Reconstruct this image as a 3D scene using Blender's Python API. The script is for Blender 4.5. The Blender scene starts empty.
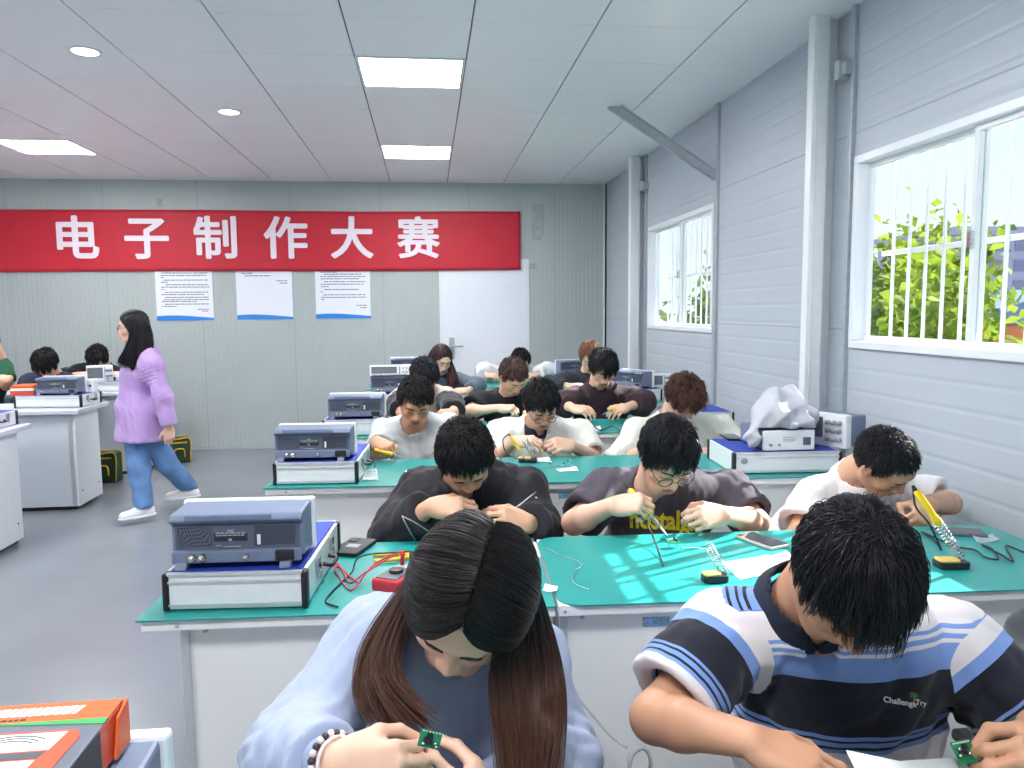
import bpy, bmesh, math, random
import numpy as np
from mathutils import Vector, Matrix, Euler
from mathutils.bvhtree import BVHTree
rnd = random.Random(7)
scene = bpy.context.scene
COL = scene.collection
PI = math.pi

# ---------------------------------------------------------------- camera
FOC = 760.0
CAM = np.array([0.0, 0.0, 1.5])
_p, _y, _r = math.radians(5.5), math.radians(6.3), math.radians(-0.5)
_W = np.array([math.sin(_y)*math.cos(_p), math.cos(_y)*math.cos(_p), -math.sin(_p)])
_rt = np.array([math.cos(_y), -math.sin(_y), 0.0])
_up = np.cross(_rt, _W)
_R = math.cos(_r)*_rt + math.sin(_r)*_up
_U = -math.sin(_r)*_rt + math.cos(_r)*_up
cam_d = bpy.data.cameras.new('camera')
cam_d.sensor_width = 36.0
cam_d.lens = FOC/1024.0*36.0
cam_d.clip_start = 0.05
cam = bpy.data.objects.new('camera', cam_d)
COL.objects.link(cam)
M3 = Matrix((tuple(_R), tuple(_U), tuple(-_W))).transposed()
cam.matrix_world = Matrix.Translation(Vector(CAM)) @ M3.to_4x4()
scene.camera = cam

def at(x, y, X=None, Y=None, Z=None):
    """point in the room seen at a pixel of the photograph, on a plane X=, Y= or Z="""
    d = _W*FOC + _R*(x-512) - _U*(y-384)
    t = (X-CAM[0])/d[0] if X is not None else (Y-CAM[1])/d[1] if Y is not None else (Z-CAM[2])/d[2]
    return CAM + t*d

# ---------------------------------------------------------------- materials
def s2l(c):
    c = c/255.0
    return c/12.92 if c <= 0.04045 else ((c+0.055)/1.055)**2.4
def rgb(r, g, b):
    return (s2l(r), s2l(g), s2l(b), 1.0)

class NT:
    def __init__(s, name):
        s.m = bpy.data.materials.new(name)
        s.m.use_nodes = True
        s.t = s.m.node_tree
        s.b = s.t.nodes['Principled BSDF']
    def n(s, typ, **kw):
        nd = s.t.nodes.new(typ)
        for k, v in kw.items():
            if k in nd.inputs:
                nd.inputs[k].default_value = v
            else:
                setattr(nd, k, v)
        return nd
    def l(s, a, ao, b, bi):
        s.t.links.new(a.outputs[ao], b.inputs[bi])
    def ramp(s, stops, interp='LINEAR'):
        nd = s.t.nodes.new('ShaderNodeValToRGB')
        cr = nd.color_ramp
        cr.interpolation = interp
        while len(cr.elements) > 1:
            cr.elements.remove(cr.elements[-1])
        for i, (p, c) in enumerate(stops):
            e = cr.elements[0] if i == 0 else cr.elements.new(p)
            e.position = p
            e.color = c
        return nd

def mat(name, col, rough=0.5, metal=0.0, var=0.06, nscale=20.0, bump=0.0, bscale=80.0, spec=0.5, coat=0.0, sheen=0.0, trans=0.0, alpha=1.0, detail=3.0):
    """Principled material with a little procedural colour variation and optional bump"""
    k = NT(name)
    b = k.b
    b.inputs['Roughness'].default_value = rough
    b.inputs['Metallic'].default_value = metal
    b.inputs['Specular IOR Level'].default_value = spec
    b.inputs['Coat Weight'].default_value = coat
    b.inputs['Sheen Weight'].default_value = sheen
    b.inputs['Transmission Weight'].default_value = trans
    b.inputs['Alpha'].default_value = alpha
    tc = k.n('ShaderNodeTexCoord')
    no = k.n('ShaderNodeTexNoise', Scale=nscale, Detail=detail)
    k.l(tc, 'Object', no, 'Vector')
    c = np.array(col[:3])
    r = k.ramp([(0.3, tuple(c*(1-var))+(1,)), (0.7, tuple(np.minimum(c*(1+var), 1))+(1,))])
    k.l(no, 'Fac', r, 'Fac')
    k.l(r, 'Color', b, 'Base Color')
    if bump:
        n2 = k.n('ShaderNodeTexNoise', Scale=bscale, Detail=4.0)
        k.l(tc, 'Object', n2, 'Vector')
        bp = k.n('ShaderNodeBump', Strength=bump, Distance=0.01)
        k.l(n2, 'Fac', bp, 'Height')
        k.l(bp, 'Normal', b, 'Normal')
    return k.m

def emit(name, col, strength):
    k = NT(name)
    k.b.inputs['Base Color'].default_value = col
    k.b.inputs['Emission Color'].default_value = col
    k.b.inputs['Emission Strength'].default_value = strength
    return k.m

def glass_mat(name, tint=(0.97, 0.985, 0.98, 1), gloss=0.06):
    k = NT(name)
    t = k.t
    t.nodes.remove(k.b)
    out = t.nodes['Material Output']
    tr = k.n('ShaderNodeBsdfTransparent', Color=tint)
    gl = k.n('ShaderNodeBsdfGlossy', Roughness=0.03)
    lw = k.n('ShaderNodeLayerWeight', Blend=0.5)
    pw = k.n('ShaderNodeMath', operation='POWER'); pw.inputs[1].default_value = 5.0
    ml = k.n('ShaderNodeMath', operation='MULTIPLY_ADD'); ml.inputs[1].default_value = 0.35; ml.inputs[2].default_value = 0.02
    k.l(lw, 'Facing', pw, 0); k.l(pw, 'Value', ml, 0)
    mx = k.n('ShaderNodeMixShader')
    k.t.links.new(ml.outputs[0], mx.inputs[0])
    t.links.new(tr.outputs[0], mx.inputs[1])
    t.links.new(gl.outputs[0], mx.inputs[2])
    t.links.new(mx.outputs[0], out.inputs['Surface'])
    return k.m

# ---------------------------------------------------------------- objects
def tag(o, label=None, cat=None, group=None, kind=None):
    if label: o['label'] = label
    if cat: o['category'] = cat
    if group: o['group'] = group
    if kind: o['kind'] = kind
    return o

def empty(name, loc, rz=0.0, label=None, cat=None, group=None):
    o = bpy.data.objects.new(name, None)
    o.empty_display_size = 0.05
    COL.objects.link(o)
    o.location = Vector([float(v) for v in loc])
    o.rotation_euler = (0, 0, rz)
    return tag(o, label, cat, group)

def link_mesh(name, me, parent=None, loc=None, rot=None):
    o = bpy.data.objects.new(name, me)
    COL.objects.link(o)
    if parent is not None:
        o.parent = parent
    if loc is not None:
        o.location = Vector([float(v) for v in loc])
    if rot is not None:
        o.rotation_euler = rot
    return o

def copy_tree(o, parent=None, loc=None, rot=None):
    c = o.copy()
    COL.objects.link(c)
    if parent is not None:
        c.parent = parent
    if loc is not None:
        c.location = Vector([float(v) for v in loc])
    if rot is not None:
        c.rotation_euler = rot
    for ch in list(o.children):
        copy_tree(ch, c)
    return c

class MB:
    """collects shapes into one mesh"""
    def __init__(s):
        s.bm = bmesh.new()
        s.mi = 0
    def _mark(s, faces):
        for f in faces:
            f.material_index = s.mi
    def box(s, x0, y0, z0, x1, y1, z1, bev=0.0, seg=2, M=None):
        n0 = len(s.bm.faces)
        vs = [s.bm.verts.new((x, y, z)) for x in (x0, x1) for y in (y0, y1) for z in (z0, z1)]
        idx = [(0, 1, 3, 2), (4, 6, 7, 5), (0, 4, 5, 1), (2, 3, 7, 6), (0, 2, 6, 4), (1, 5, 7, 3)]
        fs = [s.bm.faces.new([vs[i] for i in q]) for q in idx]
        s._mark(fs)
        if bev > 0:
            es = list({e for f in fs for e in f.edges})
            r = bmesh.ops.bevel(s.bm, geom=es, offset=bev, segments=seg, affect='EDGES', profile=0.5)
            s._mark(r['faces'])
            vs = list({v for f in r['faces'] for v in f.verts} | {v for v in vs if v.is_valid})
        if M is not None:
            bmesh.ops.transform(s.bm, matrix=M, verts=[v for v in vs if v.is_valid])
        return s
    def poly(s, pts, M=None):
        vs = [s.bm.verts.new(p) for p in pts]
        f = s.bm.faces.new(vs)
        s._mark([f])
        if M is not None:
            bmesh.ops.transform(s.bm, matrix=M, verts=vs)
        return s
    def prism(s, pts2, axis, a0, a1, bev=0.0, M=None):
        """extrude a 2D outline along an axis ('x','y','z')"""
        def mk(p, a):
            return {'x': (a, p[0], p[1]), 'y': (p[0], a, p[1]), 'z': (p[0], p[1], a)}[axis]
        A = [s.bm.verts.new(mk(p, a0)) for p in pts2]
        B = [s.bm.verts.new(mk(p, a1)) for p in pts2]
        n = len(pts2)
        fs = [s.bm.faces.new(A), s.bm.faces.new(B[::-1])]
        for i in range(n):
            fs.append(s.bm.faces.new((A[i], B[i], B[(i+1) % n], A[(i+1) % n])))
        bmesh.ops.recalc_face_normals(s.bm, faces=fs)
        s._mark(fs)
        vs = A+B
        if bev > 0:
            es = list({e for f in fs for e in f.edges})
            r = bmesh.ops.bevel(s.bm, geom=es, offset=bev, segments=2, affect='EDGES', profile=0.5)
            s._mark(r['faces'])
            vs = list({v for f in r['faces'] for v in f.verts} | {v for v in vs if v.is_valid})
        if M is not None:
            bmesh.ops.transform(s.bm, matrix=M, verts=[v for v in vs if v.is_valid])
        return s
    def tube(s, pts, r, n=8, cap=True, r1=None):
        pts = [Vector([float(c) for c in p]) for p in pts]
        m = len(pts)
        rings = []
        up = None
        for i, p in enumerate(pts):
            d = (pts[min(i+1, m-1)] - pts[max(i-1, 0)])
            if d.length < 1e-9: d = Vector((0, 0, 1))
            d.normalize()
            if up is None:
                up = Vector((0, 0, 1)) if abs(d.z) < 0.9 else Vector((1, 0, 0))
            a = d.cross(up)
            if a.length < 1e-6:
                a = d.orthogonal()
            a.normalize()
            b = a.cross(d).normalized()
            up = b
            rr = r if r1 is None else r + (r1-r)*i/max(m-1, 1)
            rings.append([s.bm.verts.new(p + a*(math.cos(t)*rr) + b*(math.sin(t)*rr)) for t in [2*PI*k/n for k in range(n)]])
        fs = []
        for i in range(m-1):
            for k in range(n):
                fs.append(s.bm.faces.new((rings[i][k], rings[i][(k+1) % n], rings[i+1][(k+1) % n], rings[i+1][k])))
        if cap:
            fs.append(s.bm.faces.new(rings[0][::-1]))
            fs.append(s.bm.faces.new(rings[-1]))
        for f in fs: f.smooth = True
        s._mark(fs)
        return s
    def lathe(s, prof, n=20, M=None):
        """profile of (radius, z) pairs turned about z"""
        rings = []
        allv = []
        for (r, z) in prof:
            ring = [s.bm.verts.new((r*math.cos(2*PI*k/n), r*math.sin(2*PI*k/n), z)) for k in range(n)]
            rings.append(ring); allv += ring
        fs = []
        for i in range(len(prof)-1):
            for k in range(n):
                fs.append(s.bm.faces.new((rings[i][k], rings[i][(k+1) % n], rings[i+1][(k+1) % n], rings[i+1][k])))
        fs.append(s.bm.faces.new(rings[0][::-1]))
        fs.append(s.bm.faces.new(rings[-1]))
        s._mark(fs)
        if M is not None:
            bmesh.ops.transform(s.bm, matrix=M, verts=allv)
        return s
    def ball(s, c, r, seg=10, sc=(1, 1, 1)):
        M = Matrix.Translation(Vector([float(v) for v in c])) @ Matrix.Diagonal((sc[0]*r, sc[1]*r, sc[2]*r, 1))
        rr = bmesh.ops.create_uvsphere(s.bm, u_segments=seg, v_segments=max(4, seg//2+1), radius=1.0, matrix=M)
        fs = list({f for v in rr['verts'] for f in v.link_faces})
        for f in fs: f.smooth = True
        s._mark(fs)
        return s
    def build(s, name, mats, parent=None, loc=None, rot=None, smooth=False):
        me = bpy.data.meshes.new(name)
        s.bm.normal_update()
        s.bm.to_mesh(me)
        s.bm.free()
        for m in (mats if isinstance(mats, (list, tuple)) else [mats]):
            me.materials.append(m)
        if smooth:
            me.polygons.foreach_set('use_smooth', [True]*len(me.polygons))
        return link_mesh(name, me, parent, loc, rot)

def np_mesh(name, V, F, mats, parent=None, smooth=True, attrs=None, mat_index=None):
    """mesh from numpy arrays (quads, or triangles)"""
    me = bpy.data.meshes.new(name)
    nv, nf, k = len(V), len(F), F.shape[1]
    me.vertices.add(nv)
    me.vertices.foreach_set('co', np.ascontiguousarray(V, dtype=np.float32).ravel())
    me.loops.add(nf*k)
    me.loops.foreach_set('vertex_index', np.ascontiguousarray(F, dtype=np.int32).ravel())
    me.polygons.add(nf)
    me.polygons.foreach_set('loop_start', np.arange(0, nf*k, k, dtype=np.int32))
    me.polygons.foreach_set('loop_total', np.full(nf, k, dtype=np.int32))
    if smooth:
        me.polygons.foreach_set('use_smooth', np.ones(nf, dtype=bool))
    for m in (mats if isinstance(mats, (list, tuple)) else [mats]):
        me.materials.append(m)
    if mat_index is not None:
        me.polygons.foreach_set('material_index', mat_index)
    for nm, arr in (attrs or {}).items():
        if arr.ndim == 2:
            a = me.attributes.new(nm, 'FLOAT_COLOR', 'POINT')
            c4 = np.ones((nv, 4), dtype=np.float32); c4[:, :3] = arr
            a.data.foreach_set('color', c4.ravel())
        else:
            a = me.attributes.new(nm, 'FLOAT', 'POINT')
            a.data.foreach_set('value', arr.astype(np.float32))
    me.update()
    me.validate()
    return link_mesh(name, me, parent)

def text_mesh(s, size, depth=0.0, bold=0.0, res=3):
    """lettering as a mesh in the xy plane"""
    cu = bpy.data.curves.new('lettering', 'FONT')
    cu.body = s
    cu.size = size
    cu.extrude = depth
    cu.offset = bold
    cu.resolution_u = res
    cu.align_x = 'CENTER'
    cu.align_y = 'CENTER'
    o = bpy.data.objects.new('lettering', cu)
    COL.objects.link(o)
    dg = bpy.context.evaluated_depsgraph_get()
    me = bpy.data.meshes.new_from_object(o.evaluated_get(dg))
    bpy.data.objects.remove(o)
    bpy.data.curves.remove(cu)
    return me

def smooth_path(pts, n=8):
    """Catmull-Rom through points"""
    P = [np.array([float(c) for c in p]) for p in pts]
    P = [2*P[0]-P[1]] + P + [2*P[-1]-P[-2]]
    out = []
    for i in range(1, len(P)-2):
        for k in range(n):
            t = k/n
            a, b, c, d = P[i-1], P[i], P[i+1], P[i+2]
            out.append(0.5*((2*b)+(-a+c)*t+(2*a-5*b+4*c-d)*t*t+(-a+3*b-3*c+d)*t**3))
    out.append(P[-2])
    return out
# ================================================================ the room
XR, XL, YB, YF, ZC = 2.04, -5.6, 8.6, -2.5, 2.915

def rib_mat(name, col, axis, period, groove, rough=0.45, seam=None, bump=0.35):
    """painted metal sandwich panel: fine ribs along one direction, plus panel joints"""
    k = NT(name)
    k.b.inputs['Roughness'].default_value = rough
    k.b.inputs['Specular IOR Level'].default_value = 0.45
    tc = k.n('ShaderNodeTexCoord')
    sp = k.n('ShaderNodeSeparateXYZ')
    k.l(tc, 'Object', sp, 'Vector')
    ax = {'x': 'X', 'y': 'Y', 'z': 'Z'}[axis]
    def saw(per, w):
        d = k.n('ShaderNodeMath', operation='DIVIDE'); k.l(sp, ax, d, 0); d.inputs[1].default_value = per
        f = k.n('ShaderNodeMath', operation='FRACT'); k.l(d, 'Value', f, 0)
        s = k.n('ShaderNodeMath', operation='SUBTRACT'); k.l(f, 'Value', s, 0); s.inputs[1].default_value = 0.5
        a = k.n('ShaderNodeMath', operation='ABSOLUTE'); k.l(s, 'Value', a, 0)
        m = k.n('ShaderNodeMapRange'); k.l(a, 'Value', m, 'Value')
        m.inputs['From Min'].default_value = 0.0; m.inputs['From Max'].default_value = w/per
        m.interpolation_type = 'SMOOTHSTEP'
        return m
    m1 = saw(period, groove)
    h = m1
    if seam:
        m2 = saw(seam, 0.006)
        h = k.n('ShaderNodeMath', operation='MULTIPLY'); k.l(m1, 'Result', h, 0)
        p = k.n('ShaderNodeMath', operation='POWER'); k.l(m2, 'Result', p, 0); p.inputs[1].default_value = 1.0
        k.l(p, 'Value', h, 1)
        hout = 'Value'
    else:
        hout = 'Result'
    no = k.n('ShaderNodeTexNoise', Scale=1.3, Detail=3.0); k.l(tc, 'Object', no, 'Vector')
    c = np.array(col[:3])
    r = k.ramp([(0.3, tuple(c*0.965)+(1,)), (0.7, tuple(np.minimum(c*1.03, 1))+(1,))]); k.l(no, 'Fac', r, 'Fac')
    if seam:
        mx = k.n('ShaderNodeMixRGB', blend_type='MULTIPLY'); mx.inputs[0].default_value = 1.0
        r2 = k.ramp([(0.0, (0.72, 0.74, 0.74, 1)), (1.0, (1, 1, 1, 1))]); k.l(m2, 'Result', r2, 'Fac')
        k.l(r, 'Color', mx, 1); k.l(r2, 'Color', mx, 2); k.l(mx, 'Color', k.b, 'Base Color')
    else:
        k.l(r, 'Color', k.b, 'Base Color')
    bp = k.n('ShaderNodeBump', Strength=bump, Distance=0.004)
    k.l(h, hout, bp, 'Height'); k.l(bp, 'Normal', k.b, 'Normal')
    return k.m

M = {}
M['wall_back'] = rib_mat('painted_panel_vertical', rgb(170, 180, 180), 'x', 0.048, 0.012, seam=0.968, bump=0.45)
M['wall_right'] = rib_mat('painted_panel_horizontal', rgb(182, 192, 202), 'z', 0.105, 0.016, rough=0.35, seam=0.93, bump=0.4)
M['wall_plain'] = mat('wall_paint', rgb(240, 242, 242), 0.5, var=0.02, nscale=2)
M['ceil_tile'] = mat('ceiling_tile', rgb(248, 247, 250), 0.4, var=0.008, nscale=3, coat=0.15)
M['ceil_gap'] = mat('ceiling_gap', rgb(96, 103, 112), 0.6)
M['floor'] = mat('vinyl_floor', rgb(122, 128, 135), 0.24, var=0.05, nscale=2.2, spec=0.5, bump=0.02, bscale=6)
M['alu'] = mat('brushed_aluminium', rgb(214, 219, 224), 0.36, metal=0.55, var=0.03, nscale=60)
M['white_metal'] = mat('white_powder_coat', rgb(226, 230, 233), 0.35, var=0.02)
M['galv'] = mat('galvanised_steel', rgb(178, 186, 194), 0.35, metal=0.4, var=0.08, nscale=30)
M['pvc'] = mat('window_pvc', rgb(228, 233, 240), 0.3, var=0.01)
M['glass'] = glass_mat('window_glass')
M['black'] = mat('black_plastic', rgb(28, 29, 32), 0.4, var=0.1)
M['light'] = emit('light_panel', (1.0, 0.985, 0.99, 1), 19.0)
M['chrome'] = mat('chrome', rgb(200, 202, 205), 0.18, metal=1.0, var=0.02)

def struct(name, mb, mats, **kw):
    o = mb.build(name, mats, **kw)
    o['kind'] = 'structure'
    return o

struct('floor', MB().box(XL, YF, -0.1, XR+0.1, YB+0.1, 0.0), M['floor'])
struct('wall_back', MB().box(XL, YB, 0, XR+0.1, YB+0.1, ZC+0.25), M['wall_back'])
struct('wall_left', MB().box(XL-0.1, YF-0.1, 0, XL, YB+0.1, ZC+0.25), M['wall_plain'])
struct('wall_front', MB().box(XL, YF-0.1, 0, XR+0.1, YF, ZC+0.25), M['wall_plain'])

# right wall around its window openings
WIN = [(1.93, 3.47, 1.32, 2.20), (5.28, 6.86, 1.34, 2.235), (-1.37, 0.17, 1.32, 2.20)]
mb = MB()
edges = sorted([w[0] for w in WIN]+[w[1] for w in WIN])
segs = [YF]+edges+[YB]
T = 0.09
for i in range(len(segs)-1):
    a, b = segs[i], segs[i+1]
    w = [w for w in WIN if abs(w[0]-a) < 1e-6]
    if w:
        mb.box(XR, a, 0, XR+T, b, w[0][2]); mb.box(XR, a, w[0][3], XR+T, b, ZC+0.25)
    else:
        mb.box(XR, a, 0, XR+T, b, ZC+0.25)
struct('wall_right', mb, M['wall_right'])
# vertical panel joints of the right wall: slim steel strips
for i, (yy, w) in enumerate([(5.225, 0.05), (6.97, 0.03), (3.52, 0.028), (8.585, 0.03)]):
    mb = MB().box(XR-0.022, yy-w/2, 0, XR+0.004, yy+w/2, ZC+0.02, 0.004)
    struct(f'trim_{i+1}', mb, M['galv'])
struct('trim_5', MB().box(XR-0.03, YB-0.03, 0, XR+0.02, YB+0.02, ZC), M['white_metal'])
struct('trim_6', MB().box(XL, YB-0.012, 0, XR, YB+0.01, 0.02), M['galv'])

# steel box columns standing against the right wall
def column(name, y0, y1, x0, x1):
    mb = MB()
    mb.box(x0, y0, 0, x1, y1, ZC+0.05, 0.006)
    mb.box(x0+0.02, y0-0.004, 0, x0+0.024, y0+0.002, ZC+0.02)
    mb.box(x1-0.03, y1-0.01, 0, XR+0.004, y1, ZC+0.02)
    o = struct(name, mb, M['white_metal'])
    return o
column('column_near', 3.645, 3.705, 1.892, 1.978)
column('column_far', 7.02, 7.09, 1.895, 1.99)
for i, yy in enumerate((3.56, 6.96)):
    mb = MB().box(XR-0.06, yy-0.05, 2.60, XR+0.004, yy+0.05, 2.66, 0.004).box(XR-0.075, yy-0.02, 2.585, XR-0.02, yy+0.02, 2.675, 0.003)
    struct(f'trim_bracket_{i+1}', mb, M['galv'])
# diagonal brace from the panel joint up through the ceiling
mb = MB()
a, b = Vector((2.025, 5.225, 2.42)), Vector((1.30, 5.36, 2.93))
dv = (b-a).normalized()
sx = dv.cross(Vector((0, 1, 0))).normalized()
sy = dv.cross(sx)
def brk(mb, w0, w1, h0, h1):
    vs = []
    for p in (a, b):
        vs.append([p+sx*u+sy*v for u, v in ((w0, h0), (w1, h0), (w1, h1), (w0, h1))])
    V = [mb.bm.verts.new(q) for r in vs for q in r]
    for q in ((0, 1, 2, 3), (7, 6, 5, 4), (0, 4, 5, 1), (1, 5, 6, 2), (2, 6, 7, 3), (3, 7, 4, 0)):
        mb.bm.faces.new([V[k] for k in q])
    bmesh.ops.recalc_face_normals(mb.bm, faces=mb.bm.faces[:])
brk(mb, -0.03, 0.03, -0.004, 0.004)
brk(mb, -0.03, -0.024, -0.03, 0.03)
brk(mb, 0.024, 0.03, -0.03, 0.004)
struct('trim_brace', mb, M['galv'])

# ceiling: rows of lay-in tiles with a dark joint, light panels in some of the bays
TX, TY, X0g, Y0g = 0.6225, 0.568, -0.375, 4.435
lights_at = [(0, 0), (0, 4), (-5, 4), (-5, 0), (0, -4), (-5, -4), (0, -8), (-5, -8)]
mb = MB()
mb.mi = 1
mb.box(XL, YF, ZC+0.012, XR+0.1, YB+0.1, ZC+0.03)
mb.mi = 0
i0, i1 = math.floor((XL-X0g)/TX), math.ceil((XR-X0g)/TX)
j0, j1 = math.floor((YF-Y0g)/TY), math.ceil((YB-Y0g)/TY)
for i in range(i0, i1):
    for j in range(j0, j1):
        if (i, j) in lights_at: continue
        a0, a1 = max(X0g+i*TX+0.0045, XL), min(X0g+(i+1)*TX-0.0045, XR+0.05)
        b0, b1 = max(Y0g+j*TY+0.0018, YF), min(Y0g+(j+1)*TY-0.0018, YB+0.05)
        if a1-a0 > 0.02 and b1-b0 > 0.02:
            mb.box(a0, b0, ZC, a1, b1, ZC+0.012)
struct('ceiling', mb, [M['ceil_tile'], M['ceil_gap']])
LAB = {(0, 0): 'large square ceiling light panel, nearest of the two above the middle desks',
       (0, 4): 'square ceiling light panel above the middle rows, closer to the red banner wall',
       (-5, 4): 'square ceiling light panel over the desks on the aisle\'s far side',}
for (i, j) in lights_at:
    cx, cy = X0g+(i+0.5)*TX, Y0g+(j+0.5)*TY
    lab = LAB.get((i, j)) or 'square ceiling light panel outside the frame, %s %s' % ('over the window-side desks' if i == 0 else 'over the aisle-side desks', {0: 'second row', -4: 'above the camera', -8: 'behind the camera'}[j])
    t = empty('ceiling_light', (cx, cy, ZC-0.004), 0, lab, 'light', 'ceiling light panels')
    fx, fy = TX/2-0.004, TY/2-0.003
    f = MB()
    for q in ((-fx, -fy, fx, -fy+0.018), (-fx, fy-0.018, fx, fy), (-fx, -fy+0.018, -fx+0.018, fy-0.018), (fx-0.018, -fy+0.018, fx, fy-0.018)):
        f.box(q[0], q[1], -0.002, q[2], q[3], 0.014)
    f.build('frame', M['white_metal'], t)
    MB().box(-fx+0.018, -fy+0.018, 0.002, fx-0.018, fy-0.018, 0.012).build('diffuser', M['light'], t)
M['spot'] = emit('emissive_disc', (1, 1, 1, 1), 6.0)  # emissive material for two small rimmed discs in the ceiling
for (x, y, lab) in ((-1.807, 4.48, 'small round glowing disc in the ceiling, nearer of the pair'), (-1.36, 5.70, 'small round glowing disc in the ceiling, farther of the pair')):
    t = empty('ceiling_disc', (x, y, ZC), 0, lab, 'light', 'round ceiling discs')
    MB().lathe([(0.078, 0.002), (0.085, 0.0), (0.085, -0.005), (0.066, -0.006), (0.066, 0.002)], 28).build('rim', M['white_metal'], t)
    MB().lathe([(0.066, -0.0045), (0.05, -0.006), (0.0, -0.007)][::1], 28).build('lens', M['spot'], t)

# windows
def window(n, y0, y1, z0, z1):
    t = empty(f'window_{n}', (XR, (y0+y1)/2, z0), 0); t['kind'] = 'structure'
    h, w = z1-z0, (y1-y0)/2
    fr = MB()
    fw = 0.045
    def ring(mb, a0, a1, b0, b1, wd, x0, x1):
        mb.box(x0, a0, b0, x1, a1, b0+wd, 0.004); mb.box(x0, a0, b1-wd, x1, a1, b1, 0.004)
        mb.box(x0, a0, b0+wd, x1, a0+wd, b1-wd, 0.004); mb.box(x0, a1-wd, b0+wd, x1, a1, b1-wd, 0.004)
    ring(fr, -w-0.012, w+0.012, -0.012, h+0.012, 0.036, -0.018, 0.07)
    fr.build('frame', M['pvc'], t)
    for k, (a0, a1, xx) in enumerate(((-w+0.02, 0.014, 0.012), (-0.014, w-0.02, 0.038))):
        s = MB(); ring(s, a0, a1, 0.02, h-0.02, 0.028, xx, xx+0.022)
        so = s.build('sash', M['pvc'], t)
        MB().box(xx+0.009, a0+0.02, 0.04, xx+0.013, a1-0.02, h-0.04).build('pane', M['glass'], so)
    MB().box(-0.004, -0.012, h*0.46, 0.014, 0.012, h*0.46+0.06, 0.004).build('latch', M['chrome'], t)
    # security bars outside
    nb = int(round(2*w/0.118))
    for i in range(nb):
        yy = -w+(i+0.5)*2*w/nb
        MB().box(0.15, yy-0.008, -0.06, 0.160, yy+0.008, h+0.06, 0.002).build('security_bar', M['white_metal'], t)
    for zz in (0.0, h*0.5, h):
        MB().box(0.163, -w-0.05, zz-0.012, 0.178, w+0.05, zz+0.012, 0.002).build('cross_bar', M['white_metal'], t)
    for yy in (-w-0.03, w+0.03):
        MB().box(0.085, yy-0.012, -0.02, 0.178, yy+0.012, 0.02, 0.002).build('bar_bracket', M['white_metal'], t)
for n, wv in enumerate(WIN):
    window(n+1, *wv)

# door in the back wall
t = empty('door_1', (0.646, YB, 0), 0); t['kind'] = 'structure'
M['door'] = mat('door_white', rgb(222, 228, 236), 0.35, var=0.015)
MB().box(-0.483, -0.007, 0.01, 0.483, 0.0, 2.06, 0.003).build('leaf', M['door'], t)
f = MB()
f.box(-0.505, -0.008, 0, -0.485, 0.002, 2.08, 0.002); f.box(0.485, -0.008, 0, 0.505, 0.002, 2.08, 0.002); f.box(-0.485, -0.008, 2.062, 0.485, 0.002, 2.08, 0.002)
f.build('door_frame', M['white_metal'], t)
h = MB()
h.box(-0.405, -0.02, 0.96, -0.345, -0.006, 1.21, 0.008)
h.tube([(-0.375, -0.03, 1.11), (-0.375, -0.07, 1.11), (-0.36, -0.078, 1.11), (-0.25, -0.078, 1.11)], 0.009, 8)
h.tube([(-0.375, -0.034, 1.02), (-0.375, -0.038, 1.02)], 0.012, 10)
h.build('handle', M['galv'], t)

# ---------------------------------------------------------------- banner, posters, tape
M['banner'] = mat('banner_red_cloth', rgb(190, 22, 46), 0.6, var=0.05, nscale=5, sheen=0.15)
M['letter'] = mat('banner_lettering', rgb(232, 222, 232), 0.6, var=0.02)
t = empty('banner', (-2.0, YB-0.02, 1.95), 0, 'long red cloth banner with pale Chinese lettering hung across the back wall', 'banner')
nx, nz = 160, 16
xs = np.linspace(-5.4, 1.055, nx); zs = np.linspace(1.953, 2.598, nz)
def ban_y(x, z):
    yy = YB-0.026-0.004*np.sin(x*2.1)-0.0025*np.sin(x*5.3+z*3)
    s = np.clip((x-0.2)/0.85, 0, 1)
    yy = yy-0.006*s*np.sin((x*0.7+z*1.4)*22)-0.004*s
    return yy
Xg, Zg = np.meshgrid(xs, zs)
V = np.stack([Xg+2.0, ban_y(Xg, Zg)-(YB-0.02), Zg-1.95+0.004*np.sin(Xg*1.7)], -1).reshape(-1, 3)
ii = np.arange(nx*nz).reshape(nz, nx)
F = np.stack([ii[:-1, :-1], ii[:-1, 1:], ii[1:, 1:], ii[1:, :-1]], -1).reshape(-1, 4)
cl = np_mesh('cloth', V, F, M['banner'], t)
md = cl.modifiers.new('t', 'SOLIDIFY'); md.thickness = 0.002; md.offset = 1
for ch, px in zip('电子制作大赛', (76, 147, 216.5, 286, 352, 418.5)):
    m0 = text_mesh(ch, 0.475, 0.0, 0.0, 4)
    bmx = bmesh.new()
    for q in range(12):
        n0 = len(bmx.verts)
        bmx.from_mesh(m0)
        bmx.verts.ensure_lookup_table()
        for v_ in bmx.verts[n0:]:
            v_.co.x += 0.0125*math.cos(q*PI/6); v_.co.y += 0.010*math.sin(q*PI/6); v_.co.z += 0.0001*q
    me = bpy.data.meshes.new('lettering'); bmx.to_mesh(me); bmx.free()
    c = at(px, 241, Y=YB-0.03)
    o = link_mesh('lettering', me, t, (c[0]+2.0, float(ban_y(c[0], c[2]))-(YB-0.02)-0.0125, c[2]-1.95+0.0), (PI/2, 0, 0))
    me.materials.append(M['letter'])

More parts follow.
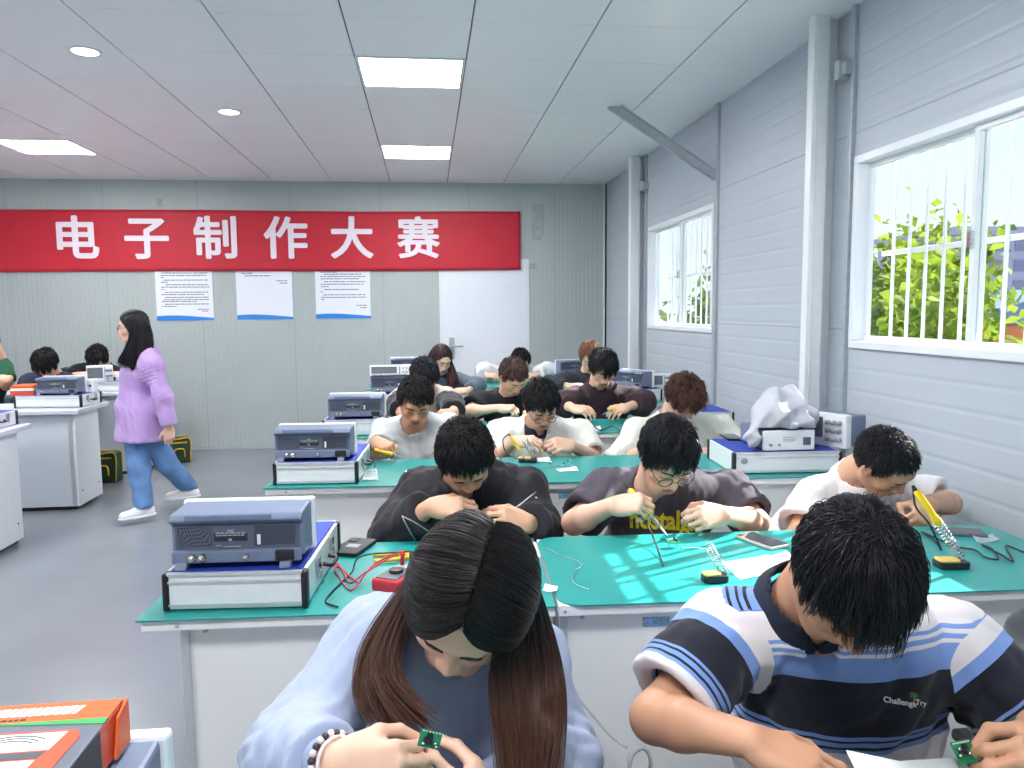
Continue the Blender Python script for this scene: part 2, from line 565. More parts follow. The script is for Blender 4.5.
M['paper'] = mat('poster_paper', rgb(226, 230, 240), 0.4, var=0.01)
M['print'] = mat('printed_text', rgb(92, 96, 112), 0.6)
M['blue'] = mat('poster_blue_wave', rgb(32, 132, 222), 0.4, var=0.25, nscale=3)
def poster(x0, x1, z0, lines, seed, lab):
    r = random.Random(seed)
    t = empty('hanging_poster', ((x0+x1)/2, YB-0.004, z0), 0, lab, 'poster', 'rule posters under the banner')
    w = (x1-x0)/2
    MB().box(-w, -0.004, 0, w, 0.0, 0.80).build('sheet', M['paper'], t)
    wave = MB()
    top = [(w-2*w*k/20, 0.022+0.042*math.sin(PI*(0.12+0.62*k/20))**1.3*(0.5+0.5*k/20)+0.0) for k in range(21)]
    wave.prism([(-w, 0.002), (w, 0.002)]+top, 'y', -0.0052, -0.004)
    wave.build('wave_band', M['blue'], t)
    for (zz, a, b) in lines:
        p = MB()
        x = a*2*w-w
        while x < b*2*w-w:
            e = min(x+r.uniform(0.012, 0.05), b*2*w-w)
            p.box(x, -0.0048, zz-0.0045, e, -0.004, zz+0.0045)
            x = e+r.uniform(0.002, 0.009)
        p.build('printed_line', M['print'], t)
L1 = [(0.51-0.0, .12, .92), (0.485, .1, .9), (0.462, .1, .16), (0.435, .14, .92), (0.412, .1, .22), (0.385, .18, .92), (0.36, .1, .95), (0.337, .1, .16), (0.305, .16, .92), (0.28, .1, .85), (0.25, .16, .92), (0.225, .13, .92), (0.205, .1, .72), (0.178, .15, .92), (0.155, .1, .35), (0.12, .72, .93), (0.10, .8, .9)]
L2 = [(0.50, .1, .3), (0.475, .16, .62), (0.42, .72, .92), (0.395, .78, .92)]
L3 = [(0.51, .1, .4), (0.487, .16, .85), (0.462, .1, .92), (0.437, .1, .8), (0.405, .16, .92), (0.378, .1, .88), (0.352, .1, .25), (0.32, .16, .8), (0.295, .1, .14), (0.262, .14, .92), (0.235, .1, .92), (0.21, .1, .16), (0.145, .74, .93), (0.12, .8, .92)]
poster(-2.893, -2.30, 1.425, L1, 1, 'white rules poster with dense text and a blue wave, behind the woman in lilac')
poster(-2.055, -1.462, 1.428, L2, 2, 'white poster that is mostly blank with a blue wave, middle of the three')
poster(-1.214, -0.62, 1.43, L3, 3, 'white rules poster with text and a blue wave, closest to the door')

M['tape'] = mat('clear_tape', rgb(196, 205, 206), 0.15, var=0.02, bump=0.6, bscale=60, coat=0.4, alpha=0.3)
def tape(px, py, w, h, lab, seed):
    r = random.Random(seed)
    c = at(px, py, Y=YB)
    n, m = 5, 9
    mb = MB()
    g = [[mb.bm.verts.new(((i/(n-1)-0.5)*w*(1+0.25*r.random()), -0.003-0.012*r.random(), (j/(m-1)-0.5)*h)) for i in range(n)] for j in range(m)]
    for j in range(m-1):
        for i in range(n-1):
            if r.random() < 0.85:
                mb.bm.faces.new((g[j][i], g[j][i+1], g[j+1][i+1], g[j+1][i]))
    o = mb.build('hanging_tape_scrap', M['tape'], None, (c[0], YB, c[2]))
    tag(o, lab, 'tape', 'tape scraps on the back wall')
tape(538, 222, 0.12, 0.40, 'long crinkled strip of clear tape on the wall beside the banner\'s end', 3)
tape(533, 266, 0.07, 0.06, 'small curl of clear tape on the wall just below the banner\'s end', 4)
tape(160, 203, 0.05, 0.09, 'scrap of clear tape on the wall above the banner\'s second character', 5)
# ================================================================ desks
M['mat'] = mat('teal_rubber_mat', rgb(36, 146, 142), 0.32, var=0.05, nscale=8, spec=0.45)
M['desk'] = mat('desk_laminate', rgb(238, 240, 240), 0.4, var=0.012, nscale=4)
M['desk_left'] = mat('desk_laminate_cool', rgb(205, 213, 222), 0.35, var=0.02, nscale=4)
M['sticker'] = mat('blue_sticker', rgb(130, 178, 214), 0.5, var=0.35, nscale=120)
ZD = 0.78
def rounded(x0, y0, x1, y1, r, n=5):
    pts = []
    for (cx, cy, a0) in ((x1-r, y0+r, -PI/2), (x1-r, y1-r, 0), (x0+r, y1-r, PI/2), (x0+r, y0+r, PI)):
        for k in range(n+1):
            a = a0+PI/2*k/n
            pts.append((cx+r*math.cos(a), cy+r*math.sin(a)))
    return pts
def desk(x0, y0, x1, y1, depth, lab, lend=False, rend=False, sticker=None, rl=0.002, rr=0.002, group='workbenches on the window side', matcol=None):
    """desk whose near edge runs (x0,y0)-(x1,y1); local x along it, local y away from the camera"""
    L = math.hypot(x1-x0, y1-y0)
    t = empty('workbench', (x0, y0, 0), math.atan2(y1-y0, x1-x0), lab, 'desk', group)
    MB().box(0.0, 0.004, ZD-0.032, L, depth-0.004, ZD-0.004, 0.003).build('tabletop', M['desk'], t)
    r = max(rl, rr)
    pts = rounded(-0.008 if lend else 0.0, -0.006, L+(0.008 if rend else 0), depth, r if r > 0.01 else 0.003)
    MB().prism(pts, 'z', ZD-0.004, ZD).build('surface_mat', M['mat'], t)
    a = 0.075 if lend else 0.004
    b = L-(0.06 if rend else 0.004)
    MB().box(a, 0.05, 0.06, b, 0.068, ZD-0.032, 0.002).build('back_panel', M['desk'], t)
    MB().box(a, 0.068, 0.0, a+0.022, depth-0.06, ZD-0.032, 0.002).build('side_panel', M['desk'], t)
    MB().box(b-0.022, 0.068, 0.0, b, depth-0.06, ZD-0.032, 0.002).build('side_panel', M['desk'], t)
    for xx in (a, b-0.02):
        MB().box(xx, 0.042, 0.0, xx+0.023, 0.05, ZD-0.034, 0.003).build('corner_strip', M['alu'], t)
    for xx in (a+0.06, b-0.04):
        MB().tube([(xx, 0.052, ZD-0.05), (xx, 0.044, ZD-0.05)], 0.006, 10).build('bolt', M['galv'], t)
        MB().tube([(xx-0.05, 0.006, ZD-0.018), (xx-0.05, 0.0, ZD-0.018)], 0.004, 8).build('bolt', M['galv'], t)
    if sticker:
        MB().box(sticker-0.035, 0.0475, ZD-0.085, sticker+0.035, 0.05, ZD-0.06).build('asset_sticker', M['sticker'], t)
    return t
# window-side rows (near edge of each)
desk(-0.69, 1.822, 0.30, 1.782, 0.56, 'white workbench with teal mat carrying the large aluminium case in the nearest visible row', lend=True)
desk(0.309, 1.782, 1.80, 1.722, 0.56, 'white workbench with teal mat lit by sun stripes, reaching the window wall', rend=True, sticker=0.255, rr=0.06)
desk(-0.68, 3.18, 0.31, 3.125, 0.56, 'white workbench with teal mat in front of the man in the grey T-shirt', lend=True)
desk(0.319, 3.125, 1.85, 3.039, 0.56, 'white workbench with teal mat under the case with the grey jacket', rend=True, sticker=0.26)
desk(-0.64, 4.40, 0.36, 4.37, 0.56, 'workbench holding the oscilloscope just behind the man in the grey T-shirt', lend=True)
desk(0.369, 4.37, 1.90, 4.324, 0.56, 'workbench in front of the man in the dark maroon shirt', rend=True)
desk(-0.60, 5.78, 0.36, 5.76, 0.56, 'workbench holding the white-fronted oscilloscope that faces the camera', lend=True)
desk(0.369, 5.76, 1.90, 5.728, 0.56, 'workbench in the fourth row behind the man in the dark maroon shirt', rend=True)
desk(-0.58, 7.12, 0.40, 7.12, 0.56, 'workbench in the last row carrying the dark oscilloscope, before the white door', lend=True)
desk(0.409, 7.12, 1.90, 7.12, 0.56, 'workbench in the last row in front of the person in the puffy white jacket', rend=True)
# front row, just below the frame
desk(-0.68, 0.50, 0.33, 0.50, 0.46, 'workbench under the box with the pictured meter, front row', lend=True)
desk(0.343, 0.50, 1.80, 0.50, 0.46, 'workbench of the man in the striped polo, front row', rend=True)

# aisle-side desks: tall white pedestal ends
def cabinet(yn, depth, lab, xe=-2.69, L=2.3):
    t = empty('workbench', (xe, yn, 0), 0, lab, 'desk', 'workbenches beyond the aisle')
    MB().box(-L, -0.05, ZD-0.03, 0.05, depth+0.1, ZD, 0.003).build('tabletop', M['desk_left'], t)
    MB().box(-L, 0.0, 0.03, -0.02, 0.018, ZD-0.03, 0.002).build('back_panel', M['desk_left'], t)
    s = MB(); s.box(-0.02, 0.0, 0.03, 0.0, depth, ZD-0.03, 0.002); s.build('end_panel', M['white_metal'], t)
    for yy in (0.06, depth-0.06):
        MB().tube([(0.0, yy, 0.14), (0.004, yy, 0.14)], 0.006, 10).build('bolt', M['black'], t)
    MB().box(-L, 0.02, 0.0, -0.03, depth-0.02, 0.03).build('plinth', M['black'], t)
    MB().box(-0.05, -0.003, 0.03, -0.02, 0.0, ZD-0.03).build('corner_strip', M['alu'], t)
    return t
cabinet(4.78, 0.48, 'white bench with a tall pedestal end, nearest beyond the aisle, cut by the frame edge')
cabinet(6.08, 0.42, 'white pedestal bench holding the case and grey oscilloscope, middle one beyond the aisle')
cabinet(7.40, 0.42, 'white pedestal bench behind the woman in lilac, farthest beyond the aisle')

# ================================================================ instruments
M['scope'] = mat('oscilloscope_shell', rgb(112, 125, 150), 0.42, var=0.04)
M['scope_dark'] = mat('oscilloscope_rear', rgb(88, 97, 116), 0.5, var=0.05)
M['scope_white'] = mat('oscilloscope_front', rgb(232, 236, 240), 0.35, var=0.01)
M['slot'] = mat('vent_slot', rgb(44, 49, 60), 0.6)
M['label_black'] = mat('rating_plate', rgb(34, 38, 46), 0.45)
M['label_txt'] = mat('rating_plate_print', rgb(168, 174, 184), 0.5)
M['brass'] = mat('connector_metal', rgb(206, 200, 182), 0.25, metal=0.9)
M['blue_pad'] = mat('blue_foam_pad', rgb(38, 66, 168), 0.55, var=0.06, bump=0.1, bscale=300)
M['case_alu'] = mat('case_aluminium', rgb(236, 239, 242), 0.32, metal=0.15, var=0.02, nscale=40)
M['screen'] = mat('dark_screen', rgb(112, 118, 124), 0.15, var=0.03, coat=0.5)
M['grey_knob'] = mat('grey_knob', rgb(150, 156, 166), 0.4)

def case_parts(t, w=0.35, d=0.45, h=0.095, logo=False):
    MB().box(-w/2+0.014, 0.006, 0.004, w/2-0.014, d-0.006, h-0.004, 0.003).build('body', M['case_alu'], t)
    for zz in (0.012, h-0.026):
        MB().box(-w/2+0.012, 0.0025, zz, w/2-0.012, 0.008, zz+0.006).build('rim', M['alu'], t)
    MB().box(-w/2+0.012, 0.002, h-0.008, w/2-0.012, 0.012, h+0.001, 0.001).build('rim', M['alu'], t)
    MB().box(-w/2+0.012, d-0.012, h-0.008, w/2-0.012, d-0.002, h+0.001, 0.001).build('rim', M['alu'], t)
    for sx_ in (-1, 1):
        for (y0, y1) in ((0.0, 0.03), (d-0.03, d)):
            x0, x1 = (w/2-0.016, w/2) if sx_ > 0 else (-w/2, -w/2+0.016)
            MB().box(x0, y0, 0, x1, y1, h, 0.006, 2).build('corner_cap', M['black'], t)
        x0 = w/2-0.014 if sx_ > 0 else -w/2+0.004
        MB().box(x0, 0.03, 0.004, x0+0.01, d-0.03, h, 0.002).build('side_rail', M['case_alu'], t)
    MB().box(-w/2+0.016, 0.013, h-0.004, w/2-0.016, d-0.013, h+0.0015).build('top_pad', M['blue_pad'], t)
    for yy in (d*0.3, d*0.7):
        c = MB(); c.box(w/2-0.003, yy-0.018, 0.05, w/2+0.004, yy+0.018, 0.085, 0.002); c.box(w/2+0.002, yy-0.01, 0.03, w/2+0.006, yy+0.01, 0.058, 0.002)
        c.build('latch', M['chrome'], t)
    hd = MB(); hd.tube(smooth_path([(w/2, d*0.42, 0.05), (w/2+0.022, d*0.43, 0.045), (w/2+0.024, d*0.5, 0.043), (w/2+0.022, d*0.57, 0.045), (w/2, d*0.58, 0.05)], 4), 0.006, 8)
    hd.build('carry_handle', M['black'], t)
    if logo:
        lg = MB(); lg.lathe([(0.0, 0.0), (0.016, 0.0), (0.016, 0.0015), (0.0, 0.0015)], 24, Matrix.Translation((-w/2+0.05, 0.002, h*0.62)) @ Matrix.Rotation(PI/2, 4, 'X') @ Matrix.Diagonal((1, 0.85, 1, 1)))
        lg.build('logo_badge', M['grey_knob'], t)
    return t

def scope_parts(t, w=0.345, d=0.16, h=0.138):
    """bench oscilloscope seen from behind; local -y is its rear, front bezel at +y"""
    sh = MB()
    # rear shell: tapered from front bezel to back
    prof = [(0.03, 0.022), (0.03, h*0.76), (0.008, h*0.86), (0.02, h-0.004), (d-0.02, h), (d-0.02, 0.014)]
    sh.prism(prof, 'x', -w/2+0.008, w/2-0.008, 0.006)
    sh.build('shell', M['scope'], t)
    MB().box(-w/2+0.018, 0.024, 0.02, w/2-0.018, 0.032, h*0.775, 0.002).build('rear_panel', M['scope_dark'], t)
    MB().box(-w/2, d-0.022, 0.006, w/2, d, h+0.004, 0.006).build('front_bezel', M['scope_white'], t)
    MB().box(-w*0.36, 0.007, h*0.86, w*0.26, 0.016, h*0.985, 0.004).build('handle_recess', M['scope'], t)
    bez = MB()
    bez.box(-w/2+0.012, 0.010, 0.014, w/2-0.012, 0.026, 0.045, 0.004)
    bez.build('connector_strip', M['scope'], t)
    def slots(x0, x1, z0, z1):
        sl = MB(); n = 12
        for k in range(-n, n):
            a = x0+(x1-x0)*k/n
            p, q = np.array([a, z1]), np.array([a+(z1-z0)*1.15, z0])
            # clip to the rectangle
            ts = [0, 1]
            dx = q[0]-p[0]
            t0, t1 = max(0, (x0-p[0])/dx), min(1, (x1-p[0])/dx)
            if t1-t0 < 0.08: continue
            A, B = p+(q-p)*t0, p+(q-p)*t1
            m = 6 if (x0 < 0) else 1
            for s in range(m):
                f0, f1 = s/m+0.03, (s+1)/m-0.06
                C, D = A+(B-A)*f0, A+(B-A)*f1
                nrm = np.array([-(D-C)[1], (D-C)[0]]); nrm = nrm/max(np.linalg.norm(nrm), 1e-6)*0.0016
                sl.poly([(C[0]-nrm[0], 0.0233, C[1]-nrm[1]), (D[0]-nrm[0], 0.0233, D[1]-nrm[1]), (D[0]+nrm[0], 0.0233, D[1]+nrm[1]), (C[0]+nrm[0], 0.0233, C[1]+nrm[1])])
        sl.build('vent_slots', M['slot'], t)
    slots(-w/2+0.024, -w*0.17, 0.05, h*0.745)
    slots(w*0.12, w/2-0.024, 0.05, h*0.745)
    MB().box(-w*0.165, 0.021, 0.066, w*0.075, 0.025, h*0.62, 0.001).build('rating_plate', M['label_black'], t)
    tx = MB(); r = random.Random(5)
    tx.box(-w*0.065, 0.0205, h*0.65, -w*0.02, 0.0212, h*0.675)
    for zz in (0.61, 0.57):
        x = -w*0.15
        while x < w*0.05:
            l = r.uniform(0.004, 0.012); tx.box(x, 0.0205, h*zz, x+l, 0.0212, h*zz+0.003); x += l+0.002
    tx.box(-w*0.06, 0.0205, h*0.48, -w*0.035, 0.0212, h*0.52)
    tx.box(-w*0.15, 0.0205, h*0.39, -w*0.11, 0.0212, h*0.405); tx.box(-w*0.10, 0.0205, h*0.37, w*0.03, 0.0212, h*0.385)
    tx.build('plate_print', M['label_txt'], t)
    MB().box(w*0.11+0.012, 0.0215, 0.055, w*0.11+0.02, 0.0245, 0.08).build('seal_label', M['scope_white'], t)
    for xx in (-w*0.31, -w*0.24, w*0.075):
        rr_ = 0.0085 if xx < 0 else 0.006
        MB().tube([(xx, 0.012, 0.03), (xx, -0.004, 0.03)], rr_, 12).tube([(xx, -0.003, 0.03), (xx, -0.008, 0.03)], rr_*0.72, 12).build('coax_socket', M['brass'], t)
    pw = MB().box(w*0.28, 0.004, 0.018, w*0.42, 0.014, 0.044, 0.004)
    pw.build('power_inlet', M['black'], t)
    for xx in (-w/2+0.035, w/2-0.05):
        MB().prism([(0.012, 0.02), (0.0, 0.0), (0.03, 0.0), (0.05, 0.02)], 'x', xx-0.014, xx+0.014, 0.003).build('foot', M['scope'], t)
    MB().box(-w/2+0.02, d-0.06, 0.0, w/2-0.02, d-0.045, 0.016, 0.003).build('foot', M['scope_dark'], t)
    # front face (seen from the seats): screen, buttons, knobs
    MB().box(-w*0.05, d, 0.03, w*0.44, d+0.002, h-0.02, 0.001).build('screen', M['screen'], t)
    for (xx, zz) in ((-w*0.14, 0.1), (-w*0.28, 0.1), (-w*0.4, 0.1), (-w*0.14, 0.06), (-w*0.28, 0.06), (-w*0.4, 0.06)):
        MB().tube([(xx, d, zz), (xx, d+0.012, zz)], 0.011, 14).build('knob', M['grey_knob'], t)
    return t
# ================================================================ equipment on the benches
def case(x0, y0, x1, y1, z, lab, w=None, d=0.45, logo=False):
    """case whose near bottom edge runs (x0,y0)-(x1,y1)"""
    L = math.hypot(x1-x0, y1-y0)
    t = empty('aluminium_case', ((x0+x1)/2, (y0+y1)/2, z), math.atan2(y1-y0, x1-x0), lab, 'case', 'aluminium instrument cases')
    return case_parts(t, L, d, 0.095, logo)
ZC1 = ZD+0.0968     # top of a case lying on a bench
def scope(x, y, z, rz, lab):
    t = empty('oscilloscope', (x, y, z), rz, lab, 'oscilloscope', 'grey bench oscilloscopes')
    return t
SC0 = scope(-0.477, 1.868, ZC1, -0.045, 'grey oscilloscope seen from behind on the large aluminium case, nearest in full view')
scope_parts(SC0, 0.335)
def scope_copy(x, y, z, rz, lab):
    c = copy_tree(SC0, None, (x, y, z), (0, 0, rz)); c['label'] = lab
    return c
case(-0.651, 1.862, -0.303, 1.838, ZD, 'aluminium case with blue top on the nearest visible bench, at the aisle end')
case(-0.655, 3.215, -0.301, 3.195, ZD, 'aluminium case under the oscilloscope beside the man in the grey T-shirt')
scope_copy(-0.492, 3.22, ZC1, -0.05, 'grey oscilloscope seen from behind, on the case beside the man in the grey T-shirt')
case(-0.62, 4.47, -0.27, 4.455, ZD, 'aluminium case on the third visible bench, behind the man in the grey T-shirt', d=0.34)
scope_copy(-0.43, 4.475, ZC1, -0.04, 'grey oscilloscope on the third case back along the aisle')
case(-0.47, 5.84, -0.12, 5.83, ZD, 'aluminium case below the two stacked oscilloscopes', d=0.20)
scope_copy(-0.28, 5.85, ZC1, 0, 'grey oscilloscope under the white-fronted one')
case(-0.37, 7.18, -0.02, 7.18, ZD, 'aluminium case on the last bench before the white door')
scope_copy(-0.19, 7.20, ZC1+0.051, 0, 'dark grey oscilloscope on the last bench, in front of the back wall')
case(-0.65, 0.685, -0.29, 0.685, ZD, 'aluminium case under the box with the pictured meter', d=0.265)
scope_copy(-0.4725, 0.73, ZC1, 0, 'grey oscilloscope with white front edge, under the box with the pictured meter')

# instrument seen from its front: white scope
def white_scope(x, y, z, rz, w, h, d, lab):
    t = empty('oscilloscope', (x, y, z), rz, lab, 'oscilloscope', 'white-fronted oscilloscopes')
    MB().box(-w/2+0.006, 0.02, 0.004, w/2-0.006, d, h-0.004, 0.008).build('shell', M['scope'], t)
    MB().box(-w/2, 0.0, 0.0, w/2, 0.03, h, 0.006).build('front_bezel', M['scope_white'], t)
    MB().box(-w*0.46, -0.002, h*0.2, w*0.12, 0.004, h*0.86, 0.002).build('screen', M['screen'], t)
    MB().box(w*0.17, -0.0015, h*0.1, w*0.2, 0.004, h*0.9).build('button_column', M['grey_knob'], t)
    for i in range(3):
        for j in range(2):
            xx, zz = w*(0.26+0.085*i), h*(0.35+0.35*j)
            MB().tube([(xx, 0.002, zz), (xx, -0.012, zz)], h*0.085, 12).build('knob', M['grey_knob'], t)
    for xx in (-w*0.4, -w*0.25, w*0.3):
        MB().tube([(xx, 0.002, h*0.1), (xx, -0.01, h*0.1)], h*0.045, 10).build('coax_socket', M['brass'], t)
    return t
white_scope(-0.277, 5.83, ZC1+0.1425, 0, 0.33, 0.078, 0.14, 'white oscilloscope with grey screen facing the camera, atop another instrument')

# window end, second bench back: case, generator, spectrum instrument, jacket
case(1.312, 3.135, 1.80, 3.105, ZD, 'aluminium case with round badge and blue top beneath the grey jacket', d=0.38, logo=True)
def generator(x, y, z, rz, w, h, d, lab):
    t = empty('signal_generator', (x, y, z), rz, lab, 'instrument', 'white bench generators')
    MB().box(-w/2+0.004, 0.012, 0.008, w/2-0.004, d, h-0.002, 0.004).build('housing', M['scope'], t)
    MB().box(-w/2, 0.0, 0.004, w/2, 0.016, h, 0.005).build('face_plate', M['scope_white'], t)
    MB().box(w*0.27, -0.002, h*0.28, w*0.42, 0.004, h*0.66, 0.002).build('power_inlet', M['scope_dark'], t)
    for xx in (-w*0.36, -w*0.2):
        MB().tube([(xx, 0.002, h*0.32), (xx, -0.008, h*0.32)], 0.006, 10).build('coax_socket', M['grey_knob'], t)
    p = MB(); r = random.Random(3)
    for zz in (0.66, 0.56, 0.48):
        p.box(-w*0.12, -0.0008, h*zz, w*(0.08+0.1*r.random()), 0.001, h*zz+0.003)
    p.build('printed_text', M['grey_knob'], t)
    for xx in (-w/2+0.025, w/2-0.025):
        for yy in (0.03, d-0.03):
            MB().tube([(xx, yy, 0.009), (xx, yy, 0.0)], 0.009, 10).build('foot', M['black'], t)
    return t
generator(1.565, 3.135, ZC1, -0.02, 0.235, 0.092, 0.27, 'white-faced generator on the badged case, grey jacket over it')
generator(-0.19, 7.19, ZC1, 0, 0.33, 0.05, 0.2, 'low instrument beneath the dark oscilloscope on the last bench')
def side_scope(x, y, z, rz, lab):
    t = empty('spectrum_analyser', (x, y, z), rz, lab, 'instrument')
    w, h, d = 0.30, 0.15, 0.15
    MB().box(-w/2+0.005, 0.02, 0.004, w/2-0.005, d, h-0.006, 0.008).build('shell', M['scope'], t)
    MB().box(-w/2, 0.0, 0.0, w/2, 0.04, h, 0.006).build('front_bezel', M['scope_white'], t)
    MB().box(-w*0.45, -0.002, h*0.25, w*0.1, 0.004, h*0.88, 0.002).build('screen', M['screen'], t)
    for i in range(3):
        for j in range(3):
            xx, zz = w*(0.2+0.1*i), h*(0.25+0.25*j)
            MB().tube([(xx, 0.002, zz), (xx, -0.014, zz)], 0.011, 12).build('knob', M['grey_knob'], t)
    MB().box(-w*0.2, d-0.002, h*0.3, w*0.35, d+0.004, h*0.8, 0.003).build('rear_recess', M['scope_dark'], t)
    return t
side_scope(1.765, 3.27, ZC1, -1.15, 'white and blue-grey instrument with knobs, on edge between the jacket and the window wall')

# window end, third bench
case(1.62, 4.42, 1.85, 4.41, ZD, 'small aluminium case at the window end, behind the man in the cream sweatshirt', d=0.40)
case(1.45, 5.82, 1.84, 5.81, ZD, 'aluminium case at the window end of the fourth bench', d=0.23)
scope_copy(1.56, 5.90, ZC1, -1.0, 'grey oscilloscope turned at an angle at the window end, behind the dark maroon shirt')
white_scope(1.85, 5.92, ZC1, 0.0, 0.2, 0.11, 0.14, 'white instrument turned at an angle near the far window')
scope_copy(1.43, 7.24, ZC1, 0.2, 'grey oscilloscope on the last bench beside the back corner')

# aisle side
case(-3.20, 6.24, -2.69, 6.21, ZD, 'aluminium case on the middle bench beyond the aisle', d=0.34)
scope_copy(-2.88, 6.225, ZC1, -0.06, 'grey oscilloscope on the middle bench beyond the aisle, seen from behind')
t = empty('adapter_box', (-2.705, 6.43, ZC1), -0.05, 'small white box with a black button standing behind the aisle-side oscilloscope', 'box')
MB().box(-0.035, -0.03, 0, 0.035, 0.05, 0.105, 0.004).build('body', M['scope_white'], t)
MB().tube([(0.012, -0.028, 0.055), (0.012, -0.034, 0.055)], 0.011, 12).build('button', M['black'], t)
case(-3.19, 4.93, -2.72, 4.92, ZD, 'aluminium case on the nearest bench beyond the aisle, at the frame edge', d=0.42)
case(1.25, 7.20, 1.62, 7.20, ZD, 'aluminium case on the last bench near the back corner', d=0.22)
generator(-2.95, 5.10, ZC1, 0, 0.24, 0.055, 0.2, 'low grey instrument under the green and yellow bag')
case(-3.2, 7.46, -2.76, 7.45, ZD, 'aluminium case on the farthest bench beyond the aisle', d=0.17)
white_scope(-3.05, 7.46, ZC1, 0.35, 0.22, 0.15, 0.14, 'white instrument with dark screen on the farthest bench beyond the aisle')
generator(-2.850, 7.47, ZC1, 0.0, 0.13, 0.085, 0.14, 'small white instrument right behind the woman in lilac')

# orange boxes
M['orange'] = mat('orange_card', rgb(228, 98, 38), 0.45, var=0.04)
M['orange_red'] = mat('red_orange_print', rgb(218, 82, 48), 0.45)
M['card_dark'] = mat('dark_grey_card', rgb(72, 78, 90), 0.45, var=0.06)
M['card_side'] = mat('black_card', rgb(40, 42, 48), 0.45)
M['card_grey'] = mat('grey_card', rgb(98, 104, 118), 0.45, var=0.05)
M['white_print'] = mat('white_print', rgb(232, 234, 236), 0.5)
M['green_print'] = mat('green_print', rgb(58, 160, 88), 0.5)
t = empty('carton', (-3.12, 6.27, ZC1), 0.05, 'flat red and orange carton beside the aisle-side oscilloscope', 'box')
MB().box(-0.11, 0, 0, 0.06, 0.2, 0.035, 0.002).build('tray', M['orange_red'], t)
MB().box(-0.11, 0, 0.036, 0.06, 0.2, 0.055, 0.002).build('lid', M['white_print'], t)
MB().box(-0.11, 0, 0.0555, 0.06, 0.2, 0.075, 0.002).build('sleeve', M['orange'], t)

def meter_box():
    zb = ZC1+0.1425
    t = empty('meter_box', (-0.558, 0.575, zb), 0.0, 'orange and grey cardboard box printed with an analogue meter, lower corner of the frame', 'box')
    L, D, H = 0.42, 0.285, 0.05
    MB().box(-L/2, 0, 0, L/2, D, H, 0.0015).build('carton', M['card_grey'], t)
    def pr(name, pts, m, z=0.0006):
        MB().prism(pts, 'z', H, H+z).build(name, m, t)
    pr('orange_band', [(-L/2, D*0.86), (L/2, D*0.86), (L/2, D), (-L/2, D)], M['orange'])
    pr('green_stripe', [(L*0.12, D*0.862), (L/2, D*0.82), (L/2, D*0.862)], M['green_print'], 0.0008)
    # picture of an analogue meter
    pr('meter_picture', [(0.045, 0.0), (0.188, 0.0), (0.196, D*0.74), (0.188, D*0.79), (0.085, D*0.79)], M['orange_red'], 0.0008)
    pr('meter_scale', [(0.083, D*0.66), (0.176, D*0.66), (0.180, D*0.775), (0.098, D*0.775)], M['white_print'], 0.0012)
    pr('meter_strip', [(0.077, D*0.61), (0.172, D*0.61), (0.1745, D*0.652), (0.082, D*0.652)], M['card_dark'], 0.0012)
    pr('meter_panel', [(0.055, 0.0), (0.165, 0.0), (0.171, D*0.60), (0.075, D*0.60)], M['white_print'], 0.0012)
    MB().lathe([(0.0, H), (0.026, H), (0.026, H+0.0018), (0.0, H+0.0018)], 28, Matrix.Translation((0.115, D*0.44, 0))).build('selector_dial', M['card_side'], t)
    for rr_ in (0.040, 0.033, 0.026):
        a = [(0.134+math.sin(th)*rr_, D*0.672+math.cos(th)*rr_*0.62, H+0.0014) for th in np.linspace(-0.85, 0.85, 18)]
        MB().tube(a, 0.0006, 5).build('scale_arc', M['card_dark'], t)
    # block lettering along the band, too small to read in the photograph
    r = random.Random(9); x = 0.035
    p = MB()
    while x < 0.170:
        l = r.uniform(0.0045, 0.009)
        p.prism([(x, D*0.905), (x+l, D*0.905), (x+l+0.004, D*0.965), (x+0.004, D*0.965)], 'z', H, H+0.0011); x += l+0.0022
    p.build('band_lettering', M['white_print'], t)
    p = MB(); x = 0.05
    while x < 0.12:
        l = r.uniform(0.003, 0.007); p.box(x, D*0.875, H, x+l, D*0.887, H+0.0011); x += l+0.002
    p.build('small_lettering', M['card_side'], t)
    # side face: dark with an orange end, flap lifted a little
    MB().box(L/2, D*0.0, 0.002, L/2+0.0008, D*0.78, H-0.002).build('side_print', M['card_side'], t)
    MB().box(L/2, D*0.78, 0.002, L/2+0.0008, D, H-0.002).build('side_band', M['orange_red'], t)
    fl = MB(); fl.prism([(D*0.86, 0.002), (D*1.0, 0.002), (D*1.0, H+0.002), (D*0.90, H-0.006)], 'x', L/2+0.003, L/2+0.006, 0.0005)
    fl.build('end_flap', M['orange'], t)
    x = D*0.2
    p = MB()
    for k in range(5):
        p.box(L/2+0.0008, x, 0.016, L/2+0.0012, x+0.016, 0.034); x += 0.02
    p.build('side_lettering', M['white_print'], t)
meter_box()

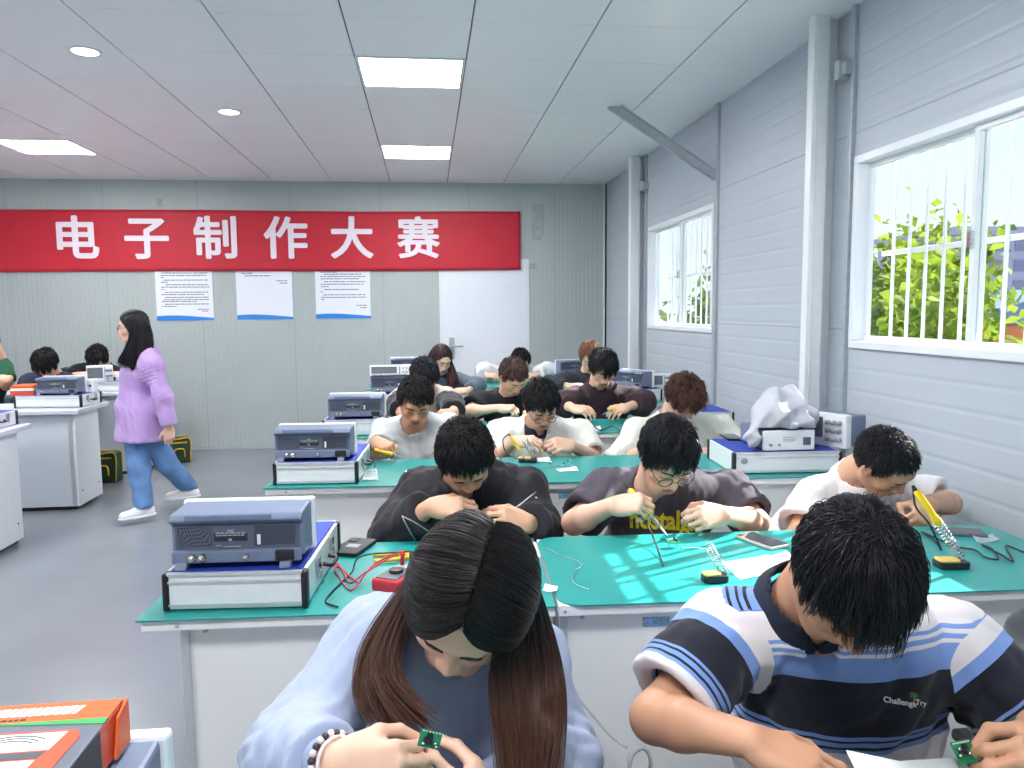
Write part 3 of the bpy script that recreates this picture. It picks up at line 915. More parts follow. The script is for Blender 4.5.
# tool bags
M['bag'] = mat('dark_green_canvas', rgb(34, 62, 44), 0.8, var=0.1, bump=0.2, bscale=200)
M['bag_trim'] = mat('yellow_webbing', rgb(226, 178, 34), 0.6, var=0.06)
def tool_bag(x, y, z, rz, w, d, h, lab, squash=0.0):
    t = empty('tool_bag', (x, y, z), rz, lab, 'bag', 'green canvas tool bags')
    MB().box(-w/2, 0, 0, w/2, d, h, 0.018, 3).build('body', M['bag'], t)
    for yy in (0.006, d-0.006):
        MB().tube(smooth_path([(-w/2+0.01, yy-0.005, 0.012), (-w/2+0.006, yy-0.005, h-0.012), (0, yy-0.005, h-0.002), (w/2-0.006, yy-0.005, h-0.012), (w/2-0.01, yy-0.005, 0.012)], 6), 0.005, 6).build('piping', M['bag_trim'], t)
    hd = smooth_path([(-w*0.22, 0.0, h*0.25), (-w*0.2, -0.012, h*0.55), (0, -0.016, h*0.6), (w*0.2, -0.012, h*0.55), (w*0.22, 0.0, h*0.25)], 6)
    MB().tube(hd, 0.007, 6).build('handle', M['bag_trim'], t)
    MB().box(-w*0.35, -0.003, h*0.82, w*0.35, 0.004, h*0.86, 0.002).build('zip', M['bag_trim'], t)
    return t
tool_bag(-2.90, 7.02, 0, 0.03, 0.24, 0.16, 0.27, 'dark green tool bag with yellow piping on the floor between two aisle-side benches')
tool_bag(-2.50, 7.86, 0, 0.4, 0.22, 0.18, 0.25, 'dark green tool bag on the floor behind the woman in lilac, near the back wall')
t = tool_bag(-2.96, 5.12, ZC1+0.056, 0.1, 0.26, 0.2, 0.075, 'dark green bag with yellow straps slumped on the nearest aisle-side bench')
MB().tube(smooth_path([(-0.12, 0.02, 0.077), (-0.03, 0.0, 0.10), (0.06, 0.05, 0.09), (0.12, 0.02, 0.05), (0.02, -0.02, 0.03), (-0.11, -0.01, 0.04)], 8), 0.007, 6).build('strap', M['bag_trim'], t)

# ---------------------------------------------------------------- small things
M['yellow'] = mat('yellow_plastic', rgb(240, 190, 30), 0.4, var=0.04)
M['sponge'] = mat('yellow_sponge', rgb(228, 196, 110), 0.9, var=0.08, bump=0.4, bscale=500)
M['steel'] = mat('bare_steel', rgb(190, 194, 198), 0.25, metal=0.9)
M['pcb'] = mat('pcb_green', rgb(24, 124, 84), 0.35, var=0.25, nscale=160)
M['cord'] = mat('black_cord', rgb(30, 32, 36), 0.5)
M['grey_cord'] = mat('grey_cord', rgb(196, 199, 202), 0.5)
M['red'] = mat('red_plastic', rgb(206, 44, 62), 0.4, var=0.04)
M['red_cord'] = mat('red_cord', rgb(206, 46, 74), 0.45)
M['phone_glass'] = mat('phone_screen', rgb(22, 24, 30), 0.12, coat=0.3)
M['sheet'] = mat('white_sheet', rgb(238, 239, 240), 0.6, var=0.01)
M['baggie'] = mat('clear_plastic_bag', rgb(225, 234, 236), 0.15, var=0.02, trans=0.0, alpha=0.5, bump=0.4, bscale=90)

def iron(tip, tail, lab, cord=None, length=0.20):
    """soldering iron; its point at tip, cable end towards tail"""
    tip, tail = Vector([float(v) for v in tip]), Vector([float(v) for v in tail])
    t = empty('soldering_iron', tip, 0, lab, 'soldering iron', 'yellow soldering irons')
    t.rotation_euler = (tail-tip).to_track_quat('Z', 'Y').to_euler()
    L = (tail-tip).length; s = L/0.20
    MB().lathe([(0.0004, 0), (0.002*s, 0.012*s), (0.0028*s, 0.03*s)], 10).build('tip', M['steel'], t)
    MB().lathe([(0.004*s, 0.03*s), (0.004*s, 0.075*s), (0.0065*s, 0.076*s), (0.0065*s, 0.084*s)], 12).build('barrel', M['steel'], t)
    MB().lathe([(0.008*s, 0.082*s), (0.0115*s, 0.088*s), (0.0105*s, 0.105*s), (0.0085*s, 0.112*s), (0.0095*s, 0.14*s), (0.0088*s, 0.182*s), (0.006*s, 0.186*s)], 16).build('handle', M['yellow'], t, smooth=True)
    MB().lathe([(0.0055*s, 0.185*s), (0.004*s, 0.2*s)], 12).build('cord_sleeve', M['black'], t)
    if cord:
        inv = (Matrix.Translation(tip) @ t.rotation_euler.to_matrix().to_4x4()).inverted()
        pts = smooth_path([tail]+[Vector([float(v) for v in p]) for p in cord], 8)
        for p in pts: p[2] = max(p[2], ZD+0.0036)
        MB().tube([inv @ Vector(p) for p in pts], 0.0028, 6).build('cord', M['cord'], t)
    return t

def iron_stand(x, y, z, rz, lean, lab, gauge=0.0017, s=0.8):
    """coil stand: sponge base and a leaning spring"""
    t = empty('iron_stand', (x, y, z), rz, lab, 'iron stand', 'coil stands for soldering irons')
    MB().prism(rounded(-0.055*s, -0.032*s, 0.055*s, 0.032*s, 0.016*s), 'z', 0, 0.018, 0.002).build('base', M['black'], t)
    MB().prism(rounded(-0.052*s, -0.027*s, 0.022*s, 0.027*s, 0.014*s), 'z', 0.018, 0.0235, 0.001).build('sponge', M['sponge'], t)
    a = Vector((0.042*s, 0, 0.018)); b = a+Vector(lean)
    ax = (b-a).normalized(); u = ax.orthogonal().normalized(); v = ax.cross(u)
    n = 150; turns = 13
    pts = [a+(b-a)*(k/n)+(u*math.cos(2*PI*turns*k/n)+v*math.sin(2*PI*turns*k/n))*(0.012+0.004*k/n)*(0.55+0.45*s) for k in range(n+1)]
    MB().tube(pts, gauge, 6).build('spring', M['steel'], t)
    MB().tube([a-ax*0.004, a+u*0.012, a+(b-a)*0.55+u*0.016], 0.0018, 6).build('spring_bracket', M['steel'], t)
    return t

def pcb(x, y, z, rot, lab, w=0.045, d=0.032, legs=False):
    t = empty('circuit_board', (x, y, z), 0, lab, 'circuit board', 'small green circuit boards')
    t.rotation_euler = rot
    MB().box(-w/2, -d/2, 0, w/2, d/2, 0.0016).build('board', M['pcb'], t)
    r = random.Random(int(abs(x)*1000))
    for k in range(4):
        xx, yy = r.uniform(-w*0.34, w*0.3), r.uniform(-d*0.3, d*0.25)
        MB().box(xx, yy, 0.0016, xx+r.uniform(0.005, 0.009), yy+r.uniform(0.004, 0.008), 0.0016+r.uniform(0.002, 0.005), 0.0004).build('chip', M['black'], t)
    for k in range(3):
        xx, yy = r.uniform(-w*0.4, w*0.35), r.uniform(-d*0.36, d*0.3)
        MB().tube([(xx, yy, 0.0016), (xx, yy, 0.007)], 0.0022, 8).build('capacitor', M['steel'], t)
    p = MB()
    for k in range(8):
        p.box(-w*0.42+k*0.0045, d*0.38, 0.0016, -w*0.42+k*0.0045+0.002, d*0.44, 0.0026)
    p.build('solder_pad_print', M['white_print'], t)
    if legs:
        for sx_ in (-1, 1):
            MB().tube([(sx_*w*0.35, 0, 0), (sx_*w*0.35, 0, -0.018)], 0.001, 6).build('pin', M['steel'], t)
    return t

def paper(px, lab, z=ZD+0.0006, curl=0.004, name='paper_sheet', m='sheet', cat='paper', thick=0.0005, group='papers on the benches'):
    """sheet lying on a bench, its four corners read from the picture"""
    c = [at(a, b, Z=z) for a, b in px]
    cen = sum(c)/4
    n = 10
    V = []; r = random.Random(int(px[0][0]))
    ph = r.uniform(0, 6)
    for j in range(n):
        for i in range(n):
            u, v = i/(n-1), j/(n-1)
            p = c[0]*(1-u)*(1-v)+c[1]*u*(1-v)+c[2]*u*v+c[3]*(1-u)*v-cen
            h = curl*(0.5+0.5*math.sin(ph+4*u+2*v))*(abs(u-0.5)+abs(v-0.5))
            V.append((p[0], p[1], max(h, 0)))
    ii = np.arange(n*n).reshape(n, n)
    F = np.stack([ii[:-1, :-1], ii[:-1, 1:], ii[1:, 1:], ii[1:, :-1]], -1).reshape(-1, 4)
    o = np_mesh(name, np.array(V), F, M[m])
    o.location = Vector([float(v) for v in cen])
    md = o.modifiers.new('t', 'SOLIDIFY'); md.thickness = thick; md.offset = 1
    tag(o, lab, cat, group)
    return o

def phone(px, z, lab, body, screen=True, th=0.009, wh=(0.072, 0.148), rz=0.0):
    c = at(px[0], px[1], Z=z)
    t = empty('phone', (c[0], c[1], z), rz, lab, 'phone', 'phones on the benches')
    w, h = wh
    MB().prism(rounded(-w/2, -h/2, w/2, h/2, 0.009), 'z', 0, th, 0.0015).build('body', body, t)
    if screen:
        MB().prism(rounded(-w/2+0.004, -h/2+0.005, w/2-0.004, h/2-0.005, 0.006), 'z', th, th+0.0006).build('screen', M['phone_glass'], t)
    else:
        MB().prism(rounded(-w/2+0.008, h/2-0.045, -w/2+0.035, h/2-0.008, 0.006), 'z', th, th+0.002, 0.0005).build('camera_bump', M['card_side'], t)
        MB().box(-0.02, -0.02, th, 0.02, 0.012, th+0.0005).build('logo_print', M['grey_knob'], t)
    return t
M['phone_pink'] = mat('phone_rose_body', rgb(226, 206, 200), 0.25, metal=0.3)
phone((354, 549), ZD+0.001, 'black phone lying on the teal mat right beside the large case', M['black'], False, 0.012, (0.085, 0.15), -0.35)
phone((762, 542), ZD+0.001, 'silver-rose phone face up on the sunlit mat by the brown T-shirt man\'s elbow', M['phone_pink'], True, 0.009, (0.078, 0.155), 0.35)
phone((731, 438), ZC1+0.001, 'dark phone lying on the badged case near the grey jacket', M['black'], True, 0.009, (0.075, 0.15), -0.1)
phone((958, 533), ZD+0.001, 'grey phone on the bench behind the yellow iron in its coil stand', M['card_grey'], True, 0.009, (0.075, 0.15), 1.2)

# red multimeter with its leads
mm = at(398, 577, Z=ZD+0.02)
t = empty('multimeter', (mm[0], mm[1], ZD), -0.5, 'red multimeter with red and black test leads beside the near woman\'s shoulder', 'multimeter')
MB().box(-0.04, -0.07, 0.0, 0.04, 0.07, 0.034, 0.008, 3).build('holster', M['red'], t)
MB().box(-0.031, -0.06, 0.033, 0.031, 0.06, 0.037, 0.002).build('face', M['card_dark'], t)
MB().box(-0.026, 0.022, 0.037, 0.026, 0.052, 0.0385, 0.001).build('display', M['grey_knob'], t)
MB().lathe([(0.02, 0.037), (0.018, 0.045), (0.0, 0.046)], 20, Matrix.Translation((0, -0.008, 0))).build('dial', M['black'], t)
for k, (xx, m) in enumerate(((-0.012, 'red'), (0.016, 'black'))):
    MB().tube([(xx, -0.046+0.09, 0.036), (xx, -0.046+0.092, 0.062), (xx-0.004, 0.05, 0.076)], 0.006, 8).build('plug', M[m], t)
mi = (Matrix.Translation((mm[0], mm[1], ZD)) @ Matrix.Rotation(-0.5, 4, 'Z')).inverted()
def lead(pts, m, r=0.0022, parent=None, inv=None, name='lead'):
    P = [Vector(p) for p in smooth_path(pts, 10)]
    if inv is not None: P = [inv @ p for p in P]
    return MB().tube(P, r, 6).build(name, M[m], parent)
q = lambda x, y, z: tuple(at(x, y, Z=ZD+z))
tp = (Matrix.Translation((mm[0], mm[1], ZD)) @ Matrix.Rotation(-0.5, 4, 'Z'))
p1 = tuple(tp @ Vector((-0.016, 0.05, 0.076))); p2 = tuple(tp @ Vector((0.012, 0.05, 0.076)))
lead([p1, q(372, 566, 0.03), q(352, 590, 0.004), q(338, 575, 0.004), q(335, 568, 0.004), q(338, 564, 0.006), q(345, 572, 0.006), q(358, 583, 0.004)], 'red_cord', 0.0024, t, mi)
lead([p1, q(366, 572, 0.03), q(350, 583, 0.006), q(342, 569, 0.006), q(337, 567, 0.006)], 'red_cord', 0.0024, t, mi)
lead([p2, q(362, 556, 0.05), q(352, 572, 0.01), q(342, 582, 0.004), q(330, 594, 0.004), q(326, 602, 0.004), q(338, 607, 0.004)], 'cord', 0.0024, t, mi)

# pliers: only the two yellow grips clear of the hair
c = at(398, 557, Z=ZD+0.006)
t = empty('pliers', (c[0], c[1], ZD+0.008), 0.1, 'pliers with yellow grips lying behind the near woman\'s hair', 'pliers')
for s in (-1, 1):
    MB().tube(smooth_path([(-0.07, s*0.026, 0), (-0.02, s*0.027, 0), (0.02, s*0.016, 0), (0.045, s*0.004, 0)], 6), 0.006, 8).build('grip', M['yellow'], t)
    MB().tube([(0.045, s*0.004, 0), (0.06, -s*0.004, 0), (0.085, -s*0.002, 0.0)], 0.004, 8).build('jaw', M['steel'], t)

# soldering stations
sp = at(719, 581, Z=ZD)
iron_stand(sp[0]-0.012, sp[1], ZD+0.001, 0.05, (-0.012, 0.075, 0.055), 'empty coil stand with tan sponge in the sun patch, before the brown T-shirt man', 0.0014, 0.62)
sp = at(951, 567, Z=ZD)
iron_stand(sp[0], sp[1], ZD+0.001, -0.06, (-0.062, 0.035, 0.105), 'coil stand with black base and yellow sponge holding an iron, near the window wall')
b0 = np.array([sp[0]+0.034, sp[1], ZD+0.02]); ax_ = np.array([-0.062, 0.035-0.004, 0.105])
iron(b0+ax_*0.16, b0+ax_*1.9, 'yellow soldering iron resting in the coil stand near the window wall',
     [at(916, 507, Y=1.98), at(930, 525, Y=2.0), tuple(at(941, 550, Z=ZD+0.006)), tuple(at(934, 540, Z=ZD+0.006)), tuple(at(922, 532, Z=ZD+0.006)), tuple(at(955, 546, Z=ZD+0.006)), tuple(at(975, 550, Z=ZD+0.006)), tuple(at(985, 557, Z=ZD+0.006)), tuple(at(998, 559, Z=ZD+0.006)), tuple(at(992, 549, Z=ZD+0.006)), tuple(at(982, 545, Z=ZD+0.006)), tuple(at(1000, 554, Z=ZD+0.006)), tuple(at(1013, 561, Z=ZD+0.006)), tuple(at(1006, 546, Z=ZD+0.006)), tuple(at(1026, 553, Z=ZD+0.006))])
sp = at(535, 462, Z=ZD)
iron_stand(sp[0]-0.035, sp[1], ZD+0.001, -0.3, (-0.055, 0.04, 0.085), 'coil stand on the second bench in front of the man with the dark-collared polo', 0.002)
b0 = np.array([sp[0], sp[1], ZD+0.02])
iron(at(527, 462, Y=3.5), at(509, 434, Y=3.52), 'yellow soldering iron leaning in the stand before the man with the dark-collared polo', [at(503, 440, Y=3.52), at(506, 452, Y=3.48), at(517, 459, Y=3.40)])

pcb(*at(673, 541, Z=ZD+0.02), (0.25, 0, 0.2), 'green circuit board on the mat under the soldering iron\'s point', 0.04, 0.026, True)

# papers
paper([(512, 543), (536, 542), (541, 557), (517, 558)], 'small white sheet on the teal mat beside the near woman\'s hair')
paper([(545, 585), (558, 586), (557, 592), (543, 591)], 'tiny white paper scrap at the near edge of the mat by the near woman\'s hair')
paper([(722, 562), (768, 556), (785, 572), (740, 580)], 'white sheet in the sun patch between the coil stand and the rose phone')
paper([(763, 558), (786, 552), (806, 566), (776, 573)], 'white sheet overlapping another beside the striped polo man\'s head')
paper([(971, 535), (993, 534), (1000, 542), (977, 543)], 'crumpled clear plastic bag by the window wall on the mat', ZD+0.001, 0.01, 'plastic_bag', 'baggie', 'plastic bag', 0.001, 'plastic bags on the mats')
paper([(536, 458), (549, 457), (552, 462), (539, 462)], 'white paper slip nearest the hands of the man with the dark-collared polo')
paper([(556, 469), (577, 467), (579, 471), (560, 472)], 'white paper slip near the edge of the second bench, behind the brown T-shirt')
paper([(362, 471), (377, 470), (379, 480), (362, 482)], 'clear plastic bag on the second bench by the grey T-shirt man\'s hand', ZD+0.001, 0.012, 'plastic_bag', 'baggie', 'plastic bag', 0.001, 'plastic bags on the mats')
paper([(583, 428), (600, 426), (602, 431), (586, 433)], 'pale paper slip on the third bench below the maroon shirt man\'s hands', ZD+0.001)
def wire(pts, lab, m='grey_cord', r=0.0012, name='wire', cat='wire', group='loose wires on the mats'):
    P = smooth_path([tuple(at(x, y, Z=ZD+z)) for x, y, z in pts], 8)
    c = P[0]
    o = MB().tube([np.array(p)-c for p in P], r, 6).build(name, M[m], None, c)
    return tag(o, lab, cat, group)
wire([(545, 546, .003), (560, 556, .003), (575, 560, .01), (582, 566, .012), (574, 572, .004), (574, 583, .003), (590, 590, .003)], 'thin solder wire curling on the mat between the sheet and the sun patch', 'steel')
wire([(680, 548, .003), (700, 548, .01), (712, 552, .006)], 'short bright wire end beside the empty coil stand', 'steel')
wire([(520, 470, .003), (535, 469, .004), (548, 468, .003), (560, 465, .003)], 'thin wire lying between two paper slips on the second bench', 'steel')
wire([(583, 430, .008), (590, 424, .010), (600, 430, .008), (612, 426, .008), (620, 431, .006)], 'black cable tangle below the maroon shirt man\'s hands', 'cord', 0.004, 'cable', 'cable')
r_ = random.Random(4)
M['bit'] = mat('component_body', rgb(200, 206, 206), 0.4)
for k in range(12):
    c = at(552+r_.uniform(-9, 22), 464+r_.uniform(-4, 3.5), Z=ZD+0.0005)
    o = MB().box(-0.004, -0.003, 0, 0.004, 0.003, 0.004, 0.0008).build('electronic_component', M['bit' if k % 3 else 'black'], None, c, (0, 0, r_.uniform(0, 3)))
    tag(o, 'tiny loose electronic component scattered on the second bench between the paper slips', 'component', 'loose components on the second bench')

# white cable bundle hung at the near side of the second desk
t = empty('cable_coil', tuple(at(640, 757, Y=1.715)), 0, 'coiled white cable hanging against the bench panel by the striped polo man\'s elbow', 'cable')
c0 = np.array(t.location)
pt = []
for k in range(90):
    a = 2*PI*k/18
    pt.append((0.028*math.cos(a)+0.004*math.sin(k*0.7), 0.012*math.sin(k*0.37), -0.03+0.05*math.sin(a)+0.004*math.cos(k*0.9)))
MB().tube(pt, 0.0042, 6).build('loops', M['grey_cord'], t)
up = [at(628, 748, Y=1.72), at(610, 735, Y=1.745), at(588, 710, Y=1.765), at(567, 684, Y=1.79), at(553, 668, Y=1.80), at(548, 640, Y=1.80)]
MB().tube(smooth_path([np.array(p)-c0 for p in up], 8), 0.0035, 6).build('tail', M['grey_cord'], t)
# ================================================================ figures: implicit surfaces
f32 = np.float32
def vec(*a): return np.array(a, dtype=float)
def nrm(v): return v/max(np.linalg.norm(v), 1e-9)

def axis(lo, hi, step, zones=()):
    """grid lines from lo to hi, finer inside the zones (a, b, step)"""
    out = [lo]
    while out[-1] < hi:
        x = out[-1]; s = step
        for a, b, z in zones:
            if a-z <= x <= b: s = min(s, z)
            elif x < a < x+s: s = max(a-x, z)
        out.append(x+s)
    return np.array(out, dtype=f32)

class Cone:
    def __init__(s, a, b, ra, rb, k=0.02, g=0): s.a, s.b, s.ra, s.rb, s.k, s.g = np.array(a, float), np.array(b, float), ra, rb, k, g
    def box(s):
        r = np.array([s.ra]*3); q = np.array([s.rb]*3)
        return np.minimum(s.a-r, s.b-q), np.maximum(s.a+r, s.b+q)
    def d(s, x, y, z):
        ab = s.b-s.a; L = max(ab@ab, 1e-12)
        px, py, pz = x-f32(s.a[0]), y-f32(s.a[1]), z-f32(s.a[2])
        t = np.clip((px*f32(ab[0])+py*f32(ab[1])+pz*f32(ab[2]))*f32(1/L), 0, 1)
        return np.sqrt((px-t*f32(ab[0]))**2+(py-t*f32(ab[1]))**2+(pz-t*f32(ab[2]))**2)-(f32(s.ra)+t*f32(s.rb-s.ra))

class Oval:
    """ellipsoid with axes given by the rows of R"""
    def __init__(s, c, r, R=None, k=0.02, g=0): s.c, s.r, s.R, s.k, s.g = np.array(c, float), np.array(r, float), (np.eye(3) if R is None else np.array(R, float)), k, g
    def box(s):
        e = np.abs(s.R.T)@s.r
        return s.c-e, s.c+e
    def d(s, x, y, z):
        p = (x-f32(s.c[0]), y-f32(s.c[1]), z-f32(s.c[2]))
        k0 = 0; k1 = 0
        for i in range(3):
            u = p[0]*f32(s.R[i, 0])+p[1]*f32(s.R[i, 1])+p[2]*f32(s.R[i, 2])
            k0 = k0+(u*f32(1/s.r[i]))**2; k1 = k1+(u*f32(1/s.r[i]**2))**2
        k0 = np.sqrt(k0); k1 = np.sqrt(k1)+f32(1e-6)
        return k0*(k0-1)/k1

class Slab:
    """segment with an elliptical cross-section: half-widths (wa, wb) along side, (ta, tb) across"""
    def __init__(s, a, b, side, wa, wb, ta, tb, k=0.05, g=0):
        s.a, s.b = np.array(a, float), np.array(b, float)
        s.ax = nrm(s.b-s.a); s.side = nrm(np.array(side, float)-s.ax*(np.array(side, float)@s.ax)); s.fr = np.cross(s.ax, s.side)
        s.wa, s.wb, s.ta, s.tb, s.k, s.g = wa, wb, ta, tb, k, g
    def box(s):
        m = max(s.wa, s.wb, s.ta, s.tb)
        return np.minimum(s.a, s.b)-m, np.maximum(s.a, s.b)+m
    def d(s, x, y, z):
        ab = s.b-s.a; L = max(ab@ab, 1e-12)
        px, py, pz = x-f32(s.a[0]), y-f32(s.a[1]), z-f32(s.a[2])
        t = np.clip((px*f32(ab[0])+py*f32(ab[1])+pz*f32(ab[2]))*f32(1/L), 0, 1)
        px, py, pz = px-t*f32(ab[0]), py-t*f32(ab[1]), pz-t*f32(ab[2])
        rx = f32(s.wa)+t*f32(s.wb-s.wa); ry = f32(s.ta)+t*f32(s.tb-s.ta); rz = ry
        u = px*f32(s.side[0])+py*f32(s.side[1])+pz*f32(s.side[2])
        v = px*f32(s.fr[0])+py*f32(s.fr[1])+pz*f32(s.fr[2])
        w = px*f32(s.ax[0])+py*f32(s.ax[1])+pz*f32(s.ax[2])
        k0 = np.sqrt((u/rx)**2+(v/ry)**2+(w/rz)**2)
        k1 = np.sqrt((u/rx**2)**2+(v/ry**2)**2+(w/rz**2)**2)+f32(1e-6)
        return k0*(k0-1)/k1

def smin(a, b, k):
    h = np.maximum(f32(k)-np.abs(a-b), 0)*f32(1/k)
    return np.minimum(a, b)-h*h*f32(k*0.25)
def smax(a, b, k): return -smin(-a, -b, k)

class Field:
    def __init__(s, ax, ay, az):
        s.x, s.y, s.z = ax, ay, az
        s.f = np.full((len(ax), len(ay), len(az)), 0.25, dtype=f32)
    def sl(s, lo, hi):
        r = []
        for a, l, h in ((s.x, lo[0], hi[0]), (s.y, lo[1], hi[1]), (s.z, lo[2], hi[2])):
            i, j = np.searchsorted(a, l), np.searchsorted(a, h)
            r.append(slice(max(i-1, 0), min(j+1, len(a))))
        return tuple(r)
    def grid(s, q):
        return s.x[q[0]][:, None, None], s.y[q[1]][None, :, None], s.z[q[2]][None, None, :]
    def add(s, p, off=0.0, k=None):
        k = p.k if k is None else k
        lo, hi = p.box(); m = k+off+0.035
        q = s.sl(lo-m, hi+m)
        if min(x.stop-x.start for x in q) <= 0: return
        d = p.d(*s.grid(q))-f32(off)
        s.f[q] = smin(s.f[q], d, k)
    def sub(s, p, off=0.0, k=0.01):
        lo, hi = p.box(); m = k+off+0.035
        q = s.sl(lo-m, hi+m)
        if min(x.stop-x.start for x in q) <= 0: return
        s.f[q] = smax(s.f[q], -(p.d(*s.grid(q))-f32(off)), k)
    def cut(s, pt, n, k=0.006, lo=None, hi=None):
        """remove what lies beyond the plane through pt with outward normal n (inside a box)"""
        q = s.sl(np.array(lo), np.array(hi)) if lo is not None else (slice(0, len(s.x)), slice(0, len(s.y)), slice(0, len(s.z)))
        X, Y, Z = s.grid(q)
        s.f[q] = smax(s.f[q], (X-f32(pt[0]))*f32(n[0])+(Y-f32(pt[1]))*f32(n[1])+(Z-f32(pt[2]))*f32(n[2]), k)
    def mesh(s):
        return surface_net(s.x, s.y, s.z, s.f)

_CORN = [(i, j, k) for i in (0, 1) for j in (0, 1) for k in (0, 1)]
_EDGE = [(a, b) for a in range(8) for b in range(a+1, 8) if sum(abs(_CORN[a][t]-_CORN[b][t]) for t in range(3)) == 1]
def surface_net(ax, ay, az, f):
    ins = f < 0
    nx, ny, nz = f.shape
    cnt = np.zeros((nx-1, ny-1, nz-1), dtype=np.int8)
    for i, j, k in _CORN:
        cnt += ins[i:nx-1+i, j:ny-1+j, k:nz-1+k]
    act = (cnt > 0) & (cnt < 8)
    I, J, K = np.nonzero(act)
    n = len(I)
    if n == 0: return np.zeros((0, 3)), np.zeros((0, 4), int)
    vals = np.stack([f[I+i, J+j, K+k] for i, j, k in _CORN], 1)
    pos = np.stack([np.stack([ax[I+i], ay[J+j], az[K+k]], 1) for i, j, k in _CORN], 1)
    acc = np.zeros((n, 3)); c = np.zeros((n, 1))
    for a, b in _EDGE:
        va, vb = vals[:, a], vals[:, b]
        m = (va < 0) != (vb < 0)
        t = np.where(m, va/np.where(m, va-vb, 1), 0)[:, None]
        acc += np.where(m[:, None], pos[:, a]+(pos[:, b]-pos[:, a])*t, 0)
        c += m[:, None]
    V = acc/np.maximum(c, 1)
    idx = np.full(act.shape, -1, dtype=np.int64); idx[I, J, K] = np.arange(n)
    Q = []
    for axn in range(3):
        if axn == 0:
            A, B = ins[:-1, 1:-1, 1:-1], ins[1:, 1:-1, 1:-1]
        elif axn == 1:
            A, B = ins[1:-1, :-1, 1:-1], ins[1:-1, 1:, 1:-1]
        else:
            A, B = ins[1:-1, 1:-1, :-1], ins[1:-1, 1:-1, 1:]
        i, j, k = np.nonzero(A != B)
        fl = A[i, j, k]
        if axn == 0:
            q = [idx[i, j, k], idx[i, j+1, k], idx[i, j+1, k+1], idx[i, j, k+1]]
        elif axn == 1:
            q = [idx[i, j, k], idx[i, j, k+1], idx[i+1, j, k+1], idx[i+1, j, k]]
        else:
            q = [idx[i, j, k], idx[i+1, j, k], idx[i+1, j+1, k], idx[i, j+1, k]]
        q = np.stack(q, 1)
        q[~fl] = q[~fl][:, ::-1]
        Q.append(q)
    Q = np.concatenate(Q)
    Q = Q[(Q >= 0).all(1)]
    return V, Q

def largest(V, F):
    """drop stray crumbs: keep islands with a fair share of the surface"""
    n = len(V); lab = np.arange(n)
    e = np.concatenate([F[:, [0, 1]], F[:, [1, 2]], F[:, [2, 3]], F[:, [3, 0]]])
    while True:
        x, y = lab[e[:, 0]], lab[e[:, 1]]
        if (x == y).all(): break
        np.minimum.at(lab, np.maximum(x, y), np.minimum(x, y))
        while True:
            nl = lab[lab]
            if (nl == lab).all(): break
            lab = nl
    u, c = np.unique(lab, return_counts=True)
    big = u[c.argmax()]
    keep = lab == big
    mp = np.cumsum(keep)-1
    return V[keep], mp[F[keep[F[:, 0]]]]

def noise(x, y, z, freq, seed, ridge=True):
    """cheap folded-cloth noise about -1..1"""
    r = np.random.RandomState(seed)
    out = 0
    for o in range(3):
        k = r.normal(size=3); k = k/np.linalg.norm(k)*freq*(1.0+0.65*o)
        k2 = r.normal(size=3); k2 = k2/np.linalg.norm(k2)*freq*0.55
        ph = r.uniform(0, 6.28, 2)
        w = np.sin(x*f32(k2[0])+y*f32(k2[1])+z*f32(k2[2])+f32(ph[1]))
        v = np.sin(x*f32(k[0])+y*f32(k[1])+z*f32(k[2])+f32(ph[0])+w*f32(1.6))
        if ridge: v = 1-2*np.abs(v)
        out = out+v*f32(0.62**o)
    return out*f32(0.5)

# ---------------------------------------------------------------- materials for people
def attr_mat(name, rough, spec=0.5, bump=0.0, bscale=300, sheen=0.0, sss=0.0, var=0.08, nscale=30):
    """base colour from the mesh's own 'tint' attribute (skin, lips, dyed hair), with slight mottling"""
    k = NT(name)
    b = k.b
    at_ = k.n('ShaderNodeAttribute', attribute_name='tint')
    tc = k.n('ShaderNodeTexCoord'); no = k.n('ShaderNodeTexNoise', Scale=nscale, Detail=3.0); k.l(tc, 'Object', no, 'Vector')
    r = k.ramp([(0.3, (1-var, 1-var, 1-var, 1)), (0.7, (1+var*0.3,)*3+(1,))]); k.l(no, 'Fac', r, 'Fac')
    mx = k.n('ShaderNodeMixRGB', blend_type='MULTIPLY'); mx.inputs[0].default_value = 1
    k.l(at_, 'Color', mx, 1); k.l(r, 'Color', mx, 2); k.l(mx, 'Color', b, 'Base Color')
    b.inputs['Roughness'].default_value = rough
    b.inputs['Specular IOR Level'].default_value = spec
    b.inputs['Sheen Weight'].default_value = sheen
    if sss:
        b.inputs['Subsurface Weight'].default_value = sss
        b.inputs['Subsurface Radius'].default_value = (0.012, 0.005, 0.003)
        b.inputs['Subsurface Scale'].default_value = 0.6
    if bump:
        n2 = k.n('ShaderNodeTexNoise', Scale=bscale, Detail=4.0); k.l(tc, 'Object', n2, 'Vector')
        bp = k.n('ShaderNodeBump', Strength=bump, Distance=0.003); k.l(n2, 'Fac', bp, 'Height'); k.l(bp, 'Normal', b, 'Normal')
    return k.m
M['skin'] = attr_mat('skin', 0.5, 0.4, 0.08, 500, var=0.06)
M['hair'] = attr_mat('hair', 0.36, 0.32, var=0.15, nscale=90)
M['hair_under'] = attr_mat('hair_under_layer', 0.85, 0.15, var=0.2, nscale=120)
def cloth(name, col, rough=0.85, sheen=0.06, var=0.04, bscale=900, bump=0.15):
    return mat(name, col, rough, var=var, nscale=14, bump=bump, bscale=bscale, sheen=sheen, spec=0.25)

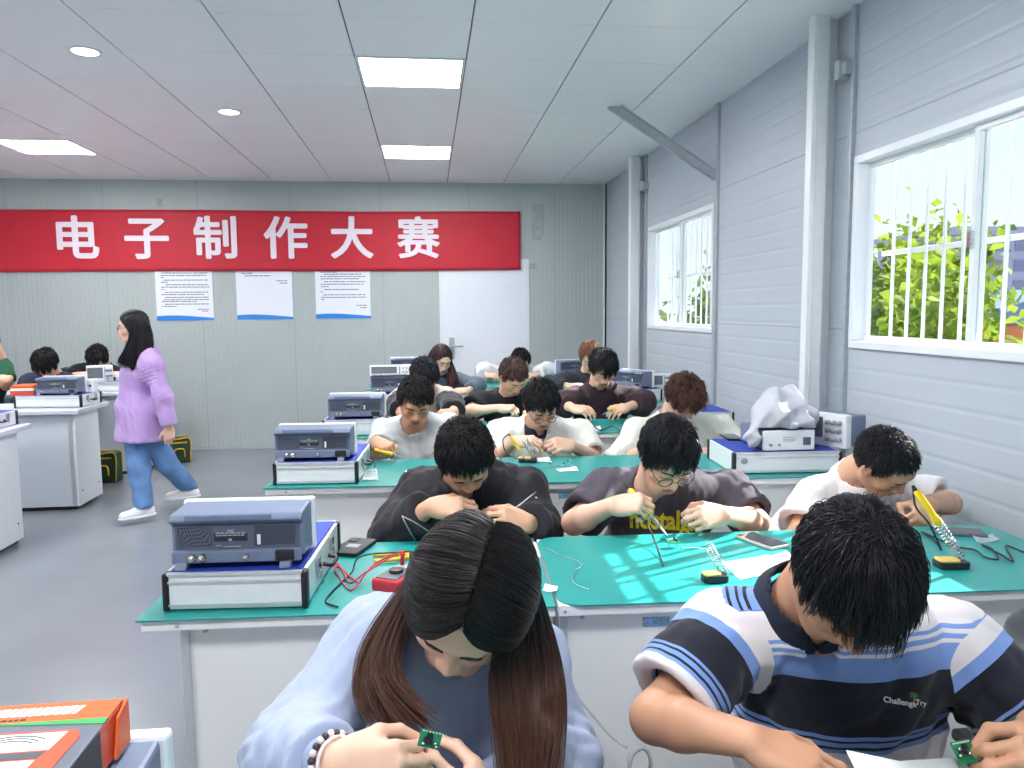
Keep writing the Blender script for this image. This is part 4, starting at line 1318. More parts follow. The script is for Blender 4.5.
# ---------------------------------------------------------------- hands
FINGER = [  # s, d of the knuckle; lengths; radius
    (0.028, 0.088, (0.043, 0.026, 0.021), 0.0092),
    (0.0085, 0.093, (0.047, 0.030, 0.022), 0.0094),
    (-0.0115, 0.088, (0.044, 0.028, 0.021), 0.0089),
    (-0.030, 0.078, (0.034, 0.021, 0.019), 0.0080)]
POSE = {
    'pinch': ([(48, 48, 22), (52, 52, 26), (58, 58, 30), (60, 60, 34)], (2, 0, -2, -5)),
    'fine': ([(38, 40, 20), (34, 36, 20), (36, 40, 22), (38, 44, 26)], (4, 1, -3, -9)),
    'grip': ([(62, 66, 30), (64, 70, 34), (68, 72, 36), (70, 72, 38)], (0, 0, 0, -2)),
    'flat': ([(14, 16, 10), (14, 18, 12), (16, 20, 12), (18, 22, 14)], (5, 1, -3, -8)),
    'rest': ([(28, 34, 20), (32, 38, 22), (36, 42, 24), (38, 44, 26)], (3, 0, -2, -6)),
}
def hand_points(pose, hs):
    """joints in hand coordinates (s thumb side, d towards the fingers, n palm side)"""
    ang, spread = POSE[pose]
    chains = []
    for (s0, d0, ln, r), a3, sp in zip(FINGER, ang, spread):
        p = vec(s0, d0, -0.002); pts = [p]
        th = 0; sa = math.radians(sp)
        for L, a in zip(ln, a3):
            th += math.radians(a)
            p = p+L*vec(math.sin(sa)*math.cos(th), math.cos(sa)*math.cos(th), math.sin(th)); pts.append(p)
        chains.append((pts, r))
    tip = chains[0][0][3]
    if pose in ('pinch', 'fine', 'grip'):
        t_tip = tip+vec(0.006, -0.006, -0.006) if pose != 'grip' else vec(0.028, 0.098, 0.040)
        m = vec(0.046, 0.056, 0.020)
        mid = (m+t_tip)/2; out = nrm(vec(0.8, -0.15, 0.35)); L = np.linalg.norm(t_tip-m)
        ip = mid+out*max(0.008, math.sqrt(max(0.036**2-(L/2)**2, 0.0)) if L < 0.07 else 0.008)
    else:
        m = vec(0.048, 0.052, 0.012); ip = vec(0.062, 0.082, 0.022); t_tip = vec(0.062, 0.108, 0.032)
    thumb = [vec(0.022, 0.020, 0.006), m, ip, t_tip]
    grip = (tip+t_tip)/2
    sc = lambda q: q*hs
    return [([sc(q) for q in pts], r*hs) for pts, r in chains], [sc(q) for q in thumb], sc(grip)

def hand_prims(side, target, d, n, pose='pinch', hs=1.0, at_wrist=False, g=3):
    """side 'l' = the hand on the picture's left (the person's right hand)"""
    d = nrm(np.array(d, float)); n = np.array(n, float); n = nrm(n-d*(n@d))
    s = np.cross(d, n)*(1 if side == 'l' else -1)
    Rm = np.stack([s, d, n], 1)
    chains, thumb, grip = hand_points(pose, hs)
    W = np.array(target, float) if at_wrist else np.array(target, float)-Rm@grip
    w = lambda q: W+Rm@q
    P = []; nails = []
    for pts, r in chains:
        P.append(Cone(w(vec(pts[0][0]*0.45, 0.012*hs, 0.001)), w(pts[0]), 0.0125*hs, r*1.12, 0.014, g))
        for i in range(3):
            ra, rb = r*(1.0-0.09*i), r*(1.0-0.09*(i+1))
            P.append(Cone(w(pts[i]), w(pts[i+1]-(nrm(pts[3]-pts[2])*rb*0.5 if i == 2 else 0)), ra, rb, 0.0045, g))
            if i > 0: P.append(Oval(w(pts[i]+0*n), (ra*1.06,)*3, None, 0.004, g))
        dr = nrm(pts[3]-pts[2]); out = nrm(vec(0, dr[2], -dr[1]))
        nails.append((w(pts[3]-dr*r*0.75+out*r*0.72), r*0.68))
    tr = 0.0108*hs
    P.append(Cone(w(thumb[0]), w(thumb[1]), 0.0165*hs, 0.0125*hs, 0.014, g))
    P.append(Cone(w(thumb[1]), w(thumb[2]), 0.0120*hs, 0.0105*hs, 0.005, g))
    dr = nrm(thumb[3]-thumb[2])
    P.append(Cone(w(thumb[2]), w(thumb[3]-dr*tr*0.6), 0.0108*hs, 0.0088*hs, 0.004, g))
    P.append(Oval(w(vec(0.0, 0.050*hs, 0.004*hs)), (0.036*hs, 0.042*hs, 0.0125*hs), Rm.T, 0.014, g))
    P.append(Oval(w(vec(0.026*hs, 0.038*hs, 0.012*hs)), (0.015*hs, 0.03*hs, 0.013*hs), Rm.T, 0.012, g))
    P.append(Oval(w(vec(-0.026*hs, 0.034*hs, 0.009*hs)), (0.011*hs, 0.032*hs, 0.012*hs), Rm.T, 0.012, g))
    pts = np.array([w(q) for c, _ in chains for q in c]+[w(q) for q in thumb]+[W])
    return P, W, Rm, nails, (pts.min(0)-0.02, pts.max(0)+0.02), w(grip)

# ---------------------------------------------------------------- heads
def head_rot(pitch, yaw, roll):
    p, y, r = map(math.radians, (pitch, yaw, roll))
    return np.array(Matrix.Rotation(y, 3, 'Z') @ Matrix.Rotation(p, 3, 'X') @ Matrix.Rotation(r, 3, 'Y') @ Matrix.Rotation(PI, 3, 'Z'))

def head_prims(C, R, sc=1.0, fem=0.0, g=1):
    """head in its own frame: x to the person's right, y out of the face, z up; eyes at half the height"""
    w = lambda *q: C+R@(np.array(q)*sc)
    RT = R.T
    P = []; S = []
    def ov(c, r, k=0.02, R2=None): P.append(Oval(w(*c), np.array(r)*sc, RT if R2 is None else R2@RT, k*sc, g))
    def co(a, b, ra, rb, k=0.02): P.append(Cone(w(*a), w(*b), ra*sc, rb*sc, k*sc, g))
    ov((0, -0.018, 0.028), (0.076, 0.094, 0.092), 0.02)
    ov((0, 0.030, 0.030), (0.066, 0.058, 0.062), 0.03)
    jw = 0.054-0.004*fem
    ov((0, 0.026, -0.045), (jw, 0.062, 0.066), 0.035)
    co((0.022, 0.066, -0.096), (-0.022, 0.066, -0.096), 0.018-0.003*fem, 0.018-0.003*fem, 0.03)
    for sx in (1, -1):
        co((sx*0.052, -0.005, -0.045), (sx*0.03, 0.052, -0.088), 0.016, 0.014, 0.03)
        ov((sx*0.042, 0.056, -0.024), (0.024, 0.022, 0.02), 0.025)
    co((0.034, 0.078, 0.030), (-0.034, 0.078, 0.030), 0.0125, 0.0125, 0.02)
    for sx in (1, -1):
        S.append((Oval(w(sx*0.031, 0.097, 0.006), np.array((0.021, 0.014, 0.013))*sc, RT), 0.014*sc))
    P2 = []
    def co2(a, b, ra, rb, k): P2.append(Cone(w(*a), w(*b), ra*sc, rb*sc, k*sc, g))
    def ov2(c, r, k): P2.append(Oval(w(*c), np.array(r)*sc, RT, k*sc, g))
    for sx in (1, -1):
        ov2((sx*0.031, 0.0735, 0.004), (0.0165, 0.0135, 0.0125), 0.006)
    nz = 1-0.16*fem
    co2((0, 0.087, 0.014), (0, 0.088+0.016*nz, -0.024), 0.007*nz, 0.0098*nz, 0.014)
    ov2((0, 0.089+0.016*nz, -0.028), (0.0122*nz, 0.0108*nz, 0.0098*nz), 0.008)
    for sx in (1, -1):
        ov2((sx*0.0125, 0.095, -0.034), (0.0085, 0.010, 0.0085), 0.006)
    ov2((0, 0.080, -0.058), (0.030, 0.016, 0.020), 0.02)
    co2((0.016, 0.088, -0.057), (-0.016, 0.088, -0.057), 0.0058, 0.0058, 0.006)
    co2((0, 0.0935, -0.0575), (0, 0.0935, -0.0575), 0.0058, 0.0058, 0.008)
    co2((0.013, 0.087, -0.068), (-0.013, 0.087, -0.068), 0.0068, 0.0068, 0.005)
    # ears
    for sx in (1, -1):
        Re = np.array(Matrix.Rotation(math.radians(sx*18), 3, 'Z') @ Matrix.Rotation(math.radians(-12), 3, 'X'))
        P2.append(Oval(w(sx*0.079, -0.010, 0.0), np.array((0.0095, 0.019, 0.031))*sc, Re.T@RT, 0.008*sc, g))
        P2.append(Oval(w(sx*0.075, 0.0, -0.020), np.array((0.009, 0.010, 0.013))*sc, RT, 0.008*sc, g))
        S.append((Oval(w(sx*0.088, -0.004, 0.002), np.array((0.006, 0.010, 0.018))*sc, Re.T@RT), 0.004*sc))
    lip = lambda q: (np.abs(q[:, 0]) < 0.0235) & (q[:, 1] > 0.074) & (q[:, 1] < 0.112) & (((q[:, 2]+0.0625)/0.0125)**2+(q[:, 0]/0.0235)**2 < 1.0)
    return P, S, P2, lip

def hairline(phi):
    """height (head frame) above which hair grows, by angle from the face (degrees)"""
    return np.interp(np.abs(phi), [0, 35, 55, 68, 80, 95, 108, 125, 180], [0.074, 0.072, 0.055, 0.018, -0.012, 0.030, -0.02, -0.062, -0.072])

# ---------------------------------------------------------------- hair
def strand_mesh(P, r, tints, name, parent, rnd_=0, taper=0.35, extra=None):
    """P strands x points x 3 -> thin three-sided locks; tints strands x points x 3; extra = (V, F, tint) joined in"""
    S, m, _ = P.shape
    T = np.gradient(P, axis=1); T /= np.maximum(np.linalg.norm(T, axis=2, keepdims=True), 1e-9)
    rs = np.random.RandomState(rnd_)
    ref = rs.normal(size=(S, 1, 3))
    A = np.cross(T, ref); A /= np.maximum(np.linalg.norm(A, axis=2, keepdims=True), 1e-9)
    B = np.cross(T, A)
    rad = (np.asarray(r).reshape(-1, 1) if np.ndim(r) else np.full((S, 1), r))*np.interp(np.linspace(0, 1, m), [0, 0.15, 0.6, 1], [0.7, 1, 0.9, taper])[None, :]
    rad = rad[:, :, None]
    ring = [P+A*rad*math.cos(t)+B*rad*math.sin(t) for t in (0, 2.0944, 4.18879)]
    V = np.stack(ring, 2).reshape(-1, 3)
    base = (np.arange(S)[:, None]*m+np.arange(m-1)[None, :])*3
    Q = []
    for k in range(3):
        k2 = (k+1) % 3
        Q.append(np.stack([base+k, base+k2, base+3+k2, base+3+k], -1).reshape(-1, 4))
    F = np.concatenate(Q)
    C = np.repeat(tints.reshape(S*m, 1, 3), 3, 1).reshape(-1, 3)
    if extra is not None:
        F = np.concatenate([F, extra[1]+len(V)]); C = np.concatenate([C, extra[2]]); V = np.concatenate([V, extra[0]])
    if parent is not None: V = V-np.array(parent.location)
    mi_ = np.zeros(len(F), dtype=np.int32)
    if extra is not None: mi_[len(F)-len(extra[1]):] = 1
    return np_mesh(name, V, F, [M['hair'], M['hair_under']], parent, attrs={'tint': C}, mat_index=mi_)

SK_C, SK_R = vec(0, -0.016, 0.028), vec(0.080, 0.098, 0.096)
def hair_cap(C, R, sc, thick, col, vox=0.006, line=0.0, part=None, back=0.0):
    """solid under-layer of the hair, cut along the hairline; world-space arrays"""
    lo, hi = -0.15*np.ones(3), 0.16*np.ones(3)
    F_ = Field(axis(lo[0], hi[0], vox), axis(lo[1], hi[1], vox), axis(lo[2], hi[2], vox))
    o = Oval(SK_C, SK_R+thick*vec(0.75, 0.8, 1.0))
    F_.add(o, 0.0, 0.01)
    X, Y, Z = F_.grid((slice(None), slice(None), slice(None)))
    F_.f += noise(X, Y, Z, 70, 5, False)*f32(0.003)
    phi = np.degrees(np.arctan2(np.abs(X), Y))+0*Z
    hl = hairline(phi)+line-back*(phi > 100)
    F_.f = smax(F_.f, ((hl-Z)*0.8).astype(f32), 0.012)
    F_.sub(Oval(SK_C, SK_R-0.012), 0, 0.005)
    if part is not None: F_.sub(Slab(vec(part, 0.10, 0.10), vec(part, -0.05, 0.125), vec(1, 0, 0), 0.005, 0.005, 0.05, 0.05), 0, 0.002)
    V, Q = F_.mesh()
    V = C+(V*sc)@R.T
    rs = np.random.RandomState(3)
    return V, Q, np.tile(np.array(col), (len(V), 1))

def hair_short(C, R, sc, col, parent, n=3000, m=8, length=0.05, rad=0.001, seed=0, whorl=(0.01, -0.06, 0.11), grav=0.25, lift=0.35, jit=0.25, thick=0.014,
               bang=1.0, clumps=220, clump=0.6, comb=(0, 0, 0), line=0.0, curl=0.0, front=None, tipcol=None, vox=0.006, name='hair', sidelen=0.6, backlen=0.8, cap=True, back=0.0):
    rs = np.random.RandomState(seed)
    col = np.array(col[:3])
    d = rs.normal(size=(n*5, 3)); d /= np.linalg.norm(d, axis=1, keepdims=True)
    p = SK_C+d*(SK_R)
    phi = np.degrees(np.arctan2(np.abs(p[:, 0]), p[:, 1]))
    keep = p[:, 2] > hairline(phi)+line+0.004-back*(phi > 100)
    p = p[keep][:n]; d = d[keep][:n]; phi = phi[keep][:n]
    n = len(p)
    nn = d/SK_R; nn /= np.linalg.norm(nn, axis=1, keepdims=True)
    g = R.T@vec(0, 0, -1)
    wd = np.linalg.norm(p-np.array(whorl), axis=1)
    L = length*rs.uniform(0.7, 1.15, n)
    frontness = np.clip((70-phi)/40, 0, 1)*np.clip((p[:, 2]-0.03)/0.05, 0, 1)
    sideness = np.clip(1-(p[:, 2]-0.0)/0.07, 0, 1)
    L *= (1+(bang-1)*frontness)*(1-(1-sidelen)*sideness)*np.where(phi > 110, backlen, 1)
    lay = rs.uniform(0, 1, n)
    P = np.zeros((n, m, 3)); P[:, 0] = p+nn*0.002
    Wp = np.array(whorl)
    cur = P[:, 0].copy(); jv = rs.normal(size=(n, 3))*(jit+0.9*np.clip(1-wd/0.045, 0, 1))[:, None]
    ph = rs.uniform(0, 6.28, n)
    for i in range(1, m):
        t = i/(m-1)
        rel = (cur-SK_C)
        nl = rel/SK_R**2; nl /= np.linalg.norm(nl, axis=1, keepdims=True)
        fl = cur-Wp; fl -= nl*(fl*nl).sum(1, keepdims=True); fl /= np.maximum(np.linalg.norm(fl, axis=1, keepdims=True), 1e-6)
        dr = fl+np.array(comb)+nl*lift*(1-t*0.8)+g*grav*(0.5+2.0*t)+jv
        if curl: dr = dr+curl*np.stack([np.sin(ph+t*9), np.cos(ph*1.3+t*9), np.sin(ph*0.7+t*8)], 1)
        dr /= np.linalg.norm(dr, axis=1, keepdims=True)
        cur = cur+dr*(L/(m-1))[:, None]
        # stay outside the skull, each strand at its own depth in the layer
        q = (cur-SK_C)/(SK_R+(0.003+thick*lay*min(1, t*2))[:, None])
        k = np.linalg.norm(q, axis=1)
        ins = k < 1
        cur[ins] = SK_C+(cur[ins]-SK_C)/k[ins][:, None]
        P[:, i] = cur
    if clumps:
        c = rs.choice(n, min(clumps, n), replace=False)
        D = ((p[:, None, :]-p[None, c, :])**2).sum(2)
        ci = c[D.argmin(1)]
        wgt = (np.linspace(0, 1, m)**1.3*clump)[None, :, None]
        P = P*(1-wgt)+(P[ci]+rs.normal(size=(n, 1, 3))*0.002)*wgt
    Wd = C+(P.reshape(-1, 3)*sc)@R.T
    var = rs.uniform(0.65, 1.45, (n, 1, 1))
    tint = np.tile(col, (n, m, 1))
    if tipcol is not None:
        tt = np.linspace(0, 1, m)[None, :, None]**1.2
        tint = tint*(1-tt)+np.array(tipcol[:3])*tt
    tint = tint*var
    ex = hair_cap(C, R, sc, thick*0.5, col*0.7, vox, line, None, back) if cap else None
    return strand_mesh(Wd.reshape(n, m, 3), rad*sc, tint, name, parent, seed, extra=ex)

def guide_strands(guides, n, m, rs, spread=0.004, depth=0.012, lenvar=0.12, wave=0.0):
    """strands between neighbouring guide curves (each a list of points); returns n x m x 3"""
    G = []
    for gpts in guides:
        c = np.array(smooth_path(gpts, 10))
        sl = np.concatenate([[0], np.cumsum(np.linalg.norm(np.diff(c, axis=0), axis=1))]); sl /= sl[-1]
        t = np.linspace(0, 1, m)
        G.append(np.stack([np.interp(t, sl, c[:, k]) for k in range(3)], 1))
    G = np.array(G)
    u = rs.uniform(0, len(G)-1, n); i = np.minimum(u.astype(int), len(G)-2); f = (u-i)[:, None, None]
    P = G[i]*(1-f)+G[i+1]*f
    t = np.linspace(0, 1, m)[None, :, None]
    off = rs.normal(size=(n, 1, 3))*spread*(0.25+t)
    # locks: neighbours share a drift
    lock = (u*14).astype(int)
    lr = rs.normal(size=(lock.max()+1, 3))*spread*2.2
    P = P+off+lr[lock][:, None, :]*t**1.4
    ct = P.mean((0, 1))
    if wave:
        ph = rs.uniform(0, 1.2, (n, 1, 1))+lock[:, None, None]*0.8
        P = P+wave*np.sin(t*9+ph)*t*nrm(vec(1, 0.4, 0.1))
    cutl = 1-rs.uniform(0, lenvar, n)
    out = np.empty_like(P)
    tt = np.linspace(0, 1, m)
    for j in range(m):
        x = tt[j]*cutl*(m-1); a = np.minimum(x.astype(int), m-2); fr = (x-a)[:, None]
        out[:, j] = P[np.arange(n), a]*(1-fr)+P[np.arange(n), a+1]*fr
    return out
# ================================================================ a seated or standing figure
SKIN = {'fair': rgb(228, 184, 160), 'mid': rgb(214, 166, 138), 'tan': rgb(198, 148, 118)}
LIPS = rgb(196, 116, 108)
def ik(S, W, l1, l2, pole):
    """elbow between shoulder and wrist, bulging towards pole"""
    d = W-S; L = np.linalg.norm(d); u = d/L
    L = min(L, (l1+l2)*0.999)
    a = (l1*l1-l2*l2+L*L)/(2*L); h = math.sqrt(max(l1*l1-a*a, 0))
    pv = np.array(pole, float); pv = nrm(pv-u*(pv@u))
    return S+u*a+pv*h

def person(label, head, hr, nb=None, shl=None, shr=None, hip=None, el=None, er=None, hl=None, hr_=None, skin='fair', shirt=None, hair=None,
           sc=1.0, fem=0.0, vox=0.004, hs=1.0, legs='sit', legw=1.0, knee=None, trousers=(rgb(52, 56, 66)), build=1.0, brow=True, glasses=False, group=None, scalp=None, feet=None, shoes=None, lash=True, belly=1.0, desk=None, armk=1.0):
    """head: world centre; hr: (pitch, yaw, roll); shl/shr: shoulder joints on the picture's left/right;
       hl/hr_: dict(t=target, d=, n=, pose=) for the two hands"""
    C = np.array(head, float); R = head_rot(*hr)
    w = lambda *q: C+R@(np.array(q)*sc)
    Rh = head_rot(hr[0]*0.62, hr[1]*0.5, hr[2]*0.5)
    nb = C+Rh@(vec(0, -0.055, -0.168)*sc) if nb is None else np.array(nb, float)
    shl, shr = np.array(shl, float), np.array(shr, float)
    side = nrm(shr-shl); mid = (shl+shr)/2
    hip = np.array(hip, float)
    bs = build
    # hands and arms
    prims = []; sub = []; zones = []; nails = []; arms = {}
    for key, S, hd, e in (('l', shl, hl, el), ('r', shr, hr_, er)):
        if hd is None: continue
        Ph, Wr, Rm, nl, bx, gp = hand_prims(key, hd['t'], hd['d'], hd['n'], hd.get('pose', 'pinch'), hs*sc, hd.get('wrist', False))
        l1, l2 = 0.285*sc*armk, 0.25*sc*armk
        E = np.array(e, float) if e is not None else ik(S, Wr, l1, l2, hd.get('pole', (-0.42 if key == 'l' else 0.42, 0.3, -0.28)))
        if desk is not None and E[1] < desk+0.12: E = np.array((E[0], E[1], max(E[2], 0.88)))
        arms[key] = dict(S=S, E=E, W=Wr, Rm=Rm, hand=Ph, nails=nl, box=bx, grip=gp, u=np.linalg.norm(E-S), f=np.linalg.norm(Wr-E))
        nails += nl
    rU, rE, rW = 0.047*bs*sc, 0.036*bs*sc, 0.025*sc*(0.94+0.06*bs)
    for a in arms.values():
        S, E, Wr = a['S'], a['E'], a['W']
        a['up'] = Cone(S, E, rU, rE*1.04, 0.03, 2)
        fo = E+(Wr-E)*0.3
        a['f1'] = Cone(E, fo, rE*0.98, rE*1.08, 0.025, 2)
        a['f2'] = Slab(fo, Wr, a['Rm'][:, 0], rE*1.08, rW*1.18, rE*1.05, rW*0.9, 0.02, 2)
        prims += [a['up'], a['f1'], a['f2']]
    # torso
    up_c = mid*0.7+nb*0.3
    waist = hip+(mid-hip)*0.36+vec(0, 0.015, 0)
    chest = hip+(mid-hip)*0.74
    hw = np.linalg.norm(shr-shl)/2
    T = [Slab(hip, waist, side, 0.158*bs*sc, 0.140*bs*sc*belly, 0.115*bs*sc, 0.102*bs*sc*belly, 0.06, 0),
         Slab(waist, chest, side, 0.140*bs*sc*belly, 0.158*bs*sc, 0.102*bs*sc*belly, 0.115*bs*sc, 0.06, 0),
         Slab(chest, up_c, side, 0.158*bs*sc, 0.11*bs*sc, 0.115*bs*sc, 0.075*bs*sc, 0.06, 0)]
    for S, s_ in ((shl, 1), (shr, -1)):
        T.append(Cone(up_c+side*(-s_)*0.03, S+side*s_*0.006+vec(0, 0, -0.006), 0.064*bs*sc, 0.050*bs*sc, 0.05, 0))
    T.append(Cone(up_c, nb+(up_c-nb)*0.30, 0.080*bs*sc, 0.060*bs*sc, 0.05, 0))
    nr = (0.056-0.007*fem)*sc*(0.9+0.1*bs)
    NK = [Cone(w(0, -0.030, -0.055), nb, nr, nr*1.12, 0.03, 1)]
    HP, HS, HP2, lipf = head_prims(C, R, sc, fem)
    # legs
    LG = []; FT = []
    if legs == 'sit':
        kn = [hip+vec(-0.10, -0.40, -0.02), hip+vec(0.10, -0.40, -0.02)] if knee is None else [np.array(k, float) for k in knee]
        an = [np.array((k[0], k[1]+0.04, 0.085)) for k in kn]
    else:
        kn = [np.array(k, float) for k in knee]; an = [np.array(k, float) for k in feet]
    hj = [hip-side*0.085*sc+vec(0, 0, -0.02), hip+side*0.085*sc+vec(0, 0, -0.02)]
    for h_, k_, a_ in zip(hj, kn, an):
        LG += [Cone(h_, k_, 0.078*bs*sc*legw, 0.054*sc*legw, 0.04, 4), Cone(k_, a_, 0.052*sc*legw, 0.036*sc*legw**2, 0.03, 4)]
    fdir = [vec(0, -1, 0)]*2 if shoes is None or 'dir' not in shoes else [nrm(vec(*q)) for q in shoes['dir']]
    for a_, fd in zip(an, fdir):
        z0 = a_[2]-0.052
        FT += [Cone(a_+vec(0, 0, -0.035)-fd*0.03, a_+fd*0.14+vec(0, 0, -0.052), 0.037*sc, 0.030*sc, 0.02, 5)]
    # ---- body mesh
    allp = prims+T+NK+LG+FT
    for a in arms.values(): allp = allp+a['hand']
    lo = np.min([p.box()[0] for p in allp]+[C-0.15*sc], axis=0)-0.03; hi = np.max([p.box()[1] for p in allp]+[C+0.15*sc], axis=0)+0.03
    lo[2] = max(lo[2], -0.02)
    coarse = max(0.012, vox*2.6)
    hv = max(min(vox*0.72, 0.006), 0.0026)
    zx, zy, zz = [], [], []
    for i, z in enumerate((zx, zy, zz)):
        z.append((C[i]-0.135*sc, C[i]+0.135*sc, vox))
        for a in arms.values(): z.append((a['box'][0][i], a['box'][1][i], hv))
    F_ = Field(axis(lo[0], hi[0], coarse, zx), axis(lo[1], hi[1], coarse, zy), axis(lo[2], hi[2], coarse, zz))
    for p in T: F_.add(p, -0.012)
    for p in LG: F_.add(p, -0.008)
    for p in FT: F_.add(p, -0.006)
    for p in NK: F_.add(p)
    # head on its own sub-field so that the eye sockets stay clean
    for p in HP: F_.add(p)
    for p, k in HS[:2]: F_.sub(p, 0, k)
    for p in HP2: F_.add(p)
    for p, k in HS[2:]: F_.sub(p, 0, k)
    for p in prims: F_.add(p)
    for a in arms.values():
        for p in a['hand']: F_.add(p)
    V, Q = F_.mesh(); V, Q = largest(V, Q)
    base = np.array(SKIN[skin][:3])
    tint = np.tile(base, (len(V), 1))
    L_ = ((V-C)@R)/sc
    m = lipf(L_); tint[m] = np.array(LIPS[:3])*(base/np.array(SKIN['fair'][:3]))
    near = (np.abs(L_) < 0.16).all(1)
    if hair is not None:
        phi = np.degrees(np.arctan2(np.abs(L_[:, 0]), L_[:, 1]))
        r_el = np.linalg.norm((L_-SK_C)/SK_R, axis=1)
        sm = near & (L_[:, 2] > hairline(phi)+hair.get('line', 0.0)+0.004-hair.get('back', 0.0)*(phi > 100)) & (r_el < 1.06) & (np.abs(L_[:, 0]) < 0.077)
        tint[sm] = np.array(hair['col'][:3])*0.9 if scalp is None else np.array(scalp[:3])
    # warm cheeks, ears and knuckles a little redder
    for sx in (1, -1):
        dd = np.linalg.norm(L_-vec(sx*0.044, 0.07, -0.028), axis=1); tint *= (1-np.clip(1-dd/0.03, 0, 1)[:, None]*vec(0.02, 0.10, 0.10))
        dd = np.linalg.norm(L_-vec(sx*0.082, -0.01, 0.0), axis=1); tint *= (1-np.clip(1-dd/0.035, 0, 1)[:, None]*vec(0.02, 0.16, 0.16))
    dd = np.linalg.norm(L_-vec(0, 0.112, -0.03), axis=1); tint *= (1-np.clip(1-dd/0.022, 0, 1)[:, None]*vec(0.02, 0.09, 0.09))
    nc = hair.get('nail') if hair else None
    for c, r in nails:
        mm_ = np.linalg.norm(V-c, axis=1) < r*1.05
        tint[mm_] = np.array(nc[:3]) if nc else base*vec(1.03, 0.86, 0.84)
    loc = vec(hip[0], hip[1], 0.0)
    root = empty('person', loc, 0, label, 'person', group)
    body = np_mesh('body', V-loc, Q, M['skin'], root, attrs={'tint': tint})
    bvh = BVHTree.FromPolygons([tuple(v) for v in V], [tuple(q) for q in Q])
    def onface(x, z, off=0.0008):
        o = w(x, 0.128, z); d_ = -R[:, 1]
        h = bvh.ray_cast(Vector(o), Vector(d_), 0.08)
        p = np.array(h[0]) if h[0] is not None else w(x, 0.09, z)
        return p+R[:, 1]*off-loc
    hc = hair['col'] if hair else rgb(30, 26, 26)
    if brow:
        hm = M.setdefault('brow_'+str(tuple(round(c, 3) for c in hc[:3])), None) or mat('eyebrow_hair', hc, 0.6)
        M['brow_'+str(tuple(round(c, 3) for c in hc[:3]))] = hm
        for sx in (1, -1):
            pts = [onface(sx*x, z) for x, z in ((0.014, 0.0235), (0.022, 0.028), (0.032, 0.031), (0.042, 0.030), (0.050, 0.0255))]
            mb = MB(); pl = smooth_path(pts, 4)
            for o_, r_ in ((0.0, 0.0022), (-0.0022, 0.0019), (0.0020, 0.0017)):
                mb.tube([p+R[:, 2]*o_*sc for p in pl], r_*sc, 5, True, 0.0008*sc)
            mb.build('eyebrow', hm, root)
            if lash:
                pts = [onface(sx*x, z, 0.0004) for x, z in ((0.016, -0.0035), (0.022, -0.0058), (0.031, -0.0072), (0.040, -0.0055), (0.047, -0.002))]
                MB().tube(smooth_path(pts, 4), 0.0013*sc, 5, True).build('eyelash', hm, root)
            else:
                e = w(sx*0.031, 0.0755, 0.003)-loc
                ey = MB().ball(e, 0.0122*sc, 16).build('eye', M['eye_white'], root)
                MB().ball(e+R[:, 1]*0.0068*sc+R[:, 2]*-0.001, 0.0064*sc, 12).build('iris', M['eye_dark'], ey)
                pts = [onface(sx*x, z, 0.0010) for x, z in ((0.018, 0.006), (0.024, 0.0115), (0.031, 0.013), (0.039, 0.0115), (0.046, 0.006))]
                MB().tube(smooth_path(pts, 4), 0.0015*sc, 5, True).build('eyelash', hm, root)
    if glasses:
        gm = M['glasses_frame'] if glasses == 'dark' else M['glasses_metal']
        g = MB()
        for sx in (1, -1):
            ring = [w(sx*0.033+0.025*math.cos(a)*(1-0.08*math.cos(2*a)), 0.106-0.004*abs(math.cos(a)), -0.002+0.019*math.sin(a))-loc for a in np.linspace(0, 2*PI, 29)]
            g.tube(ring, 0.0015*sc, 6)
            g.tube([w(sx*0.058, 0.102, 0.004)-loc, w(sx*0.070, 0.085, 0.006)-loc, w(sx*0.079, 0.0, 0.012)-loc, w(sx*0.081, -0.02, 0.0)-loc], 0.0014*sc, 6)
        g.tube([w(-0.009, 0.106, 0.002)-loc, w(0, 0.110, 0.005)-loc, w(0.009, 0.106, 0.002)-loc], 0.0014*sc, 6)
        go = g.build('glasses', gm, root)
        for sx in (1, -1):
            l = MB(); l.poly([w(sx*0.033+0.024*math.cos(a), 0.1045, -0.002+0.018*math.sin(a))-loc for a in np.linspace(0, 2*PI, 20)[:-1]])
            l.build('lens', M['glass'], go)
    ctx = dict(root=root, loc=loc, C=C, R=R, sc=sc, w=w, nb=nb, arms=arms, T=T, mid=mid, side=side, hip=hip, up_c=up_c, chest=chest, waist=waist, bs=bs, nr=nr, vox=vox, shl=shl, shr=shr, NK=NK, nails=nails, bvh=bvh)
    # ---- trousers and shoes
    F_ = Field(axis(lo[0], hi[0], 0.014), axis(lo[1], hi[1], 0.014), axis(max(lo[2], -0.02), hip[2]+0.2, 0.014))
    for p in LG: F_.add(p, 0.012, 0.03)
    F_.add(Slab(hip+vec(0, 0, -0.03), hip+(waist-hip)*0.5, side, 0.16*bs*sc, 0.15*bs*sc, 0.12*bs*sc, 0.115*bs*sc, 0.05), 0.006)
    for a_ in an:
        F_.cut((0, 0, a_[2]-0.015), (0, 0, -1), 0.006, a_-0.13, a_+vec(0.13, 0.13, 0.08))
    F_.cut((0, 0, hip[2]+0.12), (0, 0, 1))
    if legs != 'sit':
        X, Y, Z = F_.grid((slice(None),)*3); F_.f += noise(X, Y, Z*0.5, 26, 4)*f32(0.006)
    V, Q = F_.mesh()
    tm = trousers if not isinstance(trousers, tuple) else cloth('trouser_cloth', trousers)
    np_mesh('trousers', V-loc, Q, tm, root)
